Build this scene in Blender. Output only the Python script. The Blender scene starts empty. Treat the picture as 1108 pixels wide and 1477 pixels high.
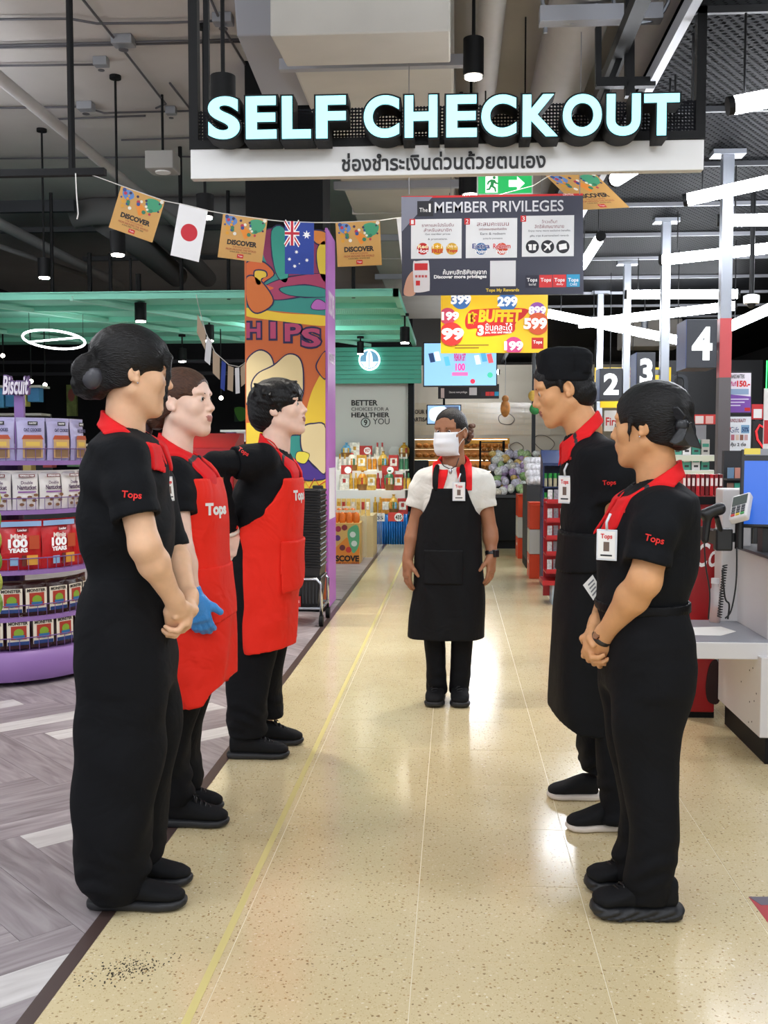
import bpy, bmesh, math, random
import numpy as np
from mathutils import Vector, Matrix
from mathutils.bvhtree import BVHTree
random.seed(7); np.random.seed(7)
S = bpy.context.scene
C = S.collection
PI = math.pi
R = math.radians

# ------------------------------------------------------------------ camera, world, exposure
W_IMG, H_IMG, F_PX = 1108.0, 1477.0, 1500.0
CAM_H = 1.35
PITCH = math.atan(85.5 / F_PX)
YAW = math.atan(101.0 / F_PX)
cam = bpy.data.cameras.new('camera')
cam.sensor_fit = 'VERTICAL'; cam.sensor_height = 36.0
cam.lens = 36.0 * F_PX / H_IMG
cam.clip_start = 0.05; cam.clip_end = 120
cam_o = bpy.data.objects.new('camera', cam); C.objects.link(cam_o)
cam_o.location = (0, 0, CAM_H)
cam_o.rotation_euler = (PI / 2 - PITCH, 0, YAW)
S.camera = cam_o
CAM_M = Matrix.Rotation(YAW, 3, 'Z') @ Matrix.Rotation(PI / 2 - PITCH, 3, 'X')
world = bpy.data.worlds.new('world'); S.world = world; world.use_nodes = True
world.node_tree.nodes['Background'].inputs[0].default_value = (0.92, 0.95, 1.0, 1)
world.node_tree.nodes['Background'].inputs[1].default_value = 0.85
S.view_settings.view_transform = 'Standard'; S.view_settings.look = 'None'
S.view_settings.gamma = 1.0; S.view_settings.use_curve_mapping = False
S.view_settings.exposure = 0.48
TUBE_POWER = 38.0          # radiance of the ceiling tubes
SPOT_POWER = 40.0

# ------------------------------------------------------------------ pixel -> world
def ray(px, py):
    return CAM_M @ Vector(((px - W_IMG / 2) / F_PX, -(py - H_IMG / 2) / F_PX, -1.0))
def at(px, py, Y=None, X=None, Z=None):
    d = ray(px, py)
    if Y is not None: t = Y / d.y
    elif X is not None: t = X / d.x
    else: t = (Z - CAM_H) / d.z
    return Vector((0, 0, CAM_H)) + d * t
def G(px, py): return at(px, py, Z=0.0)

# ------------------------------------------------------------------ materials
MATS = {}
def srgb(h):
    if isinstance(h, str):
        h = h.lstrip('#'); v = [int(h[i:i+2], 16) / 255 for i in (0, 2, 4)]
    else: v = list(h)
    return tuple((c / 12.92 if c <= 0.04045 else ((c + 0.055) / 1.055) ** 2.4) for c in v)
def mat(name, col, rough=0.5, metal=0.0, emit=0.0, spec=0.5, bump=0.0, bscale=60.0, vary=0.0, vscale=8.0,
        trans=0.0, alpha=1.0, stretch=None, sheen=0.0, coat=0.0):
    if name in MATS: return MATS[name]
    m = bpy.data.materials.new(name); m.use_nodes = True
    nt = m.node_tree; b = nt.nodes['Principled BSDF']; L = nt.links.new
    c = srgb(col); b.inputs['Base Color'].default_value = (*c, 1)
    b.inputs['Roughness'].default_value = rough; b.inputs['Metallic'].default_value = metal
    b.inputs['Specular IOR Level'].default_value = spec
    if trans: b.inputs['Transmission Weight'].default_value = trans
    if alpha < 1: b.inputs['Alpha'].default_value = alpha
    if sheen: b.inputs['Sheen Weight'].default_value = sheen; b.inputs['Sheen Roughness'].default_value = 0.4
    if coat: b.inputs['Coat Weight'].default_value = coat; b.inputs['Coat Roughness'].default_value = 0.1
    if emit:
        b.inputs['Emission Color'].default_value = (*c, 1); b.inputs['Emission Strength'].default_value = emit
    if bump or vary:
        tc = nt.nodes.new('ShaderNodeTexCoord'); mp = nt.nodes.new('ShaderNodeMapping')
        if stretch: mp.inputs['Scale'].default_value = stretch
        L(tc.outputs['Object'], mp.inputs['Vector'])
    if vary:
        n = nt.nodes.new('ShaderNodeTexNoise'); n.inputs['Scale'].default_value = vscale; n.inputs['Detail'].default_value = 5
        L(mp.outputs[0], n.inputs['Vector'])
        r = nt.nodes.new('ShaderNodeValToRGB')
        lo = tuple(max(0, x * (1 - vary)) for x in c); hi = tuple(min(1, x * (1 + vary)) for x in c)
        r.color_ramp.elements[0].position = 0.3; r.color_ramp.elements[1].position = 0.7
        r.color_ramp.elements[0].color = (*lo, 1); r.color_ramp.elements[1].color = (*hi, 1)
        L(n.outputs['Fac'], r.inputs['Fac']); L(r.outputs['Color'], b.inputs['Base Color'])
    if bump:
        n2 = nt.nodes.new('ShaderNodeTexNoise'); n2.inputs['Scale'].default_value = bscale; n2.inputs['Detail'].default_value = 4
        L(mp.outputs[0], n2.inputs['Vector'])
        bp = nt.nodes.new('ShaderNodeBump'); bp.inputs['Strength'].default_value = bump; bp.inputs['Distance'].default_value = 0.01
        L(n2.outputs['Fac'], bp.inputs['Height']); L(bp.outputs['Normal'], b.inputs['Normal'])
    MATS[name] = m
    return m
def flat(col, rough=0.6, **k):
    key = 'paint_%s_%s' % (col.lstrip('#'), ''.join('%s%s' % i for i in sorted(k.items())))
    return mat(key + str(rough), col, rough, **k)

# ------------------------------------------------------------------ mesh builder
class MB:
    def __init__(s): s.v = []; s.f = []
    def add(s, vs, fs):
        o = len(s.v); s.v += [tuple(v) for v in vs]; s.f += [tuple(i + o for i in f) for f in fs]; return s
    def box(s, c, d, rot=None):
        hx, hy, hz = d[0] / 2, d[1] / 2, d[2] / 2; c = Vector(c)
        vs = [Vector((x, y, z)) for x in (-hx, hx) for y in (-hy, hy) for z in (-hz, hz)]
        if rot is not None: vs = [rot @ v for v in vs]
        return s.add([v + c for v in vs], [(0,1,3,2),(4,6,7,5),(0,4,5,1),(2,3,7,6),(0,2,6,4),(1,5,7,3)])
    def box2(s, a, b): return s.box([(a[i] + b[i]) / 2 for i in range(3)], [abs(b[i] - a[i]) for i in range(3)])
    def cyl(s, a, b, r, n=12, r2=None, caps=True):
        a = Vector(a); b = Vector(b); r2 = r if r2 is None else r2
        d = (b - a).normalized(); q = d.to_track_quat('Z', 'Y')
        u = q @ Vector((1, 0, 0)); w = q @ Vector((0, 1, 0))
        vs = []
        for p, rr in ((a, r), (b, r2)):
            for k in range(n):
                t = 2 * PI * k / n; vs.append(p + (u * math.cos(t) + w * math.sin(t)) * rr)
        fs = [(k, (k + 1) % n, n + (k + 1) % n, n + k) for k in range(n)]
        if caps: fs += [tuple(range(n - 1, -1, -1)), tuple(range(n, 2 * n))]
        return s.add(vs, fs)
    def tube(s, pts, r, n=8, closed=False):
        pts = [Vector(p) for p in pts]; m = len(pts); vs = []; fs = []
        rr = r if isinstance(r, (list, tuple)) else [r] * m
        u = None
        for i, p in enumerate(pts):
            if closed: d = pts[(i + 1) % m] - pts[i - 1]
            else: d = pts[min(i + 1, m - 1)] - pts[max(i - 1, 0)]
            d.normalize()
            if u is None: u = d.orthogonal().normalized()
            u = (u - d * u.dot(d)).normalized(); w = d.cross(u)
            for k in range(n):
                t = 2 * PI * k / n; vs.append(p + (u * math.cos(t) + w * math.sin(t)) * rr[i])
        for i in range(m if closed else m - 1):
            j = (i + 1) % m
            for k in range(n): fs.append((i*n + k, i*n + (k+1) % n, j*n + (k+1) % n, j*n + k))
        if not closed: fs += [tuple(range(n - 1, -1, -1)), tuple(range((m-1)*n, m*n))]
        return s.add(vs, fs)
    def lathe(s, prof, c=(0, 0, 0), n=24, ax='Z'):
        vs = []; fs = []; m = len(prof)
        for (r, z) in prof:
            for k in range(n):
                t = 2 * PI * k / n
                p = (r * math.cos(t), r * math.sin(t), z)
                if ax == 'Y': p = (p[0], p[2], p[1])
                if ax == 'X': p = (p[2], p[0], p[1])
                vs.append((c[0] + p[0], c[1] + p[1], c[2] + p[2]))
        for i in range(m - 1):
            for k in range(n): fs.append((i*n + k, i*n + (k+1) % n, (i+1)*n + (k+1) % n, (i+1)*n + k))
        fs += [tuple(range(n - 1, -1, -1)), tuple(range((m-1)*n, m*n))]
        return s.add(vs, fs)
    def ball(s, c, r, n=12, m=8, rot=None):
        if not isinstance(r, (list, tuple, Vector)): r = (r, r, r)
        c = Vector(c); vs = []; fs = []
        for i in range(m + 1):
            ph = PI * i / m
            for k in range(n):
                t = 2 * PI * k / n
                p = Vector((r[0] * math.sin(ph) * math.cos(t), r[1] * math.sin(ph) * math.sin(t), r[2] * math.cos(ph)))
                if rot is not None: p = rot @ p
                vs.append(c + p)
        for i in range(m):
            for k in range(n): fs.append((i*n + k, (i+1)*n + k, (i+1)*n + (k+1) % n, i*n + (k+1) % n))
        return s.add(vs, fs)
    def prism(s, poly, o, u, v, n, t):
        """poly (list of 2-D points) on the plane o + u*x + v*y, extruded by t along n"""
        o, u, v, n = Vector(o), Vector(u), Vector(v), Vector(n); k = len(poly)
        vs = [o + u * p[0] + v * p[1] for p in poly] + [o + u * p[0] + v * p[1] + n * t for p in poly]
        fs = [tuple(range(k - 1, -1, -1)), tuple(range(k, 2 * k))] + [(i, (i+1) % k, k + (i+1) % k, k + i) for i in range(k)]
        return s.add(vs, fs)
    def mesh(s, name='mesh'):
        me = bpy.data.meshes.new(name); me.from_pydata(s.v, [], s.f); me.update(); return me
    def build(s, name, m=None, parent=None, smooth=False, bevel=0.0, seg=2, fix=True, local=False):
        me = s.mesh(name)
        if fix or smooth:
            bm = bmesh.new(); bm.from_mesh(me)
            bmesh.ops.remove_doubles(bm, verts=bm.verts, dist=1e-6)
            bmesh.ops.recalc_face_normals(bm, faces=bm.faces)
            bm.to_mesh(me); bm.free()
        return link(name, me, m, parent, smooth, bevel, seg, local)
def link(name, me, m=None, parent=None, smooth=False, bevel=0.0, seg=2, local=False):
    o = bpy.data.objects.new(name, me); C.objects.link(o)
    if m is not None:
        for mm in (m if isinstance(m, (list, tuple)) else [m]): me.materials.append(mm)
    if smooth:
        me.polygons.foreach_set('use_smooth', [True] * len(me.polygons))
        me.update()
        if smooth != 'all': me.set_sharp_from_angle(angle=R(45))
    if bevel:
        b = o.modifiers.new('bevel', 'BEVEL'); b.width = bevel; b.segments = seg; b.limit_method = 'ANGLE'
    if parent is not None:
        o.parent = parent
        if not local and parent.parent is None:
            o.matrix_parent_inverse = Matrix.LocRotScale(parent.location, parent.rotation_euler, parent.scale).inverted()
    return o
def tag(o, label=None, cat=None, group=None, kind=None):
    if label: o['label'] = label
    if cat: o['category'] = cat
    if group: o['group'] = group
    if kind: o['kind'] = kind
    return o
def thing(name, label, cat, loc=(0, 0, 0), group=None, rz=0.0):
    o = bpy.data.objects.new(name, None); C.objects.link(o)
    o.location = loc; o.rotation_euler = (0, 0, rz); o.empty_display_size = 0.1
    return tag(o, label, cat, group)
NTH = ('first second third fourth fifth sixth seventh eighth ninth tenth eleventh twelfth thirteenth fourteenth fifteenth sixteenth seventeenth eighteenth nineteenth twentieth '
       'twenty-first twenty-second twenty-third twenty-fourth twenty-fifth twenty-sixth twenty-seventh twenty-eighth twenty-ninth thirtieth').split()
def struct(o, label=None): 
    o['kind'] = 'structure'
    if label: o['label'] = label
    return o
def dup(o, offset=(0, 0, 0), rz=None, label=None, parent=None):
    c = o.copy(); C.objects.link(c)
    if parent is None:
        c.location = Vector(o.location) + Vector(offset)
        if rz is not None: c.rotation_euler = (0, 0, rz)
        if label: c['label'] = label
    else: c.parent = parent
    for ch in [x for x in o.children]: dup(ch, parent=c)
    return c

# ------------------------------------------------------------------ flat print on boards
class Board:
    """a plane in the room: origin, right u, up v, towards-viewer n; pixels are dropped onto it"""
    def __init__(s, o, u=(1, 0, 0), v=(0, 0, 1)):
        s.o = Vector(o); s.u = Vector(u).normalized(); s.v = Vector(v).normalized(); s.n = s.u.cross(s.v)
    def uv(s, px, py):
        d = ray(px, py); c = Vector((0, 0, CAM_H)); t = (s.o - c).dot(s.n) / d.dot(s.n); p = c + d * t - s.o
        return (p.dot(s.u), p.dot(s.v))
    def P(s, a, b, off=0.0): return s.o + s.u * a + s.v * b + s.n * off
    def rect(s, box, off, t, name, m, parent, px=True, bevel=0.0):
        x0, y0, x1, y1 = box
        if px:
            a0, b1 = s.uv(x0, (y0 + y1) / 2)[0], s.uv((x0 + x1) / 2, y0)[1]; a1, b0 = s.uv(x1, (y0 + y1) / 2)[0], s.uv((x0 + x1) / 2, y1)[1]
        else: a0, b0, a1, b1 = box
        return MB().prism([(a0, b0), (a1, b0), (a1, b1), (a0, b1)], s.P(0, 0, off), s.u, s.v, s.n, t).build(name, m, parent, bevel=bevel)
    def poly(s, pts, off, t, name, m, parent, px=True):
        if px: pts = [s.uv(*p) for p in pts]
        return MB().prism(pts, s.P(0, 0, off), s.u, s.v, s.n, t).build(name, m, parent)
    def disc(s, px, py, rpx, off, t, name, m, parent, ry=None, n=28):
        ry = ry or rpx
        return s.poly([(px + rpx * math.cos(2*PI*k/n), py + ry * math.sin(2*PI*k/n)) for k in range(n)], off, t, name, m, parent)
    def text(s, txt, box, off, m, parent, name='lettering', bold=0.0, t=0.0008, px=True, shear=0.0, fit='both', res=3):
        x0, y0, x1, y1 = box
        if px:
            a0, b1 = s.uv(x0, (y0 + y1) / 2)[0], s.uv((x0 + x1) / 2, y0)[1]; a1, b0 = s.uv(x1, (y0 + y1) / 2)[0], s.uv((x0 + x1) / 2, y1)[1]
        else: a0, b0, a1, b1 = box
        me = text_mesh(txt, bold, shear, res)
        vs = np.empty(len(me.vertices) * 3); me.vertices.foreach_get('co', vs); vs = vs.reshape(-1, 3)
        lo, hi = vs.min(0), vs.max(0); sz = np.maximum(hi - lo, 1e-6)
        sx, sy = (a1 - a0) / sz[0], (b1 - b0) / sz[1]
        if fit == 'h': sx = sy; a0 = (a0 + a1) / 2 - sz[0] * sx / 2
        w = np.array(s.o)[None] + ((vs[:, :1] - lo[0]) * sx + a0) * np.array(s.u) + ((vs[:, 1:2] - lo[1]) * sy + b0) * np.array(s.v) \
            + (off + (vs[:, 2:3] - lo[2]) / sz[2] * t) * np.array(s.n)
        me.vertices.foreach_set('co', w.ravel()); me.update()
        return link(name, me, m, parent)
_TC = {}
def text_mesh(txt, bold=0.0, shear=0.0, res=3):
    key = (txt, bold, shear, res)
    if key not in _TC:
        cu = bpy.data.curves.new('lettering', 'FONT'); cu.body = txt; cu.size = 1.0; cu.offset = bold; cu.shear = shear
        cu.extrude = 0.01; cu.resolution_u = res; cu.space_line = 0.9
        o = bpy.data.objects.new('lettering', cu); C.objects.link(o)
        dg = bpy.context.evaluated_depsgraph_get(); dg.update()
        _TC[key] = bpy.data.meshes.new_from_object(o.evaluated_get(dg))
        bpy.data.objects.remove(o); bpy.data.curves.remove(cu)
        _TC[key].materials.clear()
    return _TC[key].copy()

# ------------------------------------------------------------------ smooth solid modeller (signed distances -> one closed mesh)
def axis(lo, hi, coarse, fines):
    xs = [lo]
    while xs[-1] < hi:
        x = xs[-1]; st = coarse
        for (a, b, s) in fines:
            if a - coarse <= x <= b: st = min(st, s)
        xs.append(x + st)
    return np.array(xs, dtype=np.float32)
class Solid:
    def __init__(s, lo, hi, coarse=0.007, fines=()):
        """fines: list of (lo3, hi3, step)"""
        s.ax = [axis(lo[i], hi[i], coarse, [(f[0][i], f[1][i], f[2]) for f in fines]) for i in range(3)]
        s.D = np.full([len(a) for a in s.ax], 0.08, dtype=np.float32)
    def _sl(s, lo, hi):
        r = []
        for i in range(3):
            a = max(0, int(np.searchsorted(s.ax[i], lo[i])) - 1); b = min(len(s.ax[i]), int(np.searchsorted(s.ax[i], hi[i])) + 1)
            if b <= a: return None
            r.append(slice(a, b))
        return tuple(r)
    def _xyz(s, sl): return s.ax[0][sl[0]][:, None, None], s.ax[1][sl[1]][None, :, None], s.ax[2][sl[2]][None, None, :]
    def _op(s, sl, d, k, op):
        c = s.D[sl]
        if op == 'add':
            if k > 0:
                h = np.maximum(k - np.abs(c - d), 0) / k; s.D[sl] = np.minimum(c, d) - h * h * k * 0.25
            else: s.D[sl] = np.minimum(c, d)
        elif op == 'sub':
            d = -d
            if k > 0:
                h = np.maximum(k - np.abs(c - d), 0) / k; s.D[sl] = np.maximum(c, d) + h * h * k * 0.25
            else: s.D[sl] = np.maximum(c, d)
        elif op == 'and': s.D[sl] = np.maximum(c, d)
    def ell(s, c, r, k=0.01, op='add', M=None, F=None):
        """ellipsoid; M rotates the ellipsoid, F is a 4x4 frame the centre is given in"""
        rot = Matrix.Identity(3) if M is None else M
        c = Vector(c)
        if F is not None: c = F @ c; rot = F.to_3x3() @ rot
        rm = max(r) + k + 0.03
        sl = s._sl([c[i] - rm for i in range(3)], [c[i] + rm for i in range(3)])
        if sl is None: return s
        x, y, z = s._xyz(sl); x = x - c[0]; y = y - c[1]; z = z - c[2]
        a = [rot[0][i] * x + rot[1][i] * y + rot[2][i] * z for i in range(3)]
        k0 = np.sqrt(sum((a[i] / r[i]) ** 2 for i in range(3))); k1 = np.sqrt(sum((a[i] / r[i] ** 2) ** 2 for i in range(3))) + 1e-6
        s._op(sl, k0 * (k0 - 1) / k1, k, op); return s
    def cone(s, a, b, r1, r2=None, k=0.01, op='add', F=None, flat=None):
        """capsule with a tapering radius; flat=(axis vector, factor) squeezes it along that axis"""
        a, b = Vector(a), Vector(b); r2 = r1 if r2 is None else r2
        if F is not None: a, b = F @ a, F @ b
        rm = max(r1, r2) + k + 0.03
        sl = s._sl([min(a[i], b[i]) - rm for i in range(3)], [max(a[i], b[i]) + rm for i in range(3)])
        if sl is None: return s
        x, y, z = s._xyz(sl); ab = b - a; L2 = max(ab.dot(ab), 1e-9)
        px, py, pz = x - a[0], y - a[1], z - a[2]
        t = np.clip((px * ab[0] + py * ab[1] + pz * ab[2]) / L2, 0, 1)
        qx, qy, qz = px - t * ab[0], py - t * ab[1], pz - t * ab[2]
        d = np.sqrt(qx * qx + qy * qy + qz * qz)
        if flat is not None:
            n = Vector(flat[0]).normalized(); e = qx * n[0] + qy * n[1] + qz * n[2]
            d = np.sqrt(np.maximum(d * d - e * e, 0) + (e / flat[1]) ** 2)
        s._op(sl, d - (r1 + (r2 - r1) * t), k, op); return s
    def chain(s, pts, rs, k=0.01, op='add', F=None, flat=None):
        for i in range(len(pts) - 1): s.cone(pts[i], pts[i + 1], rs[i], rs[i + 1], k, op, F, flat)
        return s
    def box(s, c, h, rnd=0.005, k=0.01, op='add', M=None):
        rot = Matrix.Identity(3) if M is None else M; c = Vector(c); rm = Vector(h).length + k + 0.03
        sl = s._sl([c[i] - rm for i in range(3)], [c[i] + rm for i in range(3)])
        if sl is None: return s
        x, y, z = s._xyz(sl); x = x - c[0]; y = y - c[1]; z = z - c[2]
        q = [np.abs(rot[0][i] * x + rot[1][i] * y + rot[2][i] * z) - (h[i] - rnd) for i in range(3)]
        out = np.sqrt(sum(np.maximum(a, 0) ** 2 for a in q)); ins = np.minimum(np.maximum(np.maximum(q[0], q[1]), q[2]), 0)
        s._op(sl, out + ins - rnd, k, op); return s
    def loft(s, tab, k=0.01, op='add', ax=2, n=2.3, off=0.0, fold=None, ends=0.01):
        """tab rows: (t, c0, c1, r0, r1) along axis ax; c, r on the two other axes in order"""
        tab = np.array(sorted(tab), dtype=np.float64); t = tab[:, 0]; o = [i for i in range(3) if i != ax]
        lo = [0, 0, 0]; hi = [0, 0, 0]; g = k + 0.05 + off
        lo[ax] = t[0] - g; hi[ax] = t[-1] + g
        for j in range(2):
            lo[o[j]] = (tab[:, 1 + j] - tab[:, 3 + j]).min() - g; hi[o[j]] = (tab[:, 1 + j] + tab[:, 3 + j]).max() + g
        sl = s._sl(lo, hi)
        if sl is None: return s
        xyz = s._xyz(sl); T = s.ax[ax][sl[ax]]
        # smooth (monotone-ish) interpolation on a fine table, then box-filtered
        tt = np.linspace(t[0], t[-1], 160); w = max(3, int(160 * 0.045)) | 1
        def itp(col):
            y = np.interp(tt, t, tab[:, col]); p = np.pad(y, w // 2, mode='edge'); y = np.convolve(p, np.ones(w) / w, 'valid')
            return np.interp(T, tt, y).astype(np.float32)
        sh = [1, 1, 1]; sh[ax] = -1
        c0, c1, r0, r1 = [itp(i).reshape(sh) for i in (1, 2, 3, 4)]
        if off: r0 = r0 + off; r1 = r1 + off
        u = (xyz[o[0]] - c0) / r0; v = (xyz[o[1]] - c1) / r1
        q = (np.abs(u) ** n + np.abs(v) ** n) ** (1.0 / n)
        d = (q - 1) * np.minimum(r0, r1)
        if fold is not None: d = d + fold(*xyz)
        e = np.maximum(t[0] - off * 0 - T, T - t[-1]).reshape(sh).astype(np.float32)
        d = np.maximum(d, e) if ends == 0 else (np.maximum(d, e) + np.maximum(0, ends - np.abs(d - e)) ** 2 / (4 * ends))
        s._op(sl, d.astype(np.float32), k, op); return s
    def plane(s, p, n, op='and', box=None):
        """keep the side the normal points away from"""
        sl = (slice(None),) * 3 if box is None else s._sl(*box)
        if sl is None: return s
        x, y, z = s._xyz(sl); n = Vector(n).normalized()
        s._op(sl, ((x - p[0]) * n[0] + (y - p[1]) * n[1] + (z - p[2]) * n[2]).astype(np.float32), 0, op); return s
    def func(s, f, op='and', k=0.0):
        x, y, z = s._xyz((slice(None),) * 3); s._op((slice(None),) * 3, f(x, y, z).astype(np.float32), k, op); return s
    def noise(s, amp, f):
        x, y, z = s._xyz((slice(None),) * 3); s.D += (amp * f(x, y, z)).astype(np.float32); return s
    def copy(s):
        c = Solid.__new__(Solid); c.ax = s.ax; c.D = s.D.copy(); return c
    def arrays(s):
        D = s.D; ax = s.ax; nx, ny, nz = D.shape
        D[0] = D[-1] = 0.08; D[:, 0] = D[:, -1] = 0.08; D[:, :, 0] = D[:, :, -1] = 0.08
        I = D < 0
        cnt = np.zeros((nx-1, ny-1, nz-1), np.int8)
        for i in (0, 1):
            for j in (0, 1):
                for k in (0, 1): cnt += I[i:nx-1+i, j:ny-1+j, k:nz-1+k]
        m = (cnt > 0) & (cnt < 8); ii, jj, kk = np.nonzero(m); N = len(ii)
        idx = np.full(m.shape, -1, np.int32); idx[ii, jj, kk] = np.arange(N)
        cv = {}
        for a in (0, 1):
            for b in (0, 1):
                for c in (0, 1): cv[a, b, c] = D[ii+a, jj+b, kk+c]
        acc = np.zeros((N, 3)); num = np.zeros(N)
        for axi in range(3):
            for p in (0, 1):
                for q in (0, 1):
                    c0 = [0, 0, 0]; o = [i for i in range(3) if i != axi]; c0[o[0]] = p; c0[o[1]] = q; c1 = list(c0); c1[axi] = 1
                    a, b = cv[tuple(c0)], cv[tuple(c1)]; x = (a < 0) != (b < 0)
                    t = np.where(x, a / np.where(x, a - b, 1), 0)
                    for d in range(3): acc[:, d] += np.where(x, t if d == axi else c0[d], 0)
                    num += x
        acc /= num[:, None]
        V = np.empty((N, 3))
        for d, q in enumerate((ii, jj, kk)): V[:, d] = ax[d][q] + acc[:, d] * (ax[d][q + 1] - ax[d][q])
        F = []
        for axi in range(3):
            o = [i for i in range(3) if i != axi]
            sa = [slice(None)] * 3; sb = [slice(None)] * 3; sa[axi] = slice(0, -1); sb[axi] = slice(1, None)
            A, B = I[tuple(sa)], I[tuple(sb)]; e = np.array(np.nonzero(A != B))
            fl = A[tuple(e)]
            def cell(du, dv):
                c = e.copy(); c[o[0]] += du; c[o[1]] += dv; return idx[tuple(c)]
            q = np.stack([cell(-1, -1), cell(0, -1), cell(0, 0), cell(-1, 0)], 1)
            flip = fl if axi != 1 else ~fl
            q = np.where(flip[:, None], q, q[:, ::-1]); F.append(q)
        return V, np.concatenate(F)
    def build(s, name, m, parent, smooth_iter=0, mats=None):
        V, F = s.arrays()
        for _ in range(smooth_iter):
            A = np.zeros_like(V); n = np.zeros(len(V))
            for i in range(4):
                j = (i + 1) % 4
                np.add.at(A, F[:, i], V[F[:, j]]); np.add.at(A, F[:, j], V[F[:, i]]); np.add.at(n, F[:, i], 1); np.add.at(n, F[:, j], 1)
            V = V * 0.5 + 0.5 * A / np.maximum(n, 1)[:, None]
        me = bpy.data.meshes.new(name); me.vertices.add(len(V)); me.vertices.foreach_set('co', V.astype(np.float32).ravel())
        me.loops.add(F.size); me.loops.foreach_set('vertex_index', F.astype(np.int32).ravel())
        me.polygons.add(len(F)); me.polygons.foreach_set('loop_start', np.arange(0, F.size, 4, dtype=np.int32))
        me.polygons.foreach_set('use_smooth', np.ones(len(F), bool))
        me.update(calc_edges=True); me.validate()
        o = bpy.data.objects.new(name, me); C.objects.link(o)
        for mm in (m if isinstance(m, (list, tuple)) else [m]): me.materials.append(mm)
        if mats is not None:
            cen = V[F].mean(1); me.polygons.foreach_set('material_index', mats(cen).astype(np.int32)); me.update()
        o.parent = parent
        return o
def wr(fx, fy, fz, ph=0.0):
    return lambda x, y, z: np.sin(x * fx + y * fy + z * fz + ph + 1.5 * np.sin(z * 9 + x * 7 + ph)) 

# ------------------------------------------------------------------ surface materials with nodes
def node_mat(name, rough=0.5):
    m = bpy.data.materials.new(name); m.use_nodes = True; nt = m.node_tree; b = nt.nodes['Principled BSDF']; b.inputs['Roughness'].default_value = rough
    MATS[name] = m
    return m, nt, b, nt.nodes.new, nt.links.new
def ramp(nt, stops):
    r = nt.nodes.new('ShaderNodeValToRGB'); e = r.color_ramp.elements
    while len(e) < len(stops): e.new(0.5)
    for i, (p, c) in enumerate(stops): e[i].position = p; e[i].color = (*srgb(c), 1) if not isinstance(c, float) else (c, c, c, 1)
    return r
def terrazzo():
    m, nt, b, N, L = node_mat('terrazzo', 0.16)
    g = N('ShaderNodeNewGeometry')
    n1 = N('ShaderNodeTexNoise'); n1.inputs['Scale'].default_value = 1.3; n1.inputs['Detail'].default_value = 3; L(g.outputs['Position'], n1.inputs['Vector'])
    base = ramp(nt, [(0.3, '#d3c095'), (0.7, '#dfcfa6')]); L(n1.outputs['Fac'], base.inputs['Fac'])
    col = base.outputs['Color']
    wob = N('ShaderNodeTexNoise'); wob.inputs['Scale'].default_value = 30; L(g.outputs['Position'], wob.inputs['Vector'])
    mixv = N('ShaderNodeMix'); mixv.data_type = 'VECTOR'; mixv.inputs['Factor'].default_value = 0.018; L(g.outputs['Position'], mixv.inputs['A']); L(wob.outputs['Color'], mixv.inputs['B'])
    for sc, thr, keep, stops in ((74, 0.26, 0.55, [(0, '#97703f'), (0.4, '#7b6244'), (0.7, '#b58a55'), (1, '#6e5638')]), (64, 0.26, 0.5, [(0, '#e6d8b8'), (0.5, '#d9c496'), (1, '#efe6cf')]), (190, 0.34, 0.45, [(0, '#b39a68'), (0.5, '#c9b27e'), (1, '#f0e4c2')])):
        v = N('ShaderNodeTexVoronoi'); v.inputs['Scale'].default_value = sc; L(mixv.outputs['Result'], v.inputs['Vector'])
        lt = N('ShaderNodeMath'); lt.operation = 'LESS_THAN'; lt.inputs[1].default_value = thr; L(v.outputs['Distance'], lt.inputs[0])
        sep = N('ShaderNodeSeparateColor'); L(v.outputs['Color'], sep.inputs[0])
        gt = N('ShaderNodeMath'); gt.operation = 'GREATER_THAN'; gt.inputs[1].default_value = keep; L(sep.outputs[0], gt.inputs[0])
        mu = N('ShaderNodeMath'); mu.operation = 'MULTIPLY'; L(lt.outputs[0], mu.inputs[0]); L(gt.outputs[0], mu.inputs[1])
        m2 = N('ShaderNodeMath'); m2.operation = 'MULTIPLY'; m2.inputs[1].default_value = 0.75; L(mu.outputs[0], m2.inputs[0])
        cr = ramp(nt, stops); L(sep.outputs[1], cr.inputs['Fac'])
        mx = N('ShaderNodeMix'); mx.data_type = 'RGBA'; L(m2.outputs[0], mx.inputs['Factor']); L(col, mx.inputs['A']); L(cr.outputs['Color'], mx.inputs['B']); col = mx.outputs['Result']
    L(col, b.inputs['Base Color'])
    rr = N('ShaderNodeMapRange'); rr.inputs['To Min'].default_value = 0.10; rr.inputs['To Max'].default_value = 0.22; L(n1.outputs['Fac'], rr.inputs['Value']); L(rr.outputs[0], b.inputs['Roughness'])
    b.inputs['Specular IOR Level'].default_value = 0.55
    return m
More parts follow.
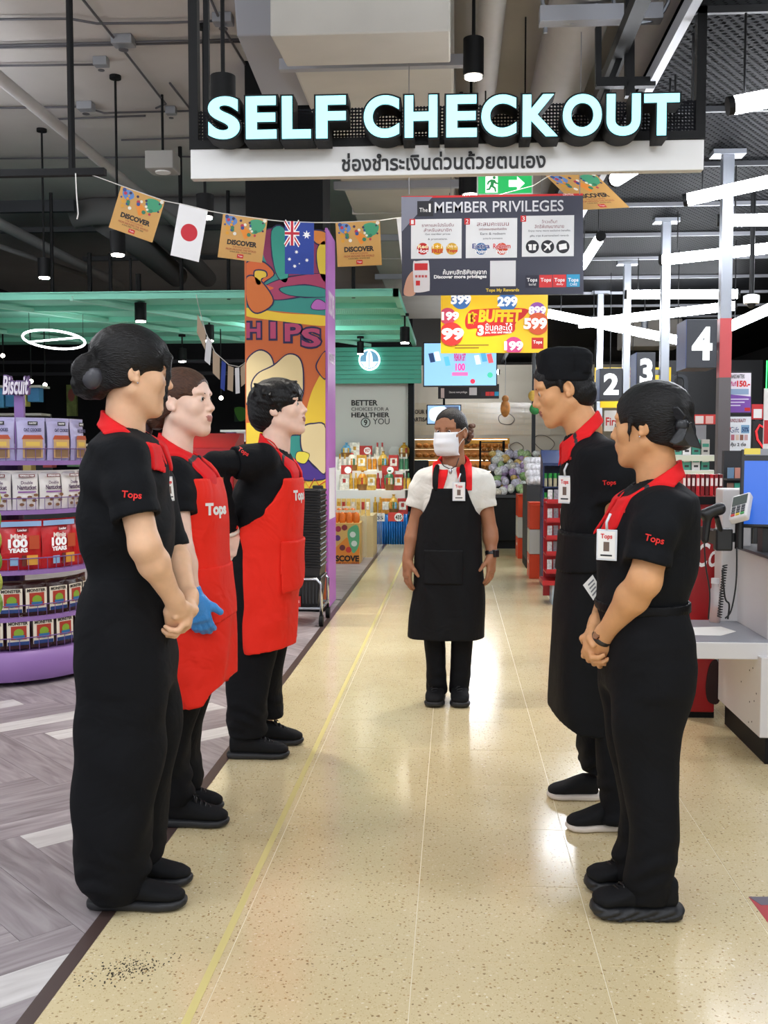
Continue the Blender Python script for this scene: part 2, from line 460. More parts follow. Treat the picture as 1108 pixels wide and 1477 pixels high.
def plankmat(name, c0, c1, c2):
    m, nt, b, N, L = node_mat(name, 0.38)
    tc = N('ShaderNodeTexCoord'); oi = N('ShaderNodeObjectInfo'); mp = N('ShaderNodeMapping'); mp.inputs['Scale'].default_value = (1.1, 9, 1)
    add = N('ShaderNodeVectorMath'); add.operation = 'MULTIPLY_ADD'
    L(oi.outputs['Random'], add.inputs[0]); add.inputs[1].default_value = (40, 23, 0); L(tc.outputs['Object'], add.inputs[2]); L(add.outputs[0], mp.inputs['Vector'])
    n = N('ShaderNodeTexNoise'); n.inputs['Scale'].default_value = 2.2; n.inputs['Detail'].default_value = 6; n.inputs['Distortion'].default_value = 1.3; L(mp.outputs[0], n.inputs['Vector'])
    cr = ramp(nt, [(0.28, c0), (0.5, c1), (0.75, c2)]); L(n.outputs['Fac'], cr.inputs['Fac'])
    hs = N('ShaderNodeHueSaturation'); mr = N('ShaderNodeMapRange'); mr.inputs['To Min'].default_value = 0.90; mr.inputs['To Max'].default_value = 1.10; L(oi.outputs['Random'], mr.inputs['Value']); L(mr.outputs[0], hs.inputs['Value'])
    L(cr.outputs['Color'], hs.inputs['Color']); L(hs.outputs['Color'], b.inputs['Base Color'])
    bp = N('ShaderNodeBump'); bp.inputs['Strength'].default_value = 0.12; L(n.outputs['Fac'], bp.inputs['Height']); L(bp.outputs['Normal'], b.inputs['Normal'])
    return m
def perforated(name, col, scale=60, r=0.30, rough=0.5, rot=0.0, metal=0.0, plane='XY'):
    """sheet with rows of small holes (alpha), in object coordinates"""
    m, nt, b, N, L = node_mat(name, rough); b.inputs['Base Color'].default_value = (*srgb(col), 1); b.inputs['Metallic'].default_value = metal
    tc = N('ShaderNodeTexCoord'); mp = N('ShaderNodeMapping'); mp.inputs['Rotation'].default_value = (0, 0, rot); sx = N('ShaderNodeSeparateXYZ'); cx = N('ShaderNodeCombineXYZ'); L(tc.outputs['Object'], sx.inputs[0]); L(sx.outputs['X'], cx.inputs[0]); L(sx.outputs[plane[1]], cx.inputs[1]); L(cx.outputs[0], mp.inputs['Vector'])
    v = N('ShaderNodeTexVoronoi'); v.inputs['Scale'].default_value = scale; v.inputs['Randomness'].default_value = 0.0; L(mp.outputs[0], v.inputs['Vector'])
    v.voronoi_dimensions = '2D'; b.inputs['Specular IOR Level'].default_value = 0.05
    gt = N('ShaderNodeMath'); gt.operation = 'GREATER_THAN'; gt.inputs[1].default_value = r; L(v.outputs['Distance'], gt.inputs[0]); L(gt.outputs[0], b.inputs['Alpha'])
    return m
TERR = terrazzo()
PLANK = plankmat('grey_plank', '#776d6e', '#988e90', '#b3abac'); PLANKW = plankmat('white_plank', '#b7b1ae', '#cfcac7', '#dedad7')
GROUT = mat('grout', '#efe6cc', 0.6); SLAB = mat('concrete_slab', '#b3aeaa', 0.9, bump=0.15, bscale=8, vary=0.07, vscale=1.4)
BLK = mat('black_steel', '#08090b', 0.6, spec=.25); DKGREY = mat('dark_grey_steel', '#2b2d31', 0.55); GREYP = mat('grey_paint', '#85868a', 0.6); CONDUIT = mat('grey_conduit', '#4f4d51', 0.5)
DUCTM = mat('insulated_duct', '#b4b1aa', 0.75, bump=0.1, bscale=10, vary=0.05, vscale=3); PIPEM = mat('pale_grey_pipe', '#aaa7a5', 0.6, vary=0.04)
GALV = mat('galvanised', '#9599a0', 0.36, metal=0.8); STRUT = mat('strut_grey', '#8e9096', 0.5)
TUBEM = mat('tube_light', '#f4f8ff', 0.5, emit=TUBE_POWER); LENS = mat('spot_lens', '#fff6e6', 0.5, emit=SPOT_POWER)
PAPERW = mat('white_paper', '#eceae6', 0.7); INK = mat('print_ink', '#1d1d22', 0.6); CHROME = mat('chrome', '#c9ccd2', 0.18, metal=1.0); BLKP = mat('black_plastic', '#0e0f12', 0.4)
WHITEP = mat('white_panel', '#e4e3df', 0.45); CREAMW = mat('cream_wall', '#d9d0bc', 0.5)

# ------------------------------------------------------------------ floor: terrazzo tiles
X_STRIP = -1.0
floor = struct(MB().box2((X_STRIP, -4, -0.14), (9, 26, -0.0012)).build('floor', GROUT), 'polished beige terrazzo floor')
gx0, gy0, ts, gap = -0.104, 2.70, 0.495, 0.0026
def clip_prism(poly, zt, name, m, parent, c=None):
    return MB().prism(poly, (0, 0, zt - 0.012), (1, 0, 0), (0, 1, 0), (0, 0, 1), 0.012).build(name, m, parent)
tile_me = None
for j in range(-2, 17):
    for i in range(-2, 7):
        x0 = gx0 + i * ts; y0 = gy0 + (j - 1) * ts
        p = at(0, 0, Y=max(0.3, y0)) 
        if x0 + ts > X_STRIP and y0 + ts > 1.2:
            a0 = max(x0 + gap / 2, X_STRIP + 0.012)
            MB().box2((a0, y0 + gap / 2, -0.012), (x0 + ts - gap / 2, y0 + ts - gap / 2, 0)).build('tile', TERR, floor, fix=False)
far_y = gy0 + 16 * ts
MB().box2((X_STRIP + 0.012, far_y, -0.012), (9, 26, 0)).build('far_tiles', TERR, floor)
MB().box2((gx0 + 7 * ts, -4, -0.012), (9, far_y, 0)).build('side_tiles', TERR, floor)
MB().box2((X_STRIP + 0.012, -4, -0.012), (gx0 + 7 * ts, gy0 - 3 * ts, 0)).build('near_tiles', TERR, floor)
# ------------------------------------------------------------------ floor: herringbone planks
fw = struct(MB().box2((-14, -4, -0.14), (X_STRIP - 0.03, 26, -0.004)).build('floor_planks', mat('plank_joint', '#5d5556', 0.8)), 'grey herringbone plank floor')
MB().box2((-14, 9.5, -0.004), (X_STRIP - 0.03, 26, -0.0005)).build('far_planks', PLANK, fw)
PW, PL = 0.1558, 0.935
org = G(84, 1067); e1 = Vector((math.cos(R(45)), math.sin(R(45)), 0)); e2 = Vector((-e1.y, e1.x, 0))
def clipx(poly, xm):
    out = []
    for k in range(len(poly)):
        a, b = poly[k], poly[(k + 1) % len(poly)]
        if a[0] <= xm: out.append(a)
        if (a[0] <= xm) != (b[0] <= xm):
            t = (xm - a[0]) / (b[0] - a[0]); out.append((xm, a[1] + t * (b[1] - a[1])))
    return out
WSET = {(0, 0), (2, 0), (-3, 0), (-2, -1), (-2, -2), (-6, -2), (5, 0), (0, 1), (-4, 1), (3, -1), (-7, 0)}
for a in range(-60, 60):
    for b in range(-8, 9):
        for kind in (0, 1):
            u0 = -a * PW + b * PL - (PW if kind else 0); v0 = a * PW + b * PL + (PW - PL if kind else 0); du, dv = (PW, PL) if kind else (PL, PW)
            g = 0.0007
            cs = [org + e1 * u + e2 * v for u, v in ((u0+g, v0+g), (u0+du-g, v0+g), (u0+du-g, v0+dv-g), (u0+g, v0+dv-g))]
            c = org + e1 * (u0 + du/2) + e2 * (v0 + dv/2)
            if c.y < 1.6 or c.y > 9.7 or min(p.x for p in cs) > X_STRIP - 0.03 or c.x < -0.62 * c.y - 0.7: continue
            poly = clipx([(p.x, p.y) for p in cs], X_STRIP - 0.03)
            if len(poly) < 3: continue
            ang = R(45) + (R(90) if kind else 0); M = Matrix.Translation((c.x, c.y, 0)) @ Matrix.Rotation(ang, 4, 'Z'); Mi = M.inverted()
            lp = [Mi @ Vector((p[0], p[1], 0)) for p in poly]
            white = kind == 0 and (a, b) in WSET
            o = MB().prism([(p.x, p.y) for p in lp], (0, 0, -0.006), (1, 0, 0), (0, 1, 0), (0, 0, 1), 0.006).build('plank', PLANKW if white else PLANK, fw); o.matrix_basis = M
struct(MB().box2((X_STRIP - 0.03, -4, -0.05), (X_STRIP + 0.012, 26, 0.002)).build('trim_1', mat('brown_trim', '#4a3a36', 0.4)), 'dark brown strip between planks and terrazzo')
tag(MB().box2((-0.640, -1, 0.0), (-0.619, 13.0, 0.0012)).build('floor_tape', mat('yellow_tape', '#d8c984', 0.5)), 'long thin yellow tape line stuck along the terrazzo aisle', 'floor tape')
rnd = random.Random(5); mb = MB()
for k in range(230):
    px = 185 + rnd.gauss(0, 30); py = 1398 + rnd.gauss(0, 9) - (px - 185) * 0.18; p = G(px, py); r = rnd.uniform(0.0012, 0.004); mb.box((p.x, p.y, 0.0006), (r, r * rnd.uniform(.6, 1.6), 0.0012))
tag(mb.build('grit_specks', mat('dark_grit', '#3f3526', 0.9), fix=False), 'scattered dark grit specks on the near terrazzo', 'grit', kind='stuff')
B = Board((0, 0, 0.0), (1, 0, 0), (0, 1, 0))
st = tag(B.poly([(1080, 1294), (1125, 1294), (1160, 1400)], 0.0, 0.001, 'floor_sticker', mat('red_vinyl', '#b3202c', 0.35), None), 'red vinyl sticker with grey edge on floor beside checkout', 'floor sticker')
B.poly([(1080, 1294), (1125, 1294), (1135, 1306), (1098, 1306)], 0.001, 0.0006, 'grey_edge', flat('#6b6470'), st)

# ------------------------------------------------------------------ shell
H_CEIL = 4.6
struct(MB().box2((-14, 1.5, H_CEIL), (1.45, 26, H_CEIL + 0.2)).build('ceiling', SLAB), 'raw grey concrete slab with conduits')
struct(MB().box2((-14, 1.5, H_CEIL + 0.9), (9, 26, H_CEIL + 1.0)).build('ceiling_void', mat('dark_void', '#191a1d', 0.9)), 'dark ceiling void')
struct(MB().box2((-14, 22.5, 0), (-0.9, 22.7, 5.4)).build('wall_back', mat('dark_wall', '#17181b', 0.8)), 'dark far wall of the grocery hall')
struct(MB().box2((-0.9, 22.5, 0), (5.8, 22.7, 5.4)).build('wall_far', mat('grey_far_wall', '#6b6863', .8)), 'grey wall above the bakery')
struct(MB().box2((5.6, 1.0, 0), (5.8, 22, 5.4)).build('wall_right', mat('dark_side_wall', '#1c1d21', 0.8)), 'dark wall beyond the checkouts')
struct(MB().box2((-9.2, 9.0, 0), (-9.0, 22.5, 5.4)).build('wall_left', MATS['dark_wall']), 'dark wall beyond the shelves')
# conduits on the slab (pixel paths on the ceiling plane)
cz = H_CEIL - 0.03
def cpath(pts, r, name='conduit', m=CONDUIT, z=None, label=None):
    z = cz if z is None else z
    return tag(MB().tube([at(px, py, Z=z) for px, py in pts], r, 8).build(name, m, smooth='all'), label, 'conduit' if name == 'conduit' else 'pipe', 'conduits on the slab' if name == 'conduit' else None)
for k, (pts, lab) in enumerate([
    ([(-20, 28), (100, 27), (140, 34), (240, 33), (310, 30)], 'grey conduit nearest the top with a bend beside two rods'),
    ([(-20, 66), (150, 62), (352, 57)], 'long grey conduit crossing the slab through a square junction box'),
    ([(-20, 69), (150, 65), (352, 60)], 'twin conduit running just under the long straight one'),
    ([(-20, 95), (148, 93)], 'short grey conduit ending beside a pendant ceiling cap'),
    ([(-20, 156), (120, 154), (150, 163), (275, 160)], 'grey conduit with a dip left of the illuminated sign'),
    ([(78, 172), (130, 170), (210, 167)], 'thin conduit ending at a small clip under the slab'),
    ([(175, 202), (275, 199)], 'short grey conduit right above the speaker box'),
    ([(-20, 229), (275, 226)], 'thin straight conduit level with the speaker box'),
    ([(95, -40), (120, 0), (167, 58), (239, 150), (225, 156)], 'conduit running away along the aisle through junction box'),
    ([(300, -10), (322, 40), (365, 112)], 'conduit running away beside the sign post'),
    ([(245, 120), (275, 158)], 'short conduit slanting away above speaker box')]):
    cpath(pts, 0.010, label=lab)
def jbox(px, py, s, lab):
    s *= .75; p = at(px, py, Z=H_CEIL - 0.05); o = MB().box(p + Vector((0, 0, .015)), (s * 1.3, s, 0.07)).build('junction_box', GREYP, bevel=0.006); MB().cyl(p - Vector((0, 0, 0.05)), p - Vector((0, 0, 0.056)), s * .3, 14).build('cover_plate', CONDUIT, o); tag(o, lab, 'junction box', 'junction boxes')
jbox(178, 62, .17, 'square junction box where two conduits cross'); jbox(146, 92, .12, 'small junction box beside a pendant cap'); jbox(124, 156, .15, 'junction box on the dipping conduit'); jbox(322, 31, .15, 'junction box near the sign post top'); jbox(247, 162, .10, 'little junction box left of the sign')
cpath([(-30, 88), (0, 113), (90, 187), (180, 261), (260, 327)], 0.05, 'sprinkler_pipe', PIPEM, 4.2, 'long pale pipe slanting across the upper ceiling beside pendant rod')
cpath([(-30, 308), (0, 323), (90, 369), (175, 412)], 0.075, 'sprinkler_pipe', PIPEM, 4.25, 'fat grey pipe low on the ceiling running away above teal canopy')
cpath([(-30, 345), (60, 376), (130, 400)], 0.04, 'sprinkler_pipe', PIPEM, 4.3, 'thin grey pipe alongside the fat one above teal canopy')
o = tag(MB().tube([at(105, 311, Y=13.2), at(135, 305, Y=13.2), at(360, 303, Y=13.2)], 0.17, 14).build('round_duct', mat('dim_duct', '#6f6d6c', .7), smooth='all'), 'dull round duct crossing behind the paper flags', 'duct')
tag(MB().tube([at(152, 318, Y=13.5), at(200, 352, Y=14.6), at(255, 398, Y=16.9)], 0.18, 14).build('round_duct', MATS['dim_duct'], smooth='all'), 'dull round duct running away under the slab behind a pendant', 'duct')
tag(MB().tube([at(200, 310, Y=13.4), at(250, 350, Y=14.8), at(300, 402, Y=17.0)], 0.14, 14).build('round_duct', MATS['dim_duct'], smooth='all'), 'narrower round duct running away behind the white flag', 'duct')
o = thing('speaker_box', 'square grey ceiling speaker box with round grille', 'speaker', at(235, 236, Y=9.5))
p = at(235, 235, Y=9.5); MB().box(p, (.26, .26, .16)).build('case', mat('box_grey', '#9a9893', .7), o, bevel=.01); MB().cyl(p - Vector((0, 0, .08)), p - Vector((0, 0, .09)), .07, 20).build('grille', WHITEP, o); MB().cyl(p + Vector((0, 0, .08)), (p.x, p.y, H_CEIL), .012, 8).build('hanger', BLK, o)
# dark truss lines and hangers in the depth of the ceiling
for k, (y_px, Yd, x0, x1, lab) in enumerate(((330, 14.5, 0, 352, 'grey channel bar across the ceiling'), (372, 17.0, 120, 352, 'higher of two far grey bars under the slab'), (384, 18.5, 0, 250, 'far thin channel bar just over the teal canopy'), (298, 12.6, -20, 108, 'short dark beam behind the slanting pipe'))):
    a, b = at(x0, y_px, Y=Yd), at(x1, y_px, Y=Yd); a.z = b.z = (a.z + b.z) / 2
    tag(MB().box(((a.x + b.x) / 2, Yd, a.z), (b.x - a.x, .07, .07 if k != 3 else .14)).build('ceiling_bar', DKGREY if k == 3 else mat('bar_grey', '#57585b', .6)), lab, 'bar', 'ceiling bars')
def rod(px, y0, y1, Yd, r=.012, lab='', m=BLK):
    a, b = at(px, y0, Y=Yd), at(px, y1, Y=Yd)
    tag(MB().cyl((b.x, Yd, b.z), (b.x, Yd, min(a.z, H_CEIL)), r, 8).build('hanger_rod', m), lab, 'rod', 'hanger rods')
rod(76, 278, 432, 11.1, .02, 'black hanger rod left above the teal canopy'); rod(130, 365, 432, 11.1, .025, 'short thick hanger on the teal canopy'); rod(160, 365, 432, 11.1, .02, 'hanger rod between the pendants over the canopy')
rod(189, 372, 432, 11.1, .014, 'thin hanger rod behind round duct'); rod(262, 195, 432, 11.1, .022, 'long black hanger rod beside the white flag'); rod(330, 275, 432, 11.1, .02, 'hanger rod behind the second gold flag'); rod(200, 395, 432, 11.1, .03, 'stubby hanger on the canopy right of round duct'); rod(510, 385, 430, 11.1, .02, 'hanger rod above the centre canopy')
# flat track beam with rod (upper left)
o = thing('track_beam', 'flat black track beam hung from a black rod at upper left', 'beam', at(60, 249, Y=6.2))
a, b = at(-30, 249, Y=6.2), at(152, 248, Y=6.2)
MB().box(((a.x + b.x) / 2, 6.2, b.z), (b.x - a.x, .05, .04)).build('rail', BLK, o); q = at(104, 246, Y=6.2); MB().cyl((q.x, 6.2, q.z), (q.x, 6.2, H_CEIL), .021, 10).build('rod', BLK, o)
s0 = at(109, 250, Y=6.17); tag(MB().tube([s0, s0 + Vector((.004, 0, -.12)), s0 + Vector((.012, 0, -.24)), s0 + Vector((.004, 0, -.27))], .004, 6).build('loose_string', PAPERW), 'loose white string hanging under the black track beam', 'string')
# pendants
def pendant(px, y0, y1, wpx, Yd, lab, lit=True, top=None):
    a, b = at(px, y0, Y=Yd), at(px, y1, Y=Yd); r = wpx * Yd / F_PX / 2; h = a.z - b.z
    o = thing('pendant_light', lab, 'pendant light', (b.x, Yd, b.z), 'black cylinder pendants')
    zt = top or H_CEIL
    MB().lathe([(r, b.z), (r, a.z), (r * .3, a.z + .01)], (b.x, Yd, 0), 20).build('housing', BLK, o, smooth=True)
    MB().cyl((b.x, Yd, a.z), (b.x, Yd, zt), .011, 8).build('rod', BLK, o); MB().cyl((b.x, Yd, zt - .03), (b.x, Yd, zt), .05, 14).build('ceiling_cap', BLK, o)
    MB().cyl((b.x, Yd, b.z - .012), (b.x, Yd, b.z + .002), r * .82, 18).build('lens', LENS if lit else DKGREY, o)
    if lit:
        l = bpy.data.lights.new('beam', 'SPOT'); l.energy = 110; l.spot_size = R(85); l.spot_blend = 0.7; l.shadow_soft_size = r; l.color = (1, .95, .87)
        lo = bpy.data.objects.new('beam', l); C.objects.link(lo); lo.location = (b.x, Yd, b.z - .03); lo.parent = o; lo.matrix_parent_inverse = Matrix.Translation(o.location).inverted()
    return o
pendant(64, 373, 400, 18, 10.4, 'small black pendant at far left above the teal canopy'); pendant(170, 334, 367, 22, 9.0, 'black cylinder pendant under the first gold flag'); pendant(296, 281, 313, 25, 8.0, 'black pendant just behind the white flag')
pendant(322, 110, 150, 36, 5.4, 'black pendant right behind the sign letter S', lit=True); pendant(683, 56, 110, 29, 6.6, 'lit black pendant hanging above the word CHECKOUT', top=4.6); pendant(679, 250, 281, 26, 8.4, 'black pendant beside the green exit sign')
for px, y0, y1, w, Yd, lab in ((203, 437, 463, 17, 11.6, 'black spotlight under the near edge of the teal canopy'), (302, 469, 491, 14, 13.0, 'black spotlight under the canopy by the small flags'), (263, 503, 521, 13, 14.6, 'black spotlight above the brown-haired head'), (182, 474, 492, 14, 13.4, 'black spotlight mid canopy above dark hair'), (584, 472, 494, 14, 12.6, 'black spotlight at the canopy corner by screen'), (520, 493, 510, 10, 15.0, 'black spotlight left of the round logo sign')):
    pendant(px, y0, y1, w, Yd, lab, top=3.02)
# ------------------------------------------------------------------ white air duct above the aisle
def dbox(o, px0, py0, px1, py1, z, h, name, m=DUCTM):
    a, b = at(px0, py0, Z=z), at(px1, py1, Z=z)
    return MB().box2((a.x, a.y, z), (b.x, b.y, z + h)).build(name, m, o, bevel=.015)
ZD = 3.9
def top_at(x): return ZD if xl < x < xr else (H_CEIL if x < xm else ZM)
o = thing('air_duct', 'large pale insulated air duct above the sign', 'air duct', (-.5, 7, ZD))
xl = at(412, 75, Z=ZD).x; xr = at(655, 75, Z=ZD).x
y1 = at(500, 80, Z=ZD).y
MB().box2((xl, y1, ZD), (xr, 20.0, ZD + .55)).build('main_run', DUCTM, o, bevel=.02)
yn = at(500, 0, Z=ZD - .28).y
MB().prism([(y1 - .05, ZD), (y1 - .55, ZD - .26), (y1 - 1.1, ZD - .30), (y1 - 1.1, ZD + .5), (y1, ZD + .5)], (xl + .08, 0, 0), (0, 1, 0), (0, 0, 1), (1, 0, 0), xr - xl - .1).build('drop_section', DUCTM, o, bevel=.01)
MB().prism([(y1 - .2, ZD + .5), (y1 - .05, ZD + .12), (y1 + 1.0, ZD + .02), (y1 + 1.6, ZD + .5)], (xl - .32, 0, 0), (0, 1, 0), (0, 0, 1), (1, 0, 0), .36).build('side_boot', mat('duct_cool_grey', '#8f9096', .7), o, bevel=.01)  # side boot in a darker, cooler grey than the main run
for yy in (y1 + .02, 9.9, 12.3, 15): MB().box2((xl - .06, yy, ZD - .07), (xr + .06, yy + .06, ZD)).build('support_strut', STRUT, o)
for yy in (8.6, 11.2, 13.8): MB().box2((xl - .012, yy, ZD - .012), (xr + .012, yy + .05, ZD + .56)).build('flange', DUCTM, o)
# vertical-looking pipe beside the duct + two fat ones
def ypipe(px, py, z, r, y0, y1_, lab, m=PIPEM):
    x = at(px, py, Z=z).x; p = MB().cyl((x, y0, z), (x, y1_, z), r, 20).build('ceiling_pipe', m, smooth=True); tag(p, lab, 'pipe', 'pale pipes along the aisle')
ypipe(706, 60, 4.15, .085, 5.6, 19, 'slim pale pipe beside the white duct'); ypipe(806, 120, 4.12, .20, 5.2, 19, 'fat pale pipe above the letters C and K'); ypipe(905, 120, 4.15, .19, 5.2, 19, 'fat pale pipe above the letter U')
o = thing('pipe_support', 'grey channel beam under the fat pipes with ring clamps', 'bracket', at(866, 25, Y=6.2))
a, b = at(778, 24, Y=6.2), at(955, 24, Y=6.2); MB().box(((a.x + b.x) / 2, 6.2, a.z), (b.x - a.x, .10, .09)).build('channel', STRUT, o, bevel=.004)
for px in (822, 925):
    c = at(px, -8, Y=6.2); MB().tube([c + Vector((.16 * math.cos(t), 0, .16 * math.sin(t))) for t in np.linspace(0, 2 * PI, 20, endpoint=False)], .012, 6, closed=True).build('ring_clamp', GALV, o)
q = at(787, 40, Y=6.2); MB().cyl(q - Vector((0, 0, .03)), q, .012, 8).build('bolt', GALV, o)
o = thing('ceiling_bracket', 'black square-tube frame hung between the fat pipes', 'bracket', at(900, 120, Y=5.4))
def bar(o, p0, p1, w, name, m=BLK): 
    d = (p1 - p0); M = d.to_track_quat('Z', 'Y').to_matrix(); return MB().box((p0 + p1) / 2, (w, w, d.length), rot=M).build(name, m, o)
bar(o, at(863, 40, Y=5.4), at(863, 123, Y=5.4), .03, 'post'); bar(o, at(860, 120, Y=5.4), at(945, 119, Y=5.4), .045, 'crossbar'); bar(o, at(908, -10, Y=5.4), at(908, 140, Y=5.4), .045, 'post'); bar(o, at(930, -10, Y=5.46), at(868, 150, Y=5.46), .03, 'brace')
# ------------------------------------------------------------------ mesh ceiling on the right
ZM = 3.24; xm = at(985, 40, Z=ZM).x
MESH = perforated('black_mesh', '#0d0e10', scale=26, r=0.34, rough=.7, rot=.6)
mc = struct(MB().box2((xm, 3.2, ZM), (9, 22, ZM + .008)).build('ceiling_mesh', MESH), 'black expanded-metal ceiling over the checkouts')
for k, yy in enumerate((4.6, 5.9, 7.0, 8.1, 9.2, 10.3, 11.4, 12.5, 13.6, 14.7)): MB().box2((xm, yy, ZM - .03), (9, yy + .022, ZM)).build('mesh_bar', mat('bar_pale', '#73757b', .5) if k > 2 else DKGREY, mc)
MB().box2((xm - .04, 3.2, ZM - .04), (xm, 22, ZM + .03)).build('edge_angle', STRUT, mc); MB().box2((xm - .22, 3.2, ZM + .10), (xm - .15, 22, ZM + .17)).build('edge_beam', BLK, mc)
MB().box2((xm + .10, 3.2, ZM + .3), (9, 22, ZM + .34)).build('void_panel', mat('void_black', '#060607', 1.0, spec=0.0), mc)
# ------------------------------------------------------------------ tube lights
ZC_ = 3.02
def tube_light(p0, p1, r, lab, wires=((.1, 1.0), (.9, 1.0))):
    d = (p1 - p0).normalized(); o = thing('tube_light', lab, 'tube light', (p0 + p1) / 2, 'white tube pendants over the checkouts')
    MB().cyl(p0, p1, r, 14).build('diffuser', TUBEM, o, smooth=True)
    for q, s in ((p0, -1), (p1, 1)): MB().cyl(q, q + d * s * .025, r * 1.06, 14).build('end_cap', BLK, o)
    for t, h in wires:
        q = p0.lerp(p1, t) + Vector((0, 0, r)); zt_ = ZM - .035 if q.x > xm and q.y > 3.2 else (ZC_ if q.x < -.6 and 11 < q.y < 16 else H_CEIL); MB().cyl(q, (q.x, q.y, max(q.z + .02, zt_)), .005, 6).build('wire', BLK, o)
    return o
def tl(a, Ya, b, Yb, r, lab, **k): return tube_light(at(a[0], a[1], Y=Ya), at(b[0], b[1], Y=Yb), r, lab, **k)
tl((1058, 152), 4.6, (1215, 122), 4.6, .038, 'bright tube light cut off at the upper right edge')
tl((992, 288), 6.35, (1215, 238), 6.1, .036, 'long tilted tube light beside the first silver pole')
tl((1040, 318), 7.0, (1250, 315), 6.9, .038, 'level tube light starting behind the nearest silver pole')
tl((956, 375), 8.3, (1180, 350), 7.9, .040, 'tilted tube light crossing the silver pole below two others')
tl((905, 425), 10.2, (1064, 424), 10.0, .042, 'level tube light high over the third lane box')
tl((790, 452), 10.95, (985, 492), 10.95, .045, 'tube light falling to the right towards the nearest lane box')
tl((835, 467), 12.2, (1060, 441), 11.8, .05, 'long tube light rising to the right across two poles')
tl((840, 383), 8.6, (866, 342), 7.9, .036, 'short tube light slanting up beside the navy board')
tl((1046, 474), 9.5, (1200, 405), 8.6, .045, 'tube light rising to the right edge above the purple poster')
tl((889, 258), 5.9, (975, 203), 5.3, .040, 'tube light half hidden behind the white board of the sign', wires=((.9, 1), (.98, 1)))
# unseen tubes around the hall; bakery and canopy ones added to brighten
for k, (x, y, lab) in enumerate(((-2.4, 1.9, 'tube light over the plank floor near the entrance'), (0.2, 1.2, 'tube light over the aisle entrance'), (2.4, 2.2, 'tube light over the nearest checkout'), (-0.2, -1.4, 'tube light over the hall entrance'), (3.4, 4.4, 'tube light over the side of the checkouts'), (-3.8, 4.6, 'tube light over the cookie stand'), (-4.6, 8.0, 'tube light beyond the cookie stand'), (0.5, 19.6, 'tube light over the bakery counter'), (0.3, 17.6, 'tube light before the bakery counter'), (-2.12, 13.2, 'tube light under the teal canopy by the gifts'))):
    tube_light(Vector((x - (.75 if y < 10 else .32), y, (2.95 if x == 3.4 else 3.55) if y < 10 else 2.85)), Vector((x + (.75 if y < 10 else .32), y, (2.95 if x == 3.4 else 3.55) if y < 10 else 2.85)), .045, lab)

W_ = flat('#ffffff'); NAVY = flat('#2b2d40'); CRIM = flat('#d42a2e'); YEL = flat('#f2c715'); GOLD = mat('gold_paper', '#c8964a', .45); TEALP = mat('teal_paint', '#86dcc2', .55); TEALD = mat('teal_dark', '#4aa891', .55)
def glow(col, s=1.0): return mat('screen_%s_%g' % (col.lstrip('#'), s), col, .3, emit=s)
def smoothpoly(pts, n=5):
    out = []; k = len(pts)
    for i in range(k):
        p0, p1, p2, p3 = pts[i-1], pts[i], pts[(i+1) % k], pts[(i+2) % k]
        for j in range(n):
            t = j / n; out.append(tuple(.5 * (2*p1[d] + (p2[d]-p0[d])*t + (2*p0[d]-5*p1[d]+4*p2[d]-p3[d])*t*t + (3*p1[d]-p0[d]-3*p2[d]+p3[d])*t**3) for d in (0, 1)))
    return out
def grow(pts, g):
    cx = sum(p[0] for p in pts) / len(pts); cy = sum(p[1] for p in pts) / len(pts); out = []
    for p in pts:
        d = math.hypot(p[0]-cx, p[1]-cy) or 1; out.append((p[0] + (p[0]-cx)/d*g, p[1] + (p[1]-cy)/d*g))
    return out

# ------------------------------------------------------------------ SELF CHECKOUT sign
YS = 4.6
B = Board((0, YS, 0)); sg = thing('overhead_sign', 'large overhead sign with glowing SELF CHECKOUT letters and white board below', 'sign', at(645, 252, Y=YS))
a, b = at(275, 254, Y=YS), at(1015, 249, Y=YS); zb = (a.z + b.z) / 2; zt = at(645, 208, Y=YS).z; zp = at(645, 150, Y=YS).z
MB().box2((a.x, YS, zb), (b.x, YS + .05, zt)).build('board', mat('sign_white', '#dcdcdb', .4), sg, bevel=.003)
MB().box2((a.x, YS - .01, zt), (b.x, YS + .05, zt + .035)).build('bottom_rail', BLK, sg)
MB().box2((a.x + .02, YS + .02, zt + .03), (b.x - .02, YS + .026, zp)).build('perforated_panel', perforated('perforated_steel', '#17181c', scale=70, r=.32, rough=.5, plane='XZ'), sg)
for x in (a.x + .015, b.x - .015): MB().box2((x - .02, YS, zt), (x + .02, YS + .05, 4.6)).build('post', BLK, sg)
for px in (298, 1003): q = at(px, 100, Y=YS + .3); MB().box2((q.x - .012, YS + .29, zt), (q.x + .012, YS + .32, 4.6)).build('rear_post', BLK, sg)
B2 = Board((0, YS - .15, 0))
LF = mat('letter_glow', '#8ee6f2', .4, emit=.98)
for ch, x0, x1 in (('S',300.5,346),('E',355,399),('L',407,448.5),('F',456,499),('C',525,576),('H',584,631),('E',644,688),('C',694.5,745),('K',754,804.5),('O',812,868),('U',875,924),('T',929,980)):
    t = (x0 - 300) / 680; y0, y1 = 139.5 - 4.5 * t, 201 - 6 * t
    h = B2.text(ch, (x0 - 3, y0 - 3, x1 + 3, y1 + 3), -.12, BLK, sg, name='letter_box', bold=.06, t=.12, res=10)
    B2.text(ch, (x0, y0, x1, y1), .001, LF, h, name='glowing_face', bold=.035, t=.004, res=10)
B.text('ช่องชำระเงินด่วนด้วยตนเอง', (493, 219, 787, 245), .001, flat('#1a1a1c'), sg, bold=.018, t=.006)
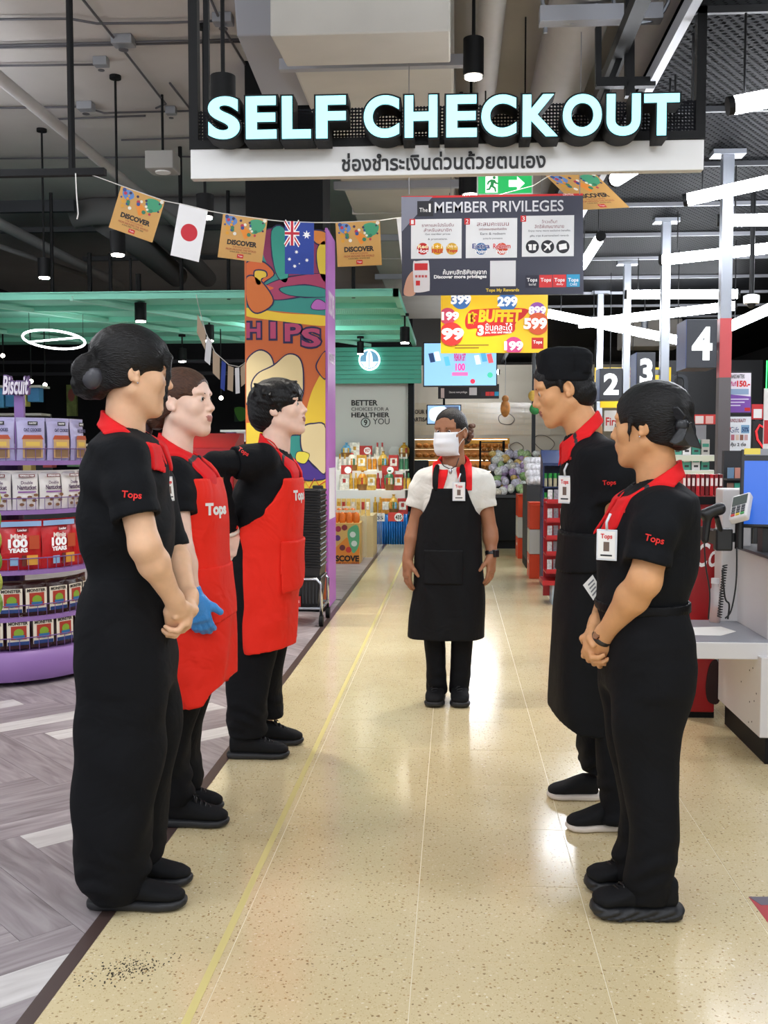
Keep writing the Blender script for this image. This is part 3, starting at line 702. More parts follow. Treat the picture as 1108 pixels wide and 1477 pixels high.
# ------------------------------------------------------------------ member board
YM = 6.6; B = Board((0, YM, 0)); NV = mat('board_navy', '#35374a', .45)
mb_ = thing('hanging_board', 'navy MEMBER PRIVILEGES board hanging below the white sign', 'sign', at(710, 425, Y=YM))
B.poly([(580, 426), (842, 424), (841, 279), (579, 283)], -.02, .02, 'panel', NV, mb_); B.poly([(579, 286), (841, 282), (841, 279), (579, 283)], .0, .001, 'red_edge', CRIM, mb_)
B.poly([(579, 284), (624, 284), (579, 335)], .0006, .0005, 'light_corner', flat('#8a8d9e'), mb_)
B.rect((602, 290, 625, 312), .001, .001, 'logo_square', flat('#26272f'), mb_); B.text('The', (605, 300, 617, 306), .003, W_, mb_); B.text('1', (618.6, 294, 621.4, 306), .003, W_, mb_)
B.text('MEMBER PRIVILEGES', (627, 290, 813, 306), .001, flat('#e2e4ea'), mb_, bold=.01)
B.text('CENTRAL', (812, 279.5, 828, 282), .002, W_, mb_)
for k, (x0, x1, y0, y1, th) in enumerate(((593, 666, 316, 373, ('ราคาและโปรโมชั่น','สำหรับสมาชิก','Get member prices','& promotions.')), (672, 746, 315, 372, ('สะสมคะแนน','แลกรับของสมนาคุณและส่วนลดพิเศษ','Earn & redeem','points for promotions')), (753, 828, 311, 370, ('ว้าวเต็ม!','สิทธิพิเศษมากมาย','Enjoy many more exclusive benefits','gifts, trips & personalized rewards')))):
    c = B.rect((x0, y0, x1, y1), .001, .0015, 'card', flat('#eef0f2'), mb_); B.rect((x0 - 2, y0, x0 + 6, y0 + 9), .0025, .001, 'number_tag', CRIM, c); B.text(str(k + 1), (x0, y0 + 1.5, x0 + 4, y0 + 7.5), .004, W_, c)
    for j, tx in enumerate(th):
        w = (46, 40, 36, 28)[j] if k != 2 else (22, 42, 60, 56)[j]; m = (x0 + x1) / 2 + 2; h = 5 if j < 2 else 3.4; yy = y0 + 6 + j * 7.2
        B.text(tx, (m - w/2, yy, m + w/2, yy + h), .003, flat('#8a4a55') if j < 2 else flat('#55565f'), c)
RED_ = flat('#c8241f'); BLU_ = flat('#2c6aa6')
for px, col, t1, t2 in ((610, RED_, 'Red', 'Hot'), (631, flat('#e8b01a'), '1+1', 'FREE'), (652, flat('#e0b13c'), 'Only at', 'Tops')):
    d = B.disc(px, 359, 8.5, .003, .0006, 'icon_disc', col, mb_); B.text(t1, (px-7, 353, px+7, 358.5), .0045, flat('#fff2c4') if col != BLU_ else W_, d, bold=.03); B.text(t2, (px-8, 359.5, px+8, 365), .0045, W_ if col is RED_ else CRIM, d, bold=.03)
for px, col, t1, t2 in ((694, BLU_, 'Extra', 'Point'), (724, flat('#d8461f'), 'Redeem', 'Point')):
    d = B.disc(px, 359, 8.5, .003, .0006, 'icon_disc', col, mb_); B.text(t1, (px-13, 351, px+13, 359), .0045, W_, d, bold=.05); B.text(t1, (px-12.6, 351.5, px+12.6, 358.7), .0052, flat('#2a3f86') if col is BLU_ else CRIM, d, bold=.02); B.text(t2, (px-8, 360, px+9, 366), .0045, W_, d, bold=.03)
for k, px in enumerate((768, 790, 812)):
    d = B.disc(px, 356, 9.5, .003, .0006, 'icon_disc', flat('#23242c'), mb_)
    if k == 0: B.rect((px-5, 355, px+5, 361), .004, .0005, 'gift_icon', W_, d); B.rect((px-.8, 350, px+.8, 361), .0046, .0004, 'gift_icon', flat('#23242c'), d); B.rect((px-6, 352.5, px+6, 355), .004, .0005, 'gift_icon', W_, d)
    elif k == 1: B.poly([(px-6,361),(px-1,356),(px-6,352),(px-4,351),(px+1.5,353),(px+5,349.5),(px+6.5,351),(px+3,354.5),(px+4.5,360),(px+3,361.5),(px+.5,357.5),(px-4,362)], .004, .0005, 'plane_icon', W_, d)
    else: B.poly([(px-6,353),(px+5,351),(px+6,359),(px-5,361)], .004, .0005, 'tag_icon', W_, d)
ph = B.poly(smoothpoly([(596, 380), (601, 377), (615, 376), (619, 380), (620, 415), (617, 420), (600, 422), (597, 416)]), .002, .003, 'phone_print', flat('#e9e4e6'), mb_); B.rect((598, 380, 617, 390), .0052, .0005, 'app_header', CRIM, ph)
for j in range(4): B.rect((599 + j*4.6, 397, 602.5 + j*4.6, 400.5), .0052, .0005, 'app_icon', flat('#c65a5a'), ph)
B.rect((600, 405, 606, 412), .0052, .0005, 'app_tile', CRIM, ph)
hp = [(583, 425), (586, 404), (594, 392), (598, 396), (599, 424)]; B.poly(smoothpoly(hp), .0008, .0009, 'hand_print', flat('#d9a58c'), mb_)
B.text('ค้นพบสิทธิพิเศษจาก', (639, 388, 702, 396), .001, W_, mb_, bold=.02); B.text('Discover more privileges', (626, 396.5, 702, 403), .001, W_, mb_, bold=.035)
B.rect((707, 376, 744, 413), .001, .001, 'white_patch', flat('#e6e7ea'), mb_); B.text('Tops My Rewards', (701, 416, 749, 422), .001, flat('#f0d24a'), mb_, bold=.03)
for k, (c, t2) in enumerate((('#2a2b3c', 'food hall'), ('#df3a3c', ''), ('#df3a3c', 'daily'), ('#2f9fce', 'CARE'))):
    x = 758 + k * 19.8; q = B.rect((x, 397 - k*.4, x + 19, 415 - k*.4), .001, .001, 'logo_tile', flat(c), mb_); B.text('Tops', (x+2, 401, x+17, 408), .0025, W_, q, bold=.02)
    if t2: B.text(t2, (x+5, 408.5, x+15, 412), .0025, W_, q)
for px in (590, 836): q = at(px, 281, Y=YM); MB().cyl((q.x, YM - .01, q.z), (q.x, YM - .01, top_at(q.x)), .003, 6).build('wire', GREYP, mb_)
# ------------------------------------------------------------------ buffet board
YB = 9.0; B = Board((0, YB, 0)); bo = thing('hanging_board', 'yellow BUFFET price board with red bubbles hanging below the navy board', 'sign', at(713, 509, Y=YB))
B.rect((636, 425, 790, 509), -.02, .02, 'panel', mat('buffet_yellow', '#f3c41a', .45), bo)
for bi, (px, py, r, c, t) in enumerate(((665, 432, 14, '#3a6fb0', '399'), (732, 435, 14, '#3a6fb0', '299'), (646, 456, 12, '#c9415e', '199'), (651, 482, 17, '#d2302a', '99'), (775, 448, 12, '#8d4a9e', '899'), (776, 467, 16, '#d2562a', '599'), (741, 499, 13, '#c8407e', '199'))):
    x0 = max(px - r, 636.5); x1 = min(px + r, 789.5); n = 28
    pts = [(min(max(px + r*math.cos(2*PI*k/n), 636.5), 789.5), min(max(py + r*math.sin(2*PI*k/n), 425.5), 508.5)) for k in range(n)]
    d = B.poly(pts, .001 + bi*.0016, .001, 'price_bubble', flat(c), bo); w = r * (1.05 if len(t) == 3 else .95); cx = min(max(px, 637 + w), 789 - w); cy = min(py, 500)
    B.text(t, (cx - w, cy - r*.52, cx + w, cy + r*.52), .0024 + bi*.0016, W_, d, bold=.05)
B.poly(smoothpoly([(671, 462), (676, 450), (690, 446), (757, 445), (757, 456), (744, 466), (738, 480), (690, 485), (688, 474), (674, 474)]), .002, .001, 'red_plate', RED_, bo)
B.text('฿', (675, 450, 690, 469), .004, YEL, bo, bold=.015); B.text('BUFFET', (690, 446.5, 753, 465), .004, YEL, bo, bold=.05, shear=.12)
B.text('3', (689, 469, 698, 484), .004, W_, bo, bold=.05); B.text('ชิ้นคละได้', (700, 466, 739, 477), .004, W_, bo, bold=.008); B.text('pcs, mix and match', (700, 477.5, 738, 482), .004, W_, bo, bold=.02)
q = B.rect((767, 487, 784, 503), .001, .001, 'logo_tile', RED_, bo); B.text('Tops', (769, 491, 782, 497), .0025, W_, q, bold=.02)
for j in range(2): B.rect((656, 497 + j*4, 705 - j*14, 498.6 + j*4), .001, .0006, 'print_line', flat('#8a7018'), bo)
for px in (650, 780): q = at(px, 425, Y=YB); MB().cyl((q.x, YB, q.z), (q.x, YB, top_at(q.x)), .003, 6).build('wire', GREYP, bo)
# ------------------------------------------------------------------ screens
def screen(px, Yd, lab, body='#0f1013'):
    B = Board((0, Yd, 0)); x0, y0, x1, y1 = px
    o = thing('tv_screen', lab, 'screen', at((x0+x1)/2, y1, Y=Yd)); B.rect((x0 - 1.5, y0 - 1.5, x1 + 1.5, y1 + 1.5), -.05, .05, 'housing', flat(body), o)
    q = at((x0+x1)/2, y0, Y=Yd); MB().cyl((q.x, Yd + .02, q.z), (q.x, Yd + .02, top_at(q.x)), .018, 8).build('mount_pole', BLK, o)
    return B, o
B, o = screen((612, 495, 716, 556), 9.6, 'lit pale blue advertising screen just under the yellow board')
B.rect((612, 495, 716, 556), .0, .002, 'picture', glow('#86bde2', .72), o)
B.text('PREMIUM GIFT', (655, 510, 672, 521), .003, glow('#b03a86', .8), o, bold=.05); B.text('100', (657, 524, 671, 535), .003, glow('#e04a9a', .9), o, bold=.05); B.rect((652, 537, 675, 542), .003, .001, 'pink_button', glow('#e868a8', .8), o)
for x, y, c in ((618, 515, '#1e3a66'), (626, 513, '#e6eef5'), (640, 520, '#58b7dc'), (684, 518, '#d8e8f4'), (693, 514, '#4fa3d0'), (702, 516, '#d85a6a')): B.poly([(x, y-5), (x+7, y-6), (x+10, y+7), (x+3, y+8)], .003, .001, 'gift_card', glow(c, .7), o)
B.disc(707, 541, 4, .003, .001, 'badge_dot', glow('#3fb596', .8), o); B.disc(682, 550, 3.5, .003, .001, 'badge_dot', glow('#d8304a', .8), o)
B = Board((0, 10.4, 0)); o = thing('hanging_board', 'small dark member board under the pale blue screen', 'sign', at(677, 574, Y=10.4)); B.rect((632, 554, 720, 575), -.02, .02, 'panel', flat('#26272c'), o)
B.text('Discover more privileges', (648, 564, 674, 568), .001, W_, o); B.rect((677, 559, 688, 570), .001, .001, 'white_patch', flat('#d9dadd'), o); B.rect((636, 560, 641, 574), .001, .001, 'phone_print', flat('#d8c8c4'), o)
for k, c in enumerate(('#2a2b3c', '#d43a3c', '#d43a3c', '#2f9fce')): B.rect((694 + k*6.5, 565, 700 + k*6.5, 571), .001, .001, 'logo_tile', flat(c), o)
q = at(677, 554, Y=10.4); MB().cyl((q.x - .2, 10.41, q.z), (q.x - .2, 10.41, top_at(q.x - .2)), .004, 6).build('wire', BLK, o)
B, o = screen((617, 585, 664, 611), 17.5, 'small far screen with a pale blue still behind the masked person'); B.rect((617, 585, 664, 611), 0, .002, 'picture', glow('#8fb4dc', .85), o); B.poly(smoothpoly([(622, 606), (620, 592), (630, 587), (645, 589), (640, 606)]), .003, .001, 'pale_swirl', glow('#dfe8f2', .9), o); B.rect((642, 586, 662, 596), .003, .001, 'dark_patch', glow('#4a5a78', .5), o)
# exit sign
YE = 8.0; B = Board((0, YE, 0)); o = thing('exit_sign', 'green running-man exit sign with a white arrow', 'exit sign', at(728, 280, Y=YE))
B.rect((688, 250, 769, 281), -.05, .05, 'housing', flat('#c9d4cf'), o); B.rect((690, 251, 767, 279), 0, .002, 'green_face', glow('#109a4c', .75), o)
B.rect((700.5, 253, 718, 278), .003, .001, 'door_print', glow('#f2fff6', .95), o)
G_ = glow('#0d7c3c', .5)
B.disc(713, 256.5, 2.2, .004, .001, 'running_figure', G_, o); B.poly([(708,259),(714,259.5),(716,263),(719,264),(718.5,266),(714.5,265.5),(713,264),(712,268),(715.5,271),(716,277),(713.5,277),(713,272.5),(709,270),(707,274),(702,275),(701.5,272.8),(705,272),(707.5,266),(708,262.5),(705.5,264),(704.5,267),(702.5,266.5),(703.5,262)], .004, .001, 'running_figure', G_, o)
B.poly([(734, 260), (746, 260), (746, 254.5), (757, 264.5), (746, 275), (746, 269.5), (734, 269.5)], .003, .001, 'arrow_print', glow('#f2fff6', .95), o)
for px in (700, 757): q = at(px, 250, Y=YE); MB().cyl((q.x, YE + .02, q.z), (q.x, YE + .02, 4.6), .006, 6).build('rod', BLK, o)

# ------------------------------------------------------------------ paper flags on a string
YF = 6.2
tag(MB().tube([at(x, y, Y=YF if x < 570 else 6.75) for x, y in ((105, 243), (140, 255), (175, 268), (238, 290), (259, 294), (300, 304), (322, 308), (386, 317), (411, 319.5), (453, 321), (484, 321), (548, 318), (576, 314), (650, 300), (769, 268), (790, 255), (850, 236))], .003, 6).build('flag_string', mat('white_cord', '#d8d6d0', .8)), 'white string carrying the paper flags from rail to rail', 'string')
FG = 'paper flags on the near string'
def flag(cs, kind, lab, Yd=YF, grp=FG, detail=True):
    P = [at(x, y, Y=Yd) for x, y in cs]     # tl, tr, br, bl
    u = (P[1] - P[0]); v = (P[0] - P[3]); w, h = u.length, v.length; o = Board(P[3], u, v)
    base = {'d': GOLD, 'j': flat('#eeeef0'), 'a': flat('#1f3f9c'), 'w': flat('#e8e8ea'), 'p': flat('#b9a389')}[kind]
    q = o.poly([(0, 0), (w, 0), (w, h), (0, h)], -.0015, .003, 'paper_flag', base, None, px=False); tag(q, lab, 'flag', grp)
    if not detail: return q
    def pd(pts, off, nm, m): return o.poly([(a*w, b*h) for a, b in pts], off, .0006, nm, m, q, px=False)
    def disc(cx, cy, r, nm, m, off=.0016, n=16): return pd([(cx + r*math.cos(2*PI*k/n), cy + r*(w/h)*math.sin(2*PI*k/n)) for k in range(n)], off, nm, m)
    if kind == 'd':
        r = random.Random(11)
        pd(smoothpoly([(.62, .90), (.80, .96), (.97, .88), (.92, .72), (.82, .66), (.72, .62), (.66, .70)]), .0016, 'green_map', flat('#3f9a72'))
        pd(smoothpoly([(.42, .72), (.55, .74), (.66, .62), (.56, .48), (.48, .60)]), .0016, 'orange_map', flat('#e58a2a'))
        pd(smoothpoly([(.08, .94), (.26, .96), (.34, .84), (.22, .74), (.10, .80)]), .0016, 'blue_map', flat('#5f86c4'))
        for col in ('#b8324a', '#2d4a8a', '#e6e0d2', '#3c2f4c', '#d89a2a', '#2f7a5a'):
            mb = MB()
            for k in range(5):
                cx, cy = r.uniform(.06, .95), r.uniform(.55, .95); rr = r.uniform(.022, .045); n = 10
                mb.prism([((cx + rr*math.cos(2*PI*i/n))*w, (cy + rr*math.sin(2*PI*i/n))*h) for i in range(n)], o.P(0, 0, .0023 + .0004*k), o.u, o.v, o.n, .0003)
            mb.build('collage_dots', flat(col), q)['kind'] = 'stuff'
        o.text('DISCOVER', (.17*w, .32*h, .84*w, .44*h), .0018, flat('#231a14'), q, bold=.05, px=False)
        o.text('THE EXCLUSIVES', (.30*w, .265*h, .70*w, .30*h), .0018, flat('#9c3226'), q, px=False); o.text('FROM AROUND THE WORLD', (.16*w, .20*h, .84*w, .245*h), .0018, flat('#9c3226'), q, px=False); o.text('6 AUG 2025 - 19 AUG 2025', (.26*w, .155*h, .74*w, .185*h), .0018, flat('#231a14'), q, px=False)
        pd([(.43, .04), (.57, .04), (.57, .13), (.43, .13)], .0016, 'logo_tile', RED_); o.text('Tops', (.45*w, .065*h, .55*w, .105*h), .0026, W_, q, px=False)
    if kind == 'j': disc(.5, .5, .29, 'red_disc', flat('#c81e30'), n=32)
    if kind == 'a':
        def star(cx, cy, r, n=7): pd([(cx + (r if k % 2 == 0 else r*.45)*math.sin(PI*k/n), cy + (r if k % 2 == 0 else r*.45)*(w/h)*math.cos(PI*k/n)) for k in range(2*n)], .0016, 'star', W_)
        for a_, b_ in (((0, .54), (.5, 1)), ((0, 1), (.5, .54))):
            d = Vector((b_[0]-a_[0], b_[1]-a_[1])); n_ = Vector((-d.y, d.x)).normalized()
            for wd, m, off in ((.045, W_, .0016), (.018, flat('#c8203a'), .0022)): pd([(a_[0]+n_.x*wd, a_[1]+n_.y*wd), (b_[0]+n_.x*wd, b_[1]+n_.y*wd), (b_[0]-n_.x*wd, b_[1]-n_.y*wd), (a_[0]-n_.x*wd, a_[1]-n_.y*wd)], off, 'saltire', m)
        for wd, m, off in ((.08, W_, .0026), (.045, flat('#c8203a'), .0031)):
            pd([(.25-wd, .54), (.25+wd, .54), (.25+wd, 1), (.25-wd, 1)], off, 'cross', m); pd([(0, .77-wd*.55), (.5, .77-wd*.55), (.5, .77+wd*.55), (0, .77+wd*.55)], off + .0002, 'cross', m)
        star(.75, .75, .15); star(.40, .42, .07); star(.16, .28, .07); star(.76, .27, .07); star(.34, .15, .07); star(.50, .20, .035, 5)
    return q
flag([(175, 268), (238, 290), (219, 349), (157, 328)], 'd', 'tilted gold DISCOVER flag furthest from the sign centre')
flag([(259, 293), (300, 303), (286, 377), (246, 368)], 'j', 'white flag with a red disc beside the tilted gold one')
flag([(322, 308), (386, 316), (379, 379), (314, 371)], 'd', 'gold DISCOVER flag between the red-disc flag and the blue flag')
flag([(411, 319), (453, 320), (453, 395), (411, 395)], 'a', 'blue flag with union crosses and white stars on the column')
flag([(484, 321), (548, 318), (551, 382), (487, 385)], 'd', 'gold DISCOVER flag between the blue flag and navy board')
flag([(572, 314), (592, 311), (594, 385), (580, 385)], 'w', 'white flag mostly hidden behind the navy board', Yd=6.75)
flag([(787, 253), (857, 249), (873, 291), (838, 303)], 'd', 'gold flag sticking out behind the navy board by the exit sign', Yd=6.75)
YF2 = 11.0
tag(MB().tube([at(x, y, Y=YF2) for x, y in ((283, 425), (286, 440), (297, 480), (310, 508), (330, 526), (345, 529), (358, 520))], .004, 6).build('flag_string', MATS['white_cord']), 'far string of little flags under the teal canopy', 'string')
for k, (cs, kind) in enumerate((([(285, 453), (297, 478), (293, 503), (284, 480)], 'p'), ([(298, 485), (306, 492), (302, 533), (295, 520)], 'w'), ([(307, 505), (317, 515), (315, 548), (307, 538)], 'p'), ([(320, 520), (326, 524), (325, 563), (318, 560)], 'a'), ([(329, 527), (337, 530), (336, 562), (328, 562)], 'p'), ([(339, 531), (345, 530), (346, 568), (340, 568)], 'w'), ([(347, 530), (355, 523), (355, 557), (348, 558)], 'p'))):
    lab = ('tan', 'white', 'tan', 'blue', 'tan', 'white', 'tan')[k]; pos = ('topmost', 'second', 'third', 'fourth', 'fifth', 'sixth', 'last')[k]
    f = flag(cs, kind, '%s little %s flag along the far string beside the mural column' % (pos, lab), YF2, 'little flags on the far string', False)

# ------------------------------------------------------------------ painted column with purple side
YC0, YC1, XC0, XC1 = 8.72, 9.28, at(355, 700, Y=8.72).x, at(470, 700, Y=8.72).x
col = struct(MB().box2((XC0 + .01, YC0 + .02, 0), (XC1 - .02, YC1 - .02, H_CEIL)).build('column', mat('black_column', '#08090b', .7, spec=.2)), 'square black column wrapped with a food mural')
B = Board((0, YC0, 0)); ZMU = at(412, 333, Y=YC0).z
mu = tag(MB().box2((XC0, YC0, .05), (XC1, YC0 + .02, ZMU)).build('mural_panel', flat('#cf6a35'), None), 'colourful cartoon food mural panel reading HIPS on the column', 'mural')
NV2 = flat('#241f4e')
def shape(pts, c, off=.001, out=2.2, sm=True):
    p = smoothpoly(pts) if sm else pts; p = [(min(max(x, 355.6), 469.6), y) for x, y in p]
    if out: 
        g = [(min(max(x, 355.4), 469.8), y) for x, y in grow(p, out)]; B.poly(g, off, .0008, 'outline', NV2, mu)
    B.poly(p, off + .001, .0008, 'painted_shape', flat(c), mu)
shape([(355, 334), (470, 334), (470, 455), (355, 445)], '#2f8f86', .0005, 0, False)
shape([(380, 334), (440, 334), (466, 360), (458, 400), (420, 408), (385, 380)], '#8e2f5c'); shape([(392, 334), (412, 334), (415, 404), (398, 392)], '#35a08f', .003)
shape([(448, 334), (470, 336), (470, 352), (456, 350)], '#e08a3a', .003); shape([(458, 360), (470, 350), (470, 405), (460, 390)], '#e2c640', .003); shape([(355, 380), (378, 378), (395, 395), (380, 408), (395, 416), (370, 420), (355, 402)], '#d9672f', .0035); shape([(368, 392), (382, 392), (384, 399), (377, 402), (376, 410), (370, 409)], '#e8c53f', .006)
shape([(388, 410), (420, 400), (470, 396), (470, 420), (430, 428), (395, 432), (380, 420)], '#a93b63', .003); shape([(405, 416), (440, 412), (470, 418), (470, 428), (420, 426)], '#2f8f86', .0055)
shape([(355, 403), (372, 402), (394, 434), (372, 451), (358, 438)], '#d2702f', .006); shape([(355, 444), (410, 452), (470, 456), (470, 470), (410, 464), (355, 456)], '#edc83a', .004, 0)
shape([(450, 440), (458, 432), (470, 438), (470, 446), (452, 446)], '#b565b8', .0065, 1)
for ch, x0, x1, y0, y1 in (('H', 355.5, 377, 464, 489), ('I', 389, 399, 463, 490), ('P', 410, 436, 465, 494), ('S', 434, 464, 472, 502)):
    B.text(ch, (x0 - (0 if ch == 'H' else 1.5), y0 - 1.5, x1 + 1.5, y1 + 1.5), .004, NV2, mu, bold=.11); B.text(ch, (x0 + (0 if ch == 'H' else 1), y0 + 1.5, x1 - 1, y1 - 1.5), .006, flat('#b5446e'), mu, bold=.03)
shape([(355, 545), (357, 520), (374, 506), (390, 514), (394, 535), (380, 552), (364, 575), (355, 580)], '#e3cf9d', .004); shape([(364, 560), (372, 540), (395, 528), (415, 512), (432, 518), (437, 545), (430, 580), (380, 590)], '#e3cf9d', .007); shape([(458, 525), (470, 508), (470, 545), (460, 536)], '#d2702f', .007)
shape([(440, 600), (452, 560), (470, 540), (470, 640), (430, 640)], '#edc83a', .0035, 0); shape([(355, 610), (470, 605), (470, 740), (355, 740)], '#edcf3f', .003, 0, False)
shape([(400, 632), (470, 632), (470, 662), (400, 660)], '#2f8f86', .0045); shape([(435, 640), (437, 618), (452, 612), (470, 618), (470, 680), (455, 672), (440, 655)], '#e3cf9d', .0085)
shape([(420, 668), (440, 662), (455, 676), (470, 678), (470, 690), (430, 690)], '#4a2f8c', .0065); shape([(430, 652), (446, 655), (440, 668), (428, 664)], '#e8d84a', .0095, 1)
for pts in ([(434, 706), (440, 694), (446, 704), (454, 690), (460, 700), (470, 694)], [(440, 728), (446, 712), (456, 706), (450, 722), (444, 734)]):
    MB().tube([at(x, y, Y=YC0 - .004) for x, y in pts], .006, 6).build('painted_line', flat('#d2562a') if pts[0][0] == 434 else NV2, mu)
pp = tag(MB().box2((XC1, YC0, .03), (XC1 + .02, YC1, ZMU + .02)).build('purple_panel', mat('purple_print', '#b86cc4', .45), None), 'tall narrow purple printed panel on the side of the mural column', 'panel')
Bp = Board((XC1 + .02, 0, 0), (0, 1, 0), (0, 0, 1))
for (tx, z0, z1) in (('DISCOVER', 2.52, 2.72), ('THE EXCLUSIVES', 2.12, 2.20)): Bp.text(tx, (YC0 + .08, z0, YC1 - .08, z1), .001, flat('#efe2f2'), pp, px=False, bold=.02)
Bp.rect((YC0 + .06, .78, YC1 - .06, 1.22), .001, .001, 'white_patch', flat('#ece6ee'), pp, px=False)
# ------------------------------------------------------------------ teal canopy
ZC, YN, YFAR = 3.02, 11.0, 16.1; XCR = at(575, 426, Y=YN).x
cp = thing('teal_canopy', 'wide teal mesh canopy frame hanging over the deli area', 'canopy', (-4, 13, ZC))
TMESH = perforated('teal_mesh', '#90e0c8', scale=30, r=.16, rough=.6, rot=.7)
MB().box2((-9.0, YN, ZC + .03), (XCR, YFAR, ZC + .036)).build('mesh_sheet', TMESH, cp)
for yy in (YN, 11.9, 12.9, 14.0, 15.1): MB().box2((-9.0, yy, ZC - .03), (XCR, yy + .07, ZC + .05)).build('cross_beam', TEALP, cp)
MB().box2((XCR - .06, YN, ZC - .03), (XCR, YFAR, ZC + .05)).build('side_beam', TEALP, cp)
for x in (-6.6, -4.2, -2.9): bar(cp, Vector((x - 1.2, YN, ZC - .02)), Vector((x + 1.6, YFAR, ZC - .02)), .05, 'diagonal_brace', mat('teal_light', '#9fe0cc', .5))
for x in (-7.5, -5.0, -2.0): MB().cyl((x, YN + .1, ZC), (x, YN + .1, H_CEIL), .012, 8).build('hanger', BLK, cp)
xfr = at(608, 520, Y=15.9).x
fa = thing('fascia_board', 'teal slatted fascia under the canopy with the round logo', 'fascia', (-1.4, 15.9, 2.4))
for k in range(8): z = at(540, 553, Y=15.9).z + k * .069; MB().box2((-2.2, 15.9, z), (xfr, 15.95, z + .064)).build('slat', TEALD, fa)
B = Board((0, 15.85, 0)); lg = thing('logo_sign', 'round glowing white leaf logo on the teal fascia', 'sign', at(533, 534, Y=15.85))
B.disc(533, 519, 15.5, -.02, .03, 'backing', glow('#eaf6ff', 1.6), lg); B.disc(533, 519, 13.2, .011, .004, 'blue_face', glow('#6aa3c8', .35), lg)
LW = glow('#f4fbff', 1.3); B.poly(smoothpoly([(533, 506), (537, 513), (537, 524), (533, 531), (529, 524), (529, 513)]), .016, .003, 'leaf', LW, lg); B.rect((532.3, 508, 533.7, 530), .0195, .001, 'leaf_vein', glow('#6aa3c8', .35), lg)
B.poly([(521, 522), (529, 522), (531, 531), (526, 529)], .016, .003, 'hill', LW, lg); B.poly([(545, 522), (537, 522), (535, 531), (540, 529)], .016, .003, 'hill', LW, lg)
# blue disc and ring light, left
o = thing('ceiling_disc', 'round blue suspended ceiling disc under the teal canopy', 'ceiling disc', at(80, 485, Y=13.5)); c = at(60, 472, Y=14.4)
MB().lathe([(1.15, c.z - .0), (1.2, c.z + .04), (1.2, c.z + .16), (1.15, c.z + .18)], (c.x - .2, 14.4, 0), 40).build('disc', mat('blue_paint', '#1f6f9a', .5), o, smooth=True); MB().cyl((c.x, 14.4, c.z + .18), (c.x, 14.4, ZC), .02, 8).build('rod', BLK, o)
o = thing('ring_light', 'glowing oval ring light hung below the blue disc', 'ring light', at(78, 493, Y=12.4)); c = at(78, 490, Y=12.4)
MB().tube([c + Vector((.36 * math.cos(t), .36 * math.sin(t), -.075 * math.sin(t))) for t in np.linspace(0, 2*PI, 40, endpoint=False)], .013, 8, closed=True).build('ring', mat('ring_glow', '#ffffff', .5, emit=6), o); MB().tube([c + Vector((-.35, .08, -.017)), c + Vector((.35, -.08, .017))], .011, 8).build('cross_tube', MATS['ring_glow'], o)
for k in range(3): MB().cyl(c + Vector((.36*math.cos(k*2.1), .36*math.sin(k*2.1), 0)), (c.x + .36*math.cos(k*2.1), c.y + .36*math.sin(k*2.1), ZC), .003, 6).build('wire', BLK, o)
# ------------------------------------------------------------------ BETTER CHOICES wall
YW = 16.2; xa, xb = at(486, 640, Y=YW).x, at(589, 640, Y=YW).x
wp = struct(MB().box2((xa - .6, YW, 0), (xb, YW + .12, 2.66)).build('wall_partition', mat('warm_white_wall', '#d3d0ca', .6)), 'pale partition wall with BETTER CHOICES lettering')
B = Board((0, YW, 0)); DKT = flat('#2c2a28')
for tx, bx, bd in (('BETTER', (507, 577, 545, 585), .03), ('CHOICES FOR A', (507, 587.5, 561, 592.5), .0), ('HEALTHIER', (507, 595, 562, 602), .03), ('YOU', (538, 603.5, 562, 612), .0)): B.text(tx, bx, .001, DKT, wp, bold=bd, t=.01)
B.disc(527.5, 609.5, 7, .001, .004, 'small_logo', DKT, wp); B.disc(527.5, 609.5, 5.8, .005, .002, 'small_logo', flat('#c9d2cc'), wp); B.text('9', (525, 605, 530, 614), .007, DKT, wp, bold=.03)
for hx, hy in ((570, 652), (562, 672), (577, 667)): B.poly([(hx + 10*math.cos(R(60*k)), hy + 9*math.sin(R(60*k))) for k in range(6)], .001, .02, 'hexagon_tile', mat('hex_white', '#e4e2dd', .5), wp)
struct(MB().box2((xb, YW - .1, 0), (xb + .09, YW + .15, 2.75)).build('trim_2', BLK), 'black door frame post beside the partition')

# ------------------------------------------------------------------ gift hamper table
YT = 15.3
tb = thing('display_table', 'gift table with a glossy blue pleated skirt', 'table', at(560, 787, Y=YT))
tx0, tx1 = at(532, 770, Y=YT).x, at(588, 770, Y=YT).x; zt_ = at(560, 742, Y=YT).z
mb = MB(); n = 60; vs = []
for k in range(n + 1):
    x = tx0 + (tx1 - tx0) * k / n; y = YT + .03 * math.sin(k * 1.7); vs += [(x, y, .0), (x, y * .0 + YT + .012 * math.sin(k * 1.7), zt_)]
mb.add(vs, [(2*k, 2*k+2, 2*k+3, 2*k+1) for k in range(n)]); sk = mb.build('skirt', mat('blue_satin', '#1668b4', .28, bump=.3, bscale=14), tb, smooth='all'); sm = sk.modifiers.new('t', 'SOLIDIFY'); sm.thickness = .01
MB().box2((tx0 - 1.2, YT, zt_ - .03), (tx1, YT + .8, zt_)).build('top', mat('blue_top', '#1b5f9e', .5), tb)
for x in (tx0 + .1, tx1 - .1): MB().box((x, YT + .7, zt_ / 2), (.05, .05, zt_)).build('leg', BLK, tb)
rnd = random.Random(21)
GC = ('#c8962e', '#b5302c', '#e0b648', '#d8d2c4', '#c9a24a', '#a8342e', '#e8e2d6', '#d08a2a', '#3f7a58', '#6fb0d8')
hamp = [mat('wrap_%d' % i, c, .3, bump=.5, bscale=40, vary=.3, vscale=25) for i, c in enumerate(GC)]
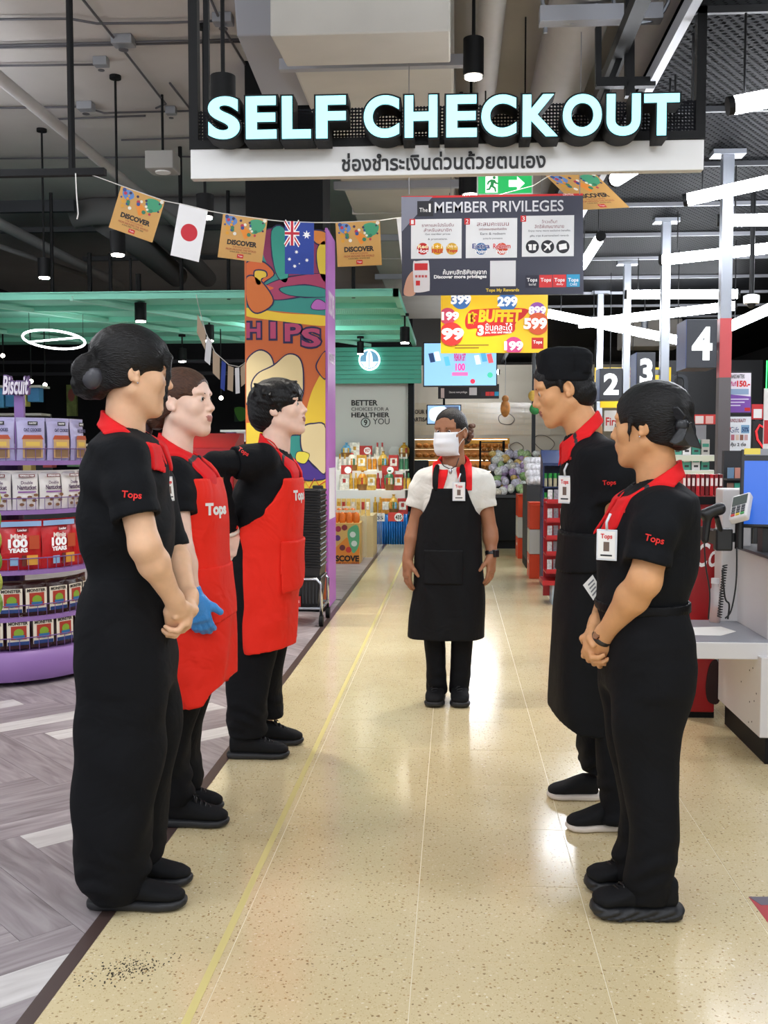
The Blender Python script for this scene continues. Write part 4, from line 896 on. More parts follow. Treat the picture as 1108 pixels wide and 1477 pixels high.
def hamper(px, py, Yd, w, h, i, lab, kind):
    p = at(px, py, Y=Yd); o = thing('gift_hamper', lab, 'gift hamper', (p.x, Yd, p.z), 'gift hampers on the tiered table')
    m = hamp[i % 10]; m2 = hamp[(i * 3 + 2) % 10]
    if kind == 0:
        MB().lathe([(w*.40, 0), (w*.5, h*.30)], (p.x, Yd, p.z), 14).build('basket', mat('wicker', '#9a6a34', .7, bump=.8, bscale=90), o, smooth=True)
        MB().lathe([(w*.49, h*.30), (w*.5, h*.55), (w*.26, h*.80), (w*.06, h*.86), (w*.16, h)], (p.x, Yd, p.z), 12).build('wrap', m, o, smooth=True); MB().ball((p.x, Yd - w*.1, p.z + h*.85), (w*.16, w*.08, h*.06), 8, 6).build('ribbon', m2, o, smooth='all')
        for q in (-1, 0, 1): MB().cyl((p.x + q*w*.2, Yd - w*.42, p.z + h*.3), (p.x + q*w*.2, Yd - w*.40, p.z + h*.62), w*.10, 8).build('jar', hamp[(i + q + 4) % 10], o)
    elif kind == 1:
        MB().box((p.x, Yd, p.z + h*.5), (w, w*.5, h)).build('box', m, o, bevel=.006); MB().box((p.x, Yd - w*.251, p.z + h*.55), (w*.7, .004, h*.5)).build('label', hamp[6], o); MB().box((p.x, Yd - w*.254, p.z + h*.6), (w*.3, .004, h*.25)).build('label', m2, o)
    else:
        for q in (-1, 1): MB().cyl((p.x + q*w*.25, Yd, p.z), (p.x + q*w*.25, Yd, p.z + h*.7), w*.2, 10).build('bottle', m, o, smooth=True); MB().cyl((p.x + q*w*.25, Yd, p.z + h*.7), (p.x + q*w*.25, Yd, p.z + h), w*.09, 8).build('bottle_cap', m2, o)
        MB().box((p.x, Yd, p.z + h*.04), (w, w*.5, h*.08)).build('tray', hamp[6], o)
GW = ('gold-wrapped', 'red', 'yellow-gold', 'cream', 'tan-gold', 'deep red', 'off-white', 'orange', 'green', 'pale blue'); KW = ('basket hamper', 'gift box', 'bottle set')
tier = thing('tiered_stand', 'white tiered stand carrying the gift hampers', 'stand', (tx0, YT + .4, zt_))
rowsz = ((735, 15.45, 0.0), (700, 15.65, 0), (672, 15.85, 0), (652, 16.0, 0))
names_row = ('front row', 'second row', 'third row', 'top row'); xr_ = ((545, 557, 568, 581), (497, 510, 523, 536, 549, 562, 575, 586), (494, 508, 522, 537, 553, 568, 583), (500, 512, 548, 583))
nth = NTH
tiers_z = []
for r_, (ypx, Yd, _) in enumerate(rowsz):
    z = at(540, ypx + 7, Y=Yd).z; MB().box2((xa - .1, Yd - .12, zt_ if r_ == 0 else tiers_z[-1]), (xb - .02, Yd + .10, z)).build('tier', WHITEP, tier); tiers_z.append(z)
    for k, px in enumerate(xr_[r_]):
        i = (r_ * 3 + k * 7) % 10; kd = (k + r_) % 3 if r_ else (2, 1, 0, 1)[k]
        p = at(px, ypx + 7, Y=Yd); w = .15 if kd else .17; h = (.30, .24, .26)[kd] if r_ < 3 else .22
        hamper(px, ypx + 7, Yd, w, h, i, '%s %s, %s in the %s of gifts' % (GW[i], KW[kd], nth[k], names_row[r_]), kd)
def price_card(x0, y0, x1, y1, Yd, base, txt, lab, tc='#1d1d22'):
    B = Board((0, Yd, 0)); o = tag(B.rect((x0, y0, x1, y1), -.004, .004, 'price_card', flat(base), None), lab, 'price card', 'price cards on the gifts'); 
    if txt: B.text(txt, (x0 + (x1-x0)*.2, y0 + (y1-y0)*.35, x1 - (x1-x0)*.12, y1 - (y1-y0)*.2), .001, flat(tc), o, bold=.03)
    return B, o
price_card(535, 740, 555, 752, 15.26, '#eceae6', '435', 'white 435 price card on the blue skirt')
B, o = price_card(560, 739, 582, 752, 15.26, '#d8453c', '', 'red 435 price card on the blue skirt'); B.disc(575, 746, 6, .001, .001, 'white_spot', W_, o); B.text('435', (570.5, 743, 579.5, 749), .0025, flat('#1d1d22'), o, bold=.03)
B, o = price_card(518, 643, 537, 656, 16.0, '#b8342f', '', 'red price card on top of the hampers'); B.disc(530, 650, 5, .001, .001, 'white_spot', W_, o); B.text('957', (526.5, 647.5, 533.5, 652.5), .0025, flat('#b8342f'), o, bold=.03)
B, o = price_card(551, 672, 569, 685, 15.7, '#b8342f', '', 'red price card among the middle hampers'); B.disc(563, 678, 5, .001, .001, 'white_spot', W_, o)
B, o = price_card(492, 671, 508, 684, 15.7, '#b8342f', '', 'red price card by the purple panel'); B.disc(502, 678, 5, .001, .001, 'white_spot', W_, o)
# DISCOVER dump bin
YD = 12.55
db = thing('dump_bin', 'printed DISCOVER bin of orange snack bags beside the purple panel', 'bin', at(500, 815, Y=YD)); x0, x1 = at(470, 780, Y=YD).x, at(519, 780, Y=YD).x; zt2 = at(500, 755, Y=YD).z
MB().box2((x0, YD, 0), (x1, YD + .5, zt2)).build('box', mat('bin_orange', '#d8b064', .5), db); B = Board((0, YD, 0))
B.poly([(484, 815), (518.5, 815), (518.5, 785), (500, 775), (484, 790)], .001, .0008, 'orange_print', flat('#e08a2e'), db); B.poly(smoothpoly([(502, 765), (516, 758), (518, 785), (510, 798), (504, 785)]), .002, .0008, 'green_print', flat('#5fae7c'), db)
for px, py, c in ((488, 763, '#a8324a'), (497, 761, '#8a2f3a'), (509, 771, '#d8e6dc'), (511, 784, '#d8e6dc'), (494, 790, '#6a2f33'), (487, 776, '#5a3a7c'), (503, 793, '#c8382e')): B.disc(px, py, 4.2, .003, .0006, 'food_print', flat(c), db)
B.text('SCOVE', (484, 801, 518, 810), .004, flat('#231a14'), db, bold=.05); B.text('THE EXCLUSIVES', (484, 811, 518, 814), .004, flat('#9c3226'), db, bold=.02)
for s_ in (0, 1): MB().box2((x1 + .02 + s_*.2, YD + .05, .03), (x1 + .025 + s_*.2, YD + .7, zt2 + .1)).build('clear_panel', mat('clear_acrylic', '#dfe6ea', .05, alpha=.22), db)
for k in range(9):
    px = 474 + (k % 5) * 10 + (5 if k > 4 else 0); Yk = YD + (.12 if k < 5 else .3); p = at(px, 754 - (k // 5) * 6, Y=Yk); o = thing('snack_bag', 'orange snack bag, %s in the dump bin' % nth[k], 'snack bag', p, 'orange snack bags in the bin')
    MB().ball(p + Vector((0, 0, .05)), (.045, .03, .085), 10, 8).build('pouch', mat('orange_snack', '#d8701f', .35, bump=.6, bscale=50), o, smooth='all'); MB().box(p + Vector((0, 0, .14)), (.08, .008, .03)).build('top_seal', mat('cream_seal', '#e6dcc4', .5), o)
tag(MB().box2((x0, YD + .78, 0), (x1 + .10, YD + 1.5, at(520, 745, Y=13.2).z)).build('display_plinth', mat('kraft', '#cdb98c', .6)), 'low tan plinth behind the DISCOVER bin', 'plinth')
for k in range(7):
    Yd = 13.4; px = 489 + k * 7; z0 = at(500, 745, Y=13.2).z; p = at(px, 720, Y=Yd); 
    o = thing('snack_box', 'small yellow snack carton, %s in the row above the bin' % nth[k], 'carton', (p.x, Yd, z0), 'snack cartons on the plinth'); MB().box((p.x, Yd, z0 + .11), (.052, .06, .22)).build('carton', mat('yellow_carton', '#e0c070', .5), o); MB().box((p.x, Yd - .031, z0 + .13), (.038, .002, .10)).build('label', hamp[k], o)
# ------------------------------------------------------------------ basket stack
SB = thing('basket_trolley', 'chrome wheeled trolley under the black shopping baskets', 'trolley', at(440, 908, Y=8.0))
xb0, xb1 = at(395, 860, Y=8.0).x, at(464, 860, Y=8.0).x
for yy in (7.98, 8.4):
    MB().tube([(xb0, yy, .14), (xb0, yy, .33), (xb0 + .04, yy, .37), (xb1 - .04, yy, .37), (xb1, yy, .33), (xb1, yy, .10)], .013, 8).build('frame_tube', CHROME, SB, smooth='all'); MB().cyl((xb0, yy, .14), (xb1, yy, .14), .011, 8).build('rail', GALV, SB)
for x in (xb0, xb1): MB().cyl((x, 7.98, .14), (x, 8.4, .14), .011, 8).build('rail', GALV, SB)
for x in (xb0, xb1):
    for yy in (7.98, 8.4): w = MB().cyl((x - .015, yy, .045), (x + .015, yy, .045), .045, 16).build('wheel', BLK, SB, smooth=True); MB().box((x, yy, .09), (.02, .04, .05)).build('caster_fork', BLK, w)
BKM = mat('black_basket', '#141417', .35)
bw, bd = xb1 - xb0 - .02, .36; cxb = (xb0 + xb1) / 2
def basket(z, lab, first=False):
    o = thing('shopping_basket', lab, 'shopping basket', (cxb, 8.19, z), 'black shopping baskets in the stack'); h = .22
    mb = MB()
    for s0, s1, z0 in ((.86, 1.0, 0),):
        b0 = [(-bw/2*s0, -bd/2*s0), (bw/2*s0, -bd/2*s0), (bw/2*s0, bd/2*s0), (-bw/2*s0, bd/2*s0)]; b1 = [(-bw/2, -bd/2), (bw/2, -bd/2), (bw/2, bd/2), (-bw/2, bd/2)]
        vs = [(cxb + x, 8.19 + y, z) for x, y in b0] + [(cxb + x, 8.19 + y, z + h) for x, y in b1]; mb.add(vs, [(0,1,2,3), (0,4,5,1), (1,5,6,2), (2,6,7,3), (3,7,4,0)])
    s = mb.build('shell', BKM, o); sm = s.modifiers.new('t', 'SOLIDIFY'); sm.thickness = .004
    MB().tube([(cxb - bw/2, 8.19 - bd/2, z + h), (cxb + bw/2, 8.19 - bd/2, z + h), (cxb + bw/2, 8.19 + bd/2, z + h), (cxb - bw/2, 8.19 + bd/2, z + h)], .011, 6, closed=True).build('rim', BKM, o)
    if first:
        for k in range(12): MB().box((cxb - bw*.42 + k*bw*.076, 8.19 - bd/2*.95, z + h*.5), (.008, .012, h*.8)).build('slot_rib', DKGREY, o)
        B = Board((0, 8.19 - bd/2 - .012, 0)); q = B.rect((418, 860, 434, 875), 0, .004, 'red_tag', RED_, o); B.text('Tops', (420, 864, 432, 871), .005, W_, q)
    else: MB().tube([(cxb - bw*.45, 8.0, z + h + .008), (cxb + bw*.45, 8.0, z + h + .008), (cxb + bw*.48, 8.1, z + h + .012)], .006, 6).build('handle', BKM, o)
basket(.15, 'lowest black basket with a red tag on the chrome trolley', True)
for k in range(15): basket(.20 + .042 * (k + 1), 'black shopping basket, %s up in the stack on the trolley' % ('second','third','fourth','fifth','sixth','seventh','eighth','ninth','tenth','eleventh','twelfth','thirteenth','fourteenth','fifteenth','topmost')[k])
tag(MB().box2((XC1 - .11, YC0 - .035, .02), (XC1 - .02, YC0 - .006, at(460, 700, Y=8.7).z)).build('black_post', BLKP, bevel=.01), 'flat black guard strip at the foot of the mural', 'guard')
# red bench / display beside man
rb = thing('red_display', 'red counter display with a sloping front behind the pair in aprons', 'counter', at(310, 900, Y=9.6)); xa1, xb1_ = at(270, 680, Y=9.6).x, at(337, 680, Y=9.6).x
za = at(300, 624, Y=9.6).z; zb_ = at(300, 646, Y=9.6).z; RD = mat('glossy_red', '#b31820', .35)
MB().box2((xa1, 9.6, 0), (xb1_, 10.1, zb_)).build('body', RD, rb, bevel=.01); MB().prism([(0, zb_), (.5, zb_), (.5, za), (.35, za)], (xa1, 9.6, 0), (0, 1, 0), (0, 0, 1), (1, 0, 0), xb1_ - xa1).build('sloped_top', RD, rb); MB().box2((xa1, 9.58, .02), (xb1_ + .12, 10.1, .28)).build('plinth', RD, rb)

# ------------------------------------------------------------------ cookie stand on the left
CX, CY = at(15, 1000, Y=6.25).x, 6.25; RAD = .53
PURP = mat('lilac_paint', '#8d6aa8', .45); PURD = mat('lilac_dark', '#6d5088', .45)
cs = thing('cookie_stand', 'round lilac display stand with five shelves of cookies', 'display stand', (CX, CY, 0))
pr = [(RAD*1.02, .03), (RAD*1.05, .06), (RAD*1.05, .17), (RAD*1.0, .20), (RAD*.98, .20)]
MB().lathe(pr, (CX, CY, 0), 56).build('base', PURP, cs, smooth=True); MB().cyl((CX, CY, .2), (CX, CY, at(40, 665, Y=CY - RAD).z), .10, 16).build('core', PURD, cs)
for k in range(6): t = k * PI / 3; MB().cyl((CX + .42*math.cos(t), CY + .42*math.sin(t), 0), (CX + .42*math.cos(t), CY + .42*math.sin(t), .03), .03, 10).build('foot', BLK, cs)
SH = [(at(40, 665, Y=CY - RAD).z, .98), (at(40, 738, Y=CY - RAD).z, .96), (at(40, 826, Y=CY - RAD).z, 1.0), (at(40, 895, Y=CY - RAD).z, .96), (.21, .98)]
for k, (z, s) in enumerate(SH):
    if k < 4: MB().lathe([(.08, z - .02), (RAD*s, z - .025), (RAD*s, z), (.08, z)], (CX, CY, 0), 56).build('shelf', PURP, cs, smooth=True)
    r = RAD*s + .004
    MB().tube([(CX + r*math.cos(t), CY + r*math.sin(t), z + .07) for t in np.linspace(0, 2*PI, 48, endpoint=False)], .0035, 5, closed=True).build('rail_wire', PURD, cs)
    mb = MB()
    for q in range(60): t = 2*PI*q/60; mb.cyl((CX + r*math.cos(t), CY + r*math.sin(t), z), (CX + r*math.cos(t), CY + r*math.sin(t), z + .07), .002, 5)
    mb.build('rail_pickets', PURD, cs, fix=False)['kind'] = 'stuff'
# top sign
sgn = thing('name_sign', 'white cursive Biscuit sign on a lilac post above the cookies', 'sign', (CX + .12, CY, 1.7)); Bs = Board((0, CY, 0)); q0 = at(26, 600, Y=CY)
MB().box2((q0.x - .028, CY + .01, SH[0][0]), (q0.x + .03, CY + .04, at(26, 570, Y=CY).z)).build('post', PURP, sgn)
Bs.text('Biscuit', (6, 541, 45, 571), .0, PURD, sgn, name='letter_body', bold=.07, t=.03, shear=.2); Bs.text('Biscuit', (7, 542.5, 44, 569.5), .031, flat('#e9e2ea'), sgn, bold=.02, t=.003, shear=.2)
# packs
def pouch(w, h, d, m, lm, kind):
    """cookie pouch with crimped top and printed front; origin at base centre, front towards -Y"""
    o = thing('cookie_pack', 'x', 'cookie pack', (0, 0, 0)); nx, nz = 8, 8; vs = []; fs = []
    for side in (-1, 1):
        b = len(vs)
        for j in range(nz + 1):
            v = j / nz; th = d / 2 * (math.sin(PI * min(1, .12 + v * .88)) ** .6 if v < 1 else 0) * (1 - .55 * v ** 3)
            for i in range(nx + 1):
                u = i / nx * 2 - 1; vs.append((u * w/2 * (1 - .05 * math.sin(v * PI)), side * th * (1 - abs(u) ** 3 * .75), v * h))
        for j in range(nz):
            for i in range(nx): a = b + j*(nx+1) + i; fs.append((a, a+1, a+nx+2, a+nx+1) if side < 0 else (a, a+nx+1, a+nx+2, a+1))
    MB().add(vs, fs).build('pouch', m, o, smooth='all'); MB().box((0, 0, h - .008), (w, .006, .022)).build('top_seal', m, o)
    B = Board((0, -d/2 - .001, 0)); B.n = Vector((0, -1, 0))
    def r(x0, z0, x1, z1, mm, nm, off=0.0): return B.rect((x0*w, z0*h, x1*w, z1*h), off, .0012, nm, mm, o, px=False)
    def t(s, x0, z0, x1, z1, mm, off=.0015, bold=.02): return B.text(s, (x0*w, z0*h, x1*w, z1*h), off, mm, o, px=False, bold=bold)
    return o, r, t, B
packs = []
LAV = mat('lavender_foil', '#b9b4dc', .35, bump=.3, bscale=30)
o, r, t, B = pouch(.168, .245, .07, LAV, None, 0)
r(-.16, .83, .18, .92, flat('#26262c'), 'brand_plate'); t('KANTRY', -.12, .855, .14, .90, W_, .002); t('OAT COOKIES', -.30, .68, .30, .76, flat('#3c3c62'), bold=.04)
B.poly([(-.38*.168, .50*.245), (-.30*.168, .60*.245), (.30*.168, .60*.245), (.38*.168, .50*.245)], .0005, .0012, 'roof_print', flat('#b5502f'), o, px=False); r(-.34, .06, .34, .50, flat('#caa470'), 'house_print'); r(-.28, .08, .28, .30, flat('#8a6a4a'), 'cookie_print', .0012); r(-.24, .34, .24, .44, flat('#e2c05a'), 'window_print', .0012)
packs.append(o)
o, r, t, B = pouch(.150, .225, .09, mat('white_pack', '#e6e2de', .45, bump=.15, bscale=30), None, 1)
r(-.30, .84, .30, .92, flat('#7a3a3a'), 'brand_plate'); t('PEPPERIDGE FARM', -.26, .855, .26, .905, W_, .002); t('Double', -.22, .66, .22, .74, flat('#5a3a5c')); t('Nantucket', -.36, .52, .36, .64, flat('#4a2f50'), bold=.03); r(-.34, .44, .34, .48, flat('#8a5a9a'), 'stripe')
for k, (x, z) in enumerate(((-.30, .32), (-.10, .26), (.10, .33), (.28, .24), (-.2, .14), (.16, .12), (0.34, .38))): B.poly([(x*.15 + .014*math.cos(2*PI*q/10), z*.225 + .009*math.sin(2*PI*q/10)) for q in range(10)], .0006, .001, 'cookie_print', flat('#7a5236'), o, px=False)
packs.append(o)
o, r, t, B = pouch(.235, .285, .12, mat('red_pack', '#c01a20', .3, bump=.35, bscale=26), None, 2)
r(-.48, .88, .48, .985, flat('#8fb2d8'), 'check_band', -.03); r(-.15, .77, .15, .86, flat('#7c1216'), 'brand_plate', .0); t('Loacker', -.11, .79, .11, .84, W_, .002); t('Minis', -.28, .64, .10, .74, flat('#f3e8e0'), bold=.03); t('100', -.34, .46, .12, .64, W_, bold=.05); t('YEARS', -.34, .36, .12, .45, W_, bold=.05)
r(.16, .42, .40, .70, flat('#b5451f'), 'treat_print'); r(-.30, .10, -.10, .26, flat('#8fb8dc'), 'blue_print'); r(.10, .10, .36, .30, flat('#e0a03a'), 'treat_print'); r(-.02, .08, .08, .30, flat('#6b2a1e'), 'treat_print')
packs.append(o)
MONF = mat('brown_foil', '#3a1c18', .3, bump=.5, bscale=30)
o, r, t, B = pouch(.135, .205, .07, MONF, None, 3)
r(-.46, .12, .46, .80, flat('#e6dcc8'), 'cream_panel', -.004); t('MONSTER', -.40, .69, .40, .78, flat('#2a2420'), .0, .03); r(-.30, .28, .34, .66, flat('#a8321f'), 'red_panel', -.002)
B.poly([(.02*.135 + .028*math.cos(2*PI*q/14), .46*.205 + .026*math.sin(2*PI*q/14)) for q in range(14)], .0, .0012, 'green_blob', flat('#7fa02c'), o, px=False); B.poly([(.02*.135 + .034*math.cos(PI + PI*q/10), .40*.205 + .026*math.sin(PI + PI*q/10)) for q in range(11)], .0005, .0012, 'blue_bowl', flat('#2f6a9a'), o, px=False); r(-.44, .12, .44, .22, flat('#1f3f7a'), 'blue_strip', -.002)
packs.append(o)
def place(proto, x, y, z, rz, lab, first):
    o = proto if first else dup(proto, rz=0); o.location = (x, y, z); o.rotation_euler = (0, 0, rz); o['label'] = lab; return o
SHN = ('top shelf', 'second shelf', 'third shelf', 'fourth shelf', 'bottom shelf'); KN = ('lavender oat cookie pouch', 'white cookie bag', 'big red cookie pouch', 'brown foil cookie pack', 'brown foil cookie pack')
step = (21, 19, 27.5, 16.5, 16.5); start = (-112, -110, -112, -114, -110)
for k, (z, s) in enumerate(SH):
    pr_ = packs[min(k, 3)]; first = k < 4; pr_['group'] = KN[k] + ' group'; dd = (.07, .09, .12, .07, .07)[k]; n = 0
    ang = start[k]
    while ang < 12:
        t = R(ang); rr = RAD*s - dd/2 - .015; x, y = CX + rr*math.cos(t), CY + rr*math.sin(t)
        lab = '%s on the %s of the lilac stand, %s along' % (KN[k], SHN[k], nth[n])
        q = place(pr_, x, y, z + .002, t + PI/2, lab, first and n == 0); q['group'] = '%s on the %s' % (KN[k], SHN[k]); n += 1; ang += step[k]
# hanging strip of green packs at the very left edge
hs = thing('hang_strip', 'hanging strip of yellow-green snack packs at the left edge', 'hang strip', at(2, 900, Y=5.0)); q = at(-9, 700, Y=5.0)
MB().box((q.x - .01, 5.0, q.z - .33), (.02, .004, .85)).build('strip', PURD, hs); MB().cyl((q.x - .01, 5.0, q.z), (q.x - .01, 5.0, 4.6), .003, 6).build('wire', GALV, hs)
for k in range(6): MB().ball((q.x, 4.99, q.z - .06 - k*.105), (.040, .010, .060), 10, 8).build('snack_pack', mat('green_pack_%d' % (k % 2), ('#a9b04a', '#6f8f3a')[k % 2], .35, bump=.5, bscale=50, vary=.3, vscale=30), hs, smooth='all')

# ------------------------------------------------------------------ far left background
gp = tag(MB().box2((at(96, 580, Y=22.4).x, 22.4, at(96, 600, Y=22.4).z), (at(110, 580, Y=22.4).x, 22.49, at(96, 555, Y=22.4).z)).build('fruit_poster', mat('green_poster', '#a8b86a', .6, vary=.4, vscale=6)), 'narrow green fruit poster hanging on the dark wall', 'poster')
B = Board((0, 22.39, 0)); B.disc(103, 570, 5, .0, .003, 'fruit_print', flat('#c8786a'), gp, ry=9)
pw = tag(MB().box2((at(338, 600, Y=22.4).x, 22.4, at(338, 608, Y=22.4).z), (at(356, 600, Y=22.4).x, 22.49, at(338, 587, Y=22.4).z)).build('vegetable_poster', mat('veg_poster', '#23412a', .6, vary=.3, vscale=5)), 'dark poster with green leaves beside the mural column', 'poster'); B = Board((0, 22.39, 0)); B.poly(smoothpoly([(338, 590), (348, 587), (356, 592), (355, 603), (345, 607)]), .0, .003, 'leaf_print', flat('#5fa83c'), pw)
def far_shelf(x0, x1, y0, y1, Yd, cols, lab, rows=2, lit=True):
    a, b = at(x0, y1, Y=Yd), at(x1, y0, Y=Yd); o = thing('far_shelf', lab, 'shelf', ((a.x + b.x)/2, Yd, 0))
    MB().box2((a.x, Yd + .3, 0), (b.x, Yd + .35, b.z)).build('back_panel', DKGREY, o)
    for k in range(rows + 1): z = a.z + (b.z - a.z) * k / rows; MB().box2((a.x, Yd - .02, z - .03), (b.x, Yd + .3, z)).build('shelf_board', flat('#b9b4aa') if not lit else WHITEP, o)
    if lit: MB().box2((a.x, Yd, b.z + .02), (b.x, Yd + .05, b.z + .05)).build('light_strip', glow('#eef6ff', 4), o)
    rn = random.Random(int(x0 * 7 + y0)); goods = []
    for k in range(rows):
        z = a.z + (b.z - a.z) * k / rows; x = a.x + .06; hmax = (b.z - a.z) / rows * .8
        while x < b.x - .08:
            w = rn.uniform(.10, .18); h = hmax * rn.uniform(.6, 1); goods.append((x + w/2, z, w, h, rn.choice(cols))); x += w + .01
    return o, goods
WN = {}
def goods_on(goods, Yd, where, grp):
    for k, (x, z, w, h, c) in enumerate(goods):
        o = tag(MB().box((x, Yd + .12, z + h/2), (w*.92, .16, h)).build('product_box', flat(c), None, bevel=.008), '%s, %s from its open end' % (where, nth[k]), 'product', grp)
_, g1 = far_shelf(-10, 118, 690, 640, 12.5, None or ('#6a8fb0', '#c9b06a', '#a8484a', '#5a7a5a', '#d8d2c4'), 'far grocery shelf glimpsed behind the cookie stand', 1, False); goods_on(g1, 12.5, 'small carton on the far shelf behind the cookie stand', 'cartons behind the cookie stand')
_, g2 = far_shelf(-20, 60, 596, 556, 13.4, ('#3a7aa8', '#4a90b8', '#c8c060'), 'far blue-packed shelf under the Biscuit sign', 1, False); goods_on(g2, 13.4, 'blue pack on the far shelf near the Biscuit sign', 'blue packs behind the sign')
_, g3 = far_shelf(318, 356, 690, 620, 14.5, ('#c8c4cc', '#8a6a9a', '#d8d4dc', '#b0a8b8'), 'lit far shelf glimpsed between the aproned pair', 2, True); goods_on(g3, 14.5, 'pale pack on the lit shelf between the aproned pair', 'packs on the lit far shelf')
for k, (px, py, r, lab) in enumerate(((4, 513, 7, 'bright bulb at far left below the blue disc'), (6, 570, 5, 'small bulb left of the Biscuit sign'), (65, 555, 4, 'small bulb right of the Biscuit sign'), (45, 550, 3, 'tiny bulb behind the Biscuit sign'), (319, 574, 4, 'little bright bulb by the far flags'))):
    p = at(px, py, Y=14.0); o = thing('bulb_light', lab, 'bulb', p, 'bare bulbs in the far hall'); MB().ball(p, .028, 10, 8).build('bulb', mat('bulb_glow', '#fff4e0', .5, emit=14), o); MB().cyl(p, (p.x, 14.0, ZC), .008, 6).build('cord', BLK, o)
for k, (yp, Yd, lab) in enumerate(((350/1+173, 18.5, 'higher dark slat beam far under the canopy'), (540, 18.5, 'lower dark slat beam far under the canopy'))):
    a, b = at(0, yp, Y=Yd), at(356, yp, Y=Yd); tag(MB().box(((a.x+b.x)/2, Yd, a.z), (b.x-a.x, .1, .06)).build('slat_beam', mat('beam_grey', '#34353a', .6)), lab, 'beam')

# ------------------------------------------------------------------ bakery at the far end of the aisle
YK = 21.0; xk0, xk1 = at(597, 640, Y=YK).x, at(900, 640, Y=YK).x
bkw = struct(MB().box2((xk0 - .6, YK, 0), (xk1, YK + .15, 3.1)).build('wall_bakery', CREAMW), 'cream tiled bakery wall')
th, tw = .11, .26; z = 1.75; rr_ = 0
TILEM = mat('cream_tile', '#dccfb4', .12, spec=.6)
tb_ = MB().box((0, 0, 0), (tw - .012, .02, th - .012)).mesh('tile'); tb_.materials.append(TILEM)
cnt = 0
while z < 2.35 and cnt < 290:
    x = xk0 + (0 if rr_ % 2 else -tw/2)
    while x < xk1 and cnt < 290:
        o = bpy.data.objects.new('tile', tb_); C.objects.link(o); o.location = (x + tw/2, YK - .005, z); o.parent = bkw; x += tw; cnt += 1
    z += th; rr_ += 1
B = Board((0, YK - .02, 0))
B.text('YOUR B', (594, 591, 618, 597), .0, DKT, bkw, bold=.02, t=.01); B.text('ARTISAN', (595, 602, 622, 608), .0, DKT, bkw, bold=.02, t=.01)
for k, pts in enumerate(([(770, 636), (776, 628), (790, 630), (800, 640), (792, 650), (780, 648)], [(735, 645), (745, 638), (755, 645), (748, 654)], [(720, 600), (732, 596), (742, 604), (736, 612), (722, 610)])): MB().tube([at(x, y, Y=YK - .03) for x, y in smoothpoly(pts)], .008, 5, closed=True).build('wall_drawing', flat('#7a7064'), bkw)
# bread shelves
bs = thing('bread_display', 'long wooden bread display along the bakery wall', 'bread display', ((xk0 + at(750, 660, Y=20).x)/2, 20.2, 0)); xs0, xs1 = at(598, 670, Y=20.2).x, at(732, 670, Y=20.2).x
WOODB = mat('light_wood', '#c79a58', .5, vary=.15, vscale=6); MB().box2((xs0, 20.5, 0), (xs1, 20.55, at(660, 632, Y=20.2).z)).build('back_panel', WOODB, bs)
nb_ = 0
for k, yp in enumerate((692, 676, 660, 646)):
    zz = at(660, yp, Y=20.2).z; MB().box2((xs0, 19.9 + k*.12, zz - .03), (xs1, 20.5, zz)).build('shelf_board', WOODB, bs); MB().box2((xs0, 20.3, zz + .155), (xs1, 20.33, zz + .17)).build('light_strip', glow('#ffe9c0', 3.5), bs)
MB().box2((xs0, 19.7, 0), (xs1, 20.5, at(660, 705, Y=20.2).z)).build('base_cabinet', DKGREY, bs)
bread = mat('bread_crust', '#c07a30', .55, bump=.4, bscale=60, vary=.25, vscale=20)
for k, yp in enumerate((692, 676, 660, 646)):
    zz = at(660, yp, Y=20.2).z; x = xs0 + .08; n = 0
    while x < xs1 - .08:
        l = tag(MB().ball((x, 20.0 + k*.12, zz + .045), (.062, .085, .048), 10, 6).build('bread_loaf', bread, smooth='all'), 'round bread loaf on the %s bakery shelf, %s from the doorway' % (('lowest', 'second lowest', 'second highest', 'highest')[k], nth[n]), 'bread', 'loaves on the bakery shelves'); x += .135; n += 1
rk = thing('bakery_rack', 'black wire rack of bread trays in front of the bakery wall', 'rack', at(711, 690, Y=19.0)); ra, rb2 = at(693, 690, Y=19.0).x, at(727, 690, Y=19.0).x; ztop = at(710, 636, Y=19.0).z
for x in (ra, rb2):
    for yy in (19.0, 19.4): MB().cyl((x, yy, 0), (x, yy, ztop), .014, 8).build('post', BLK, rk)
for k in range(6): zz = ztop - .02 - k*.17; MB().box2((ra, 19.0, zz - .015), (rb2, 19.4, zz)).build('tray', DKGREY, rk)
for k in range(5):
    zz = ztop - .02 - (k+1)*.17
    for j in range(4): tag(MB().ball((ra + .07 + j*.1, 19.12, zz + .035), (.045, .07, .036), 10, 6).build('bread_roll', bread, smooth='all'), 'bread roll on %s tray down the wire rack, %s across' % (nth[k], nth[j]), 'bread', 'rolls on the wire rack')
tag(MB().box2((at(725, 645, Y=20.4).x, 20.4, at(730, 648, Y=20.4).z), (at(733, 645, Y=20.4).x, 20.44, at(730, 634, Y=20.4).z)).build('orange_sign', flat('#e0962a')), 'small orange sign at the end of the bread shelves', 'sign')
tag(MB().box2((at(700, 640, Y=20.3).x - .4, 20.3, at(700, 640, Y=20.3).z), (at(735, 640, Y=20.3).x, 20.33, at(700, 632, Y=20.3).z)).build('orange_header', flat('#e6a83a')), 'long orange header board above the bread shelves', 'sign')
o = thing('coffee_machine', 'dark coffee machine on the bakery counter behind the doorway post', 'machine', at(604, 700, Y=18.2)); p = at(606, 690, Y=18.2); MB().box((p.x, 18.2, p.z + .16), (.30, .3, .32)).build('body', DKGREY, o, bevel=.02); MB().cyl((p.x + .08, 18.03, p.z + .1), (p.x + .08, 18.03, p.z + .2), .04, 12).build('spout', CHROME, o)
MB().box2((p.x - .3, 18.0, 0), (p.x + .3, 18.5, p.z)).build('cabinet', BLK, o)
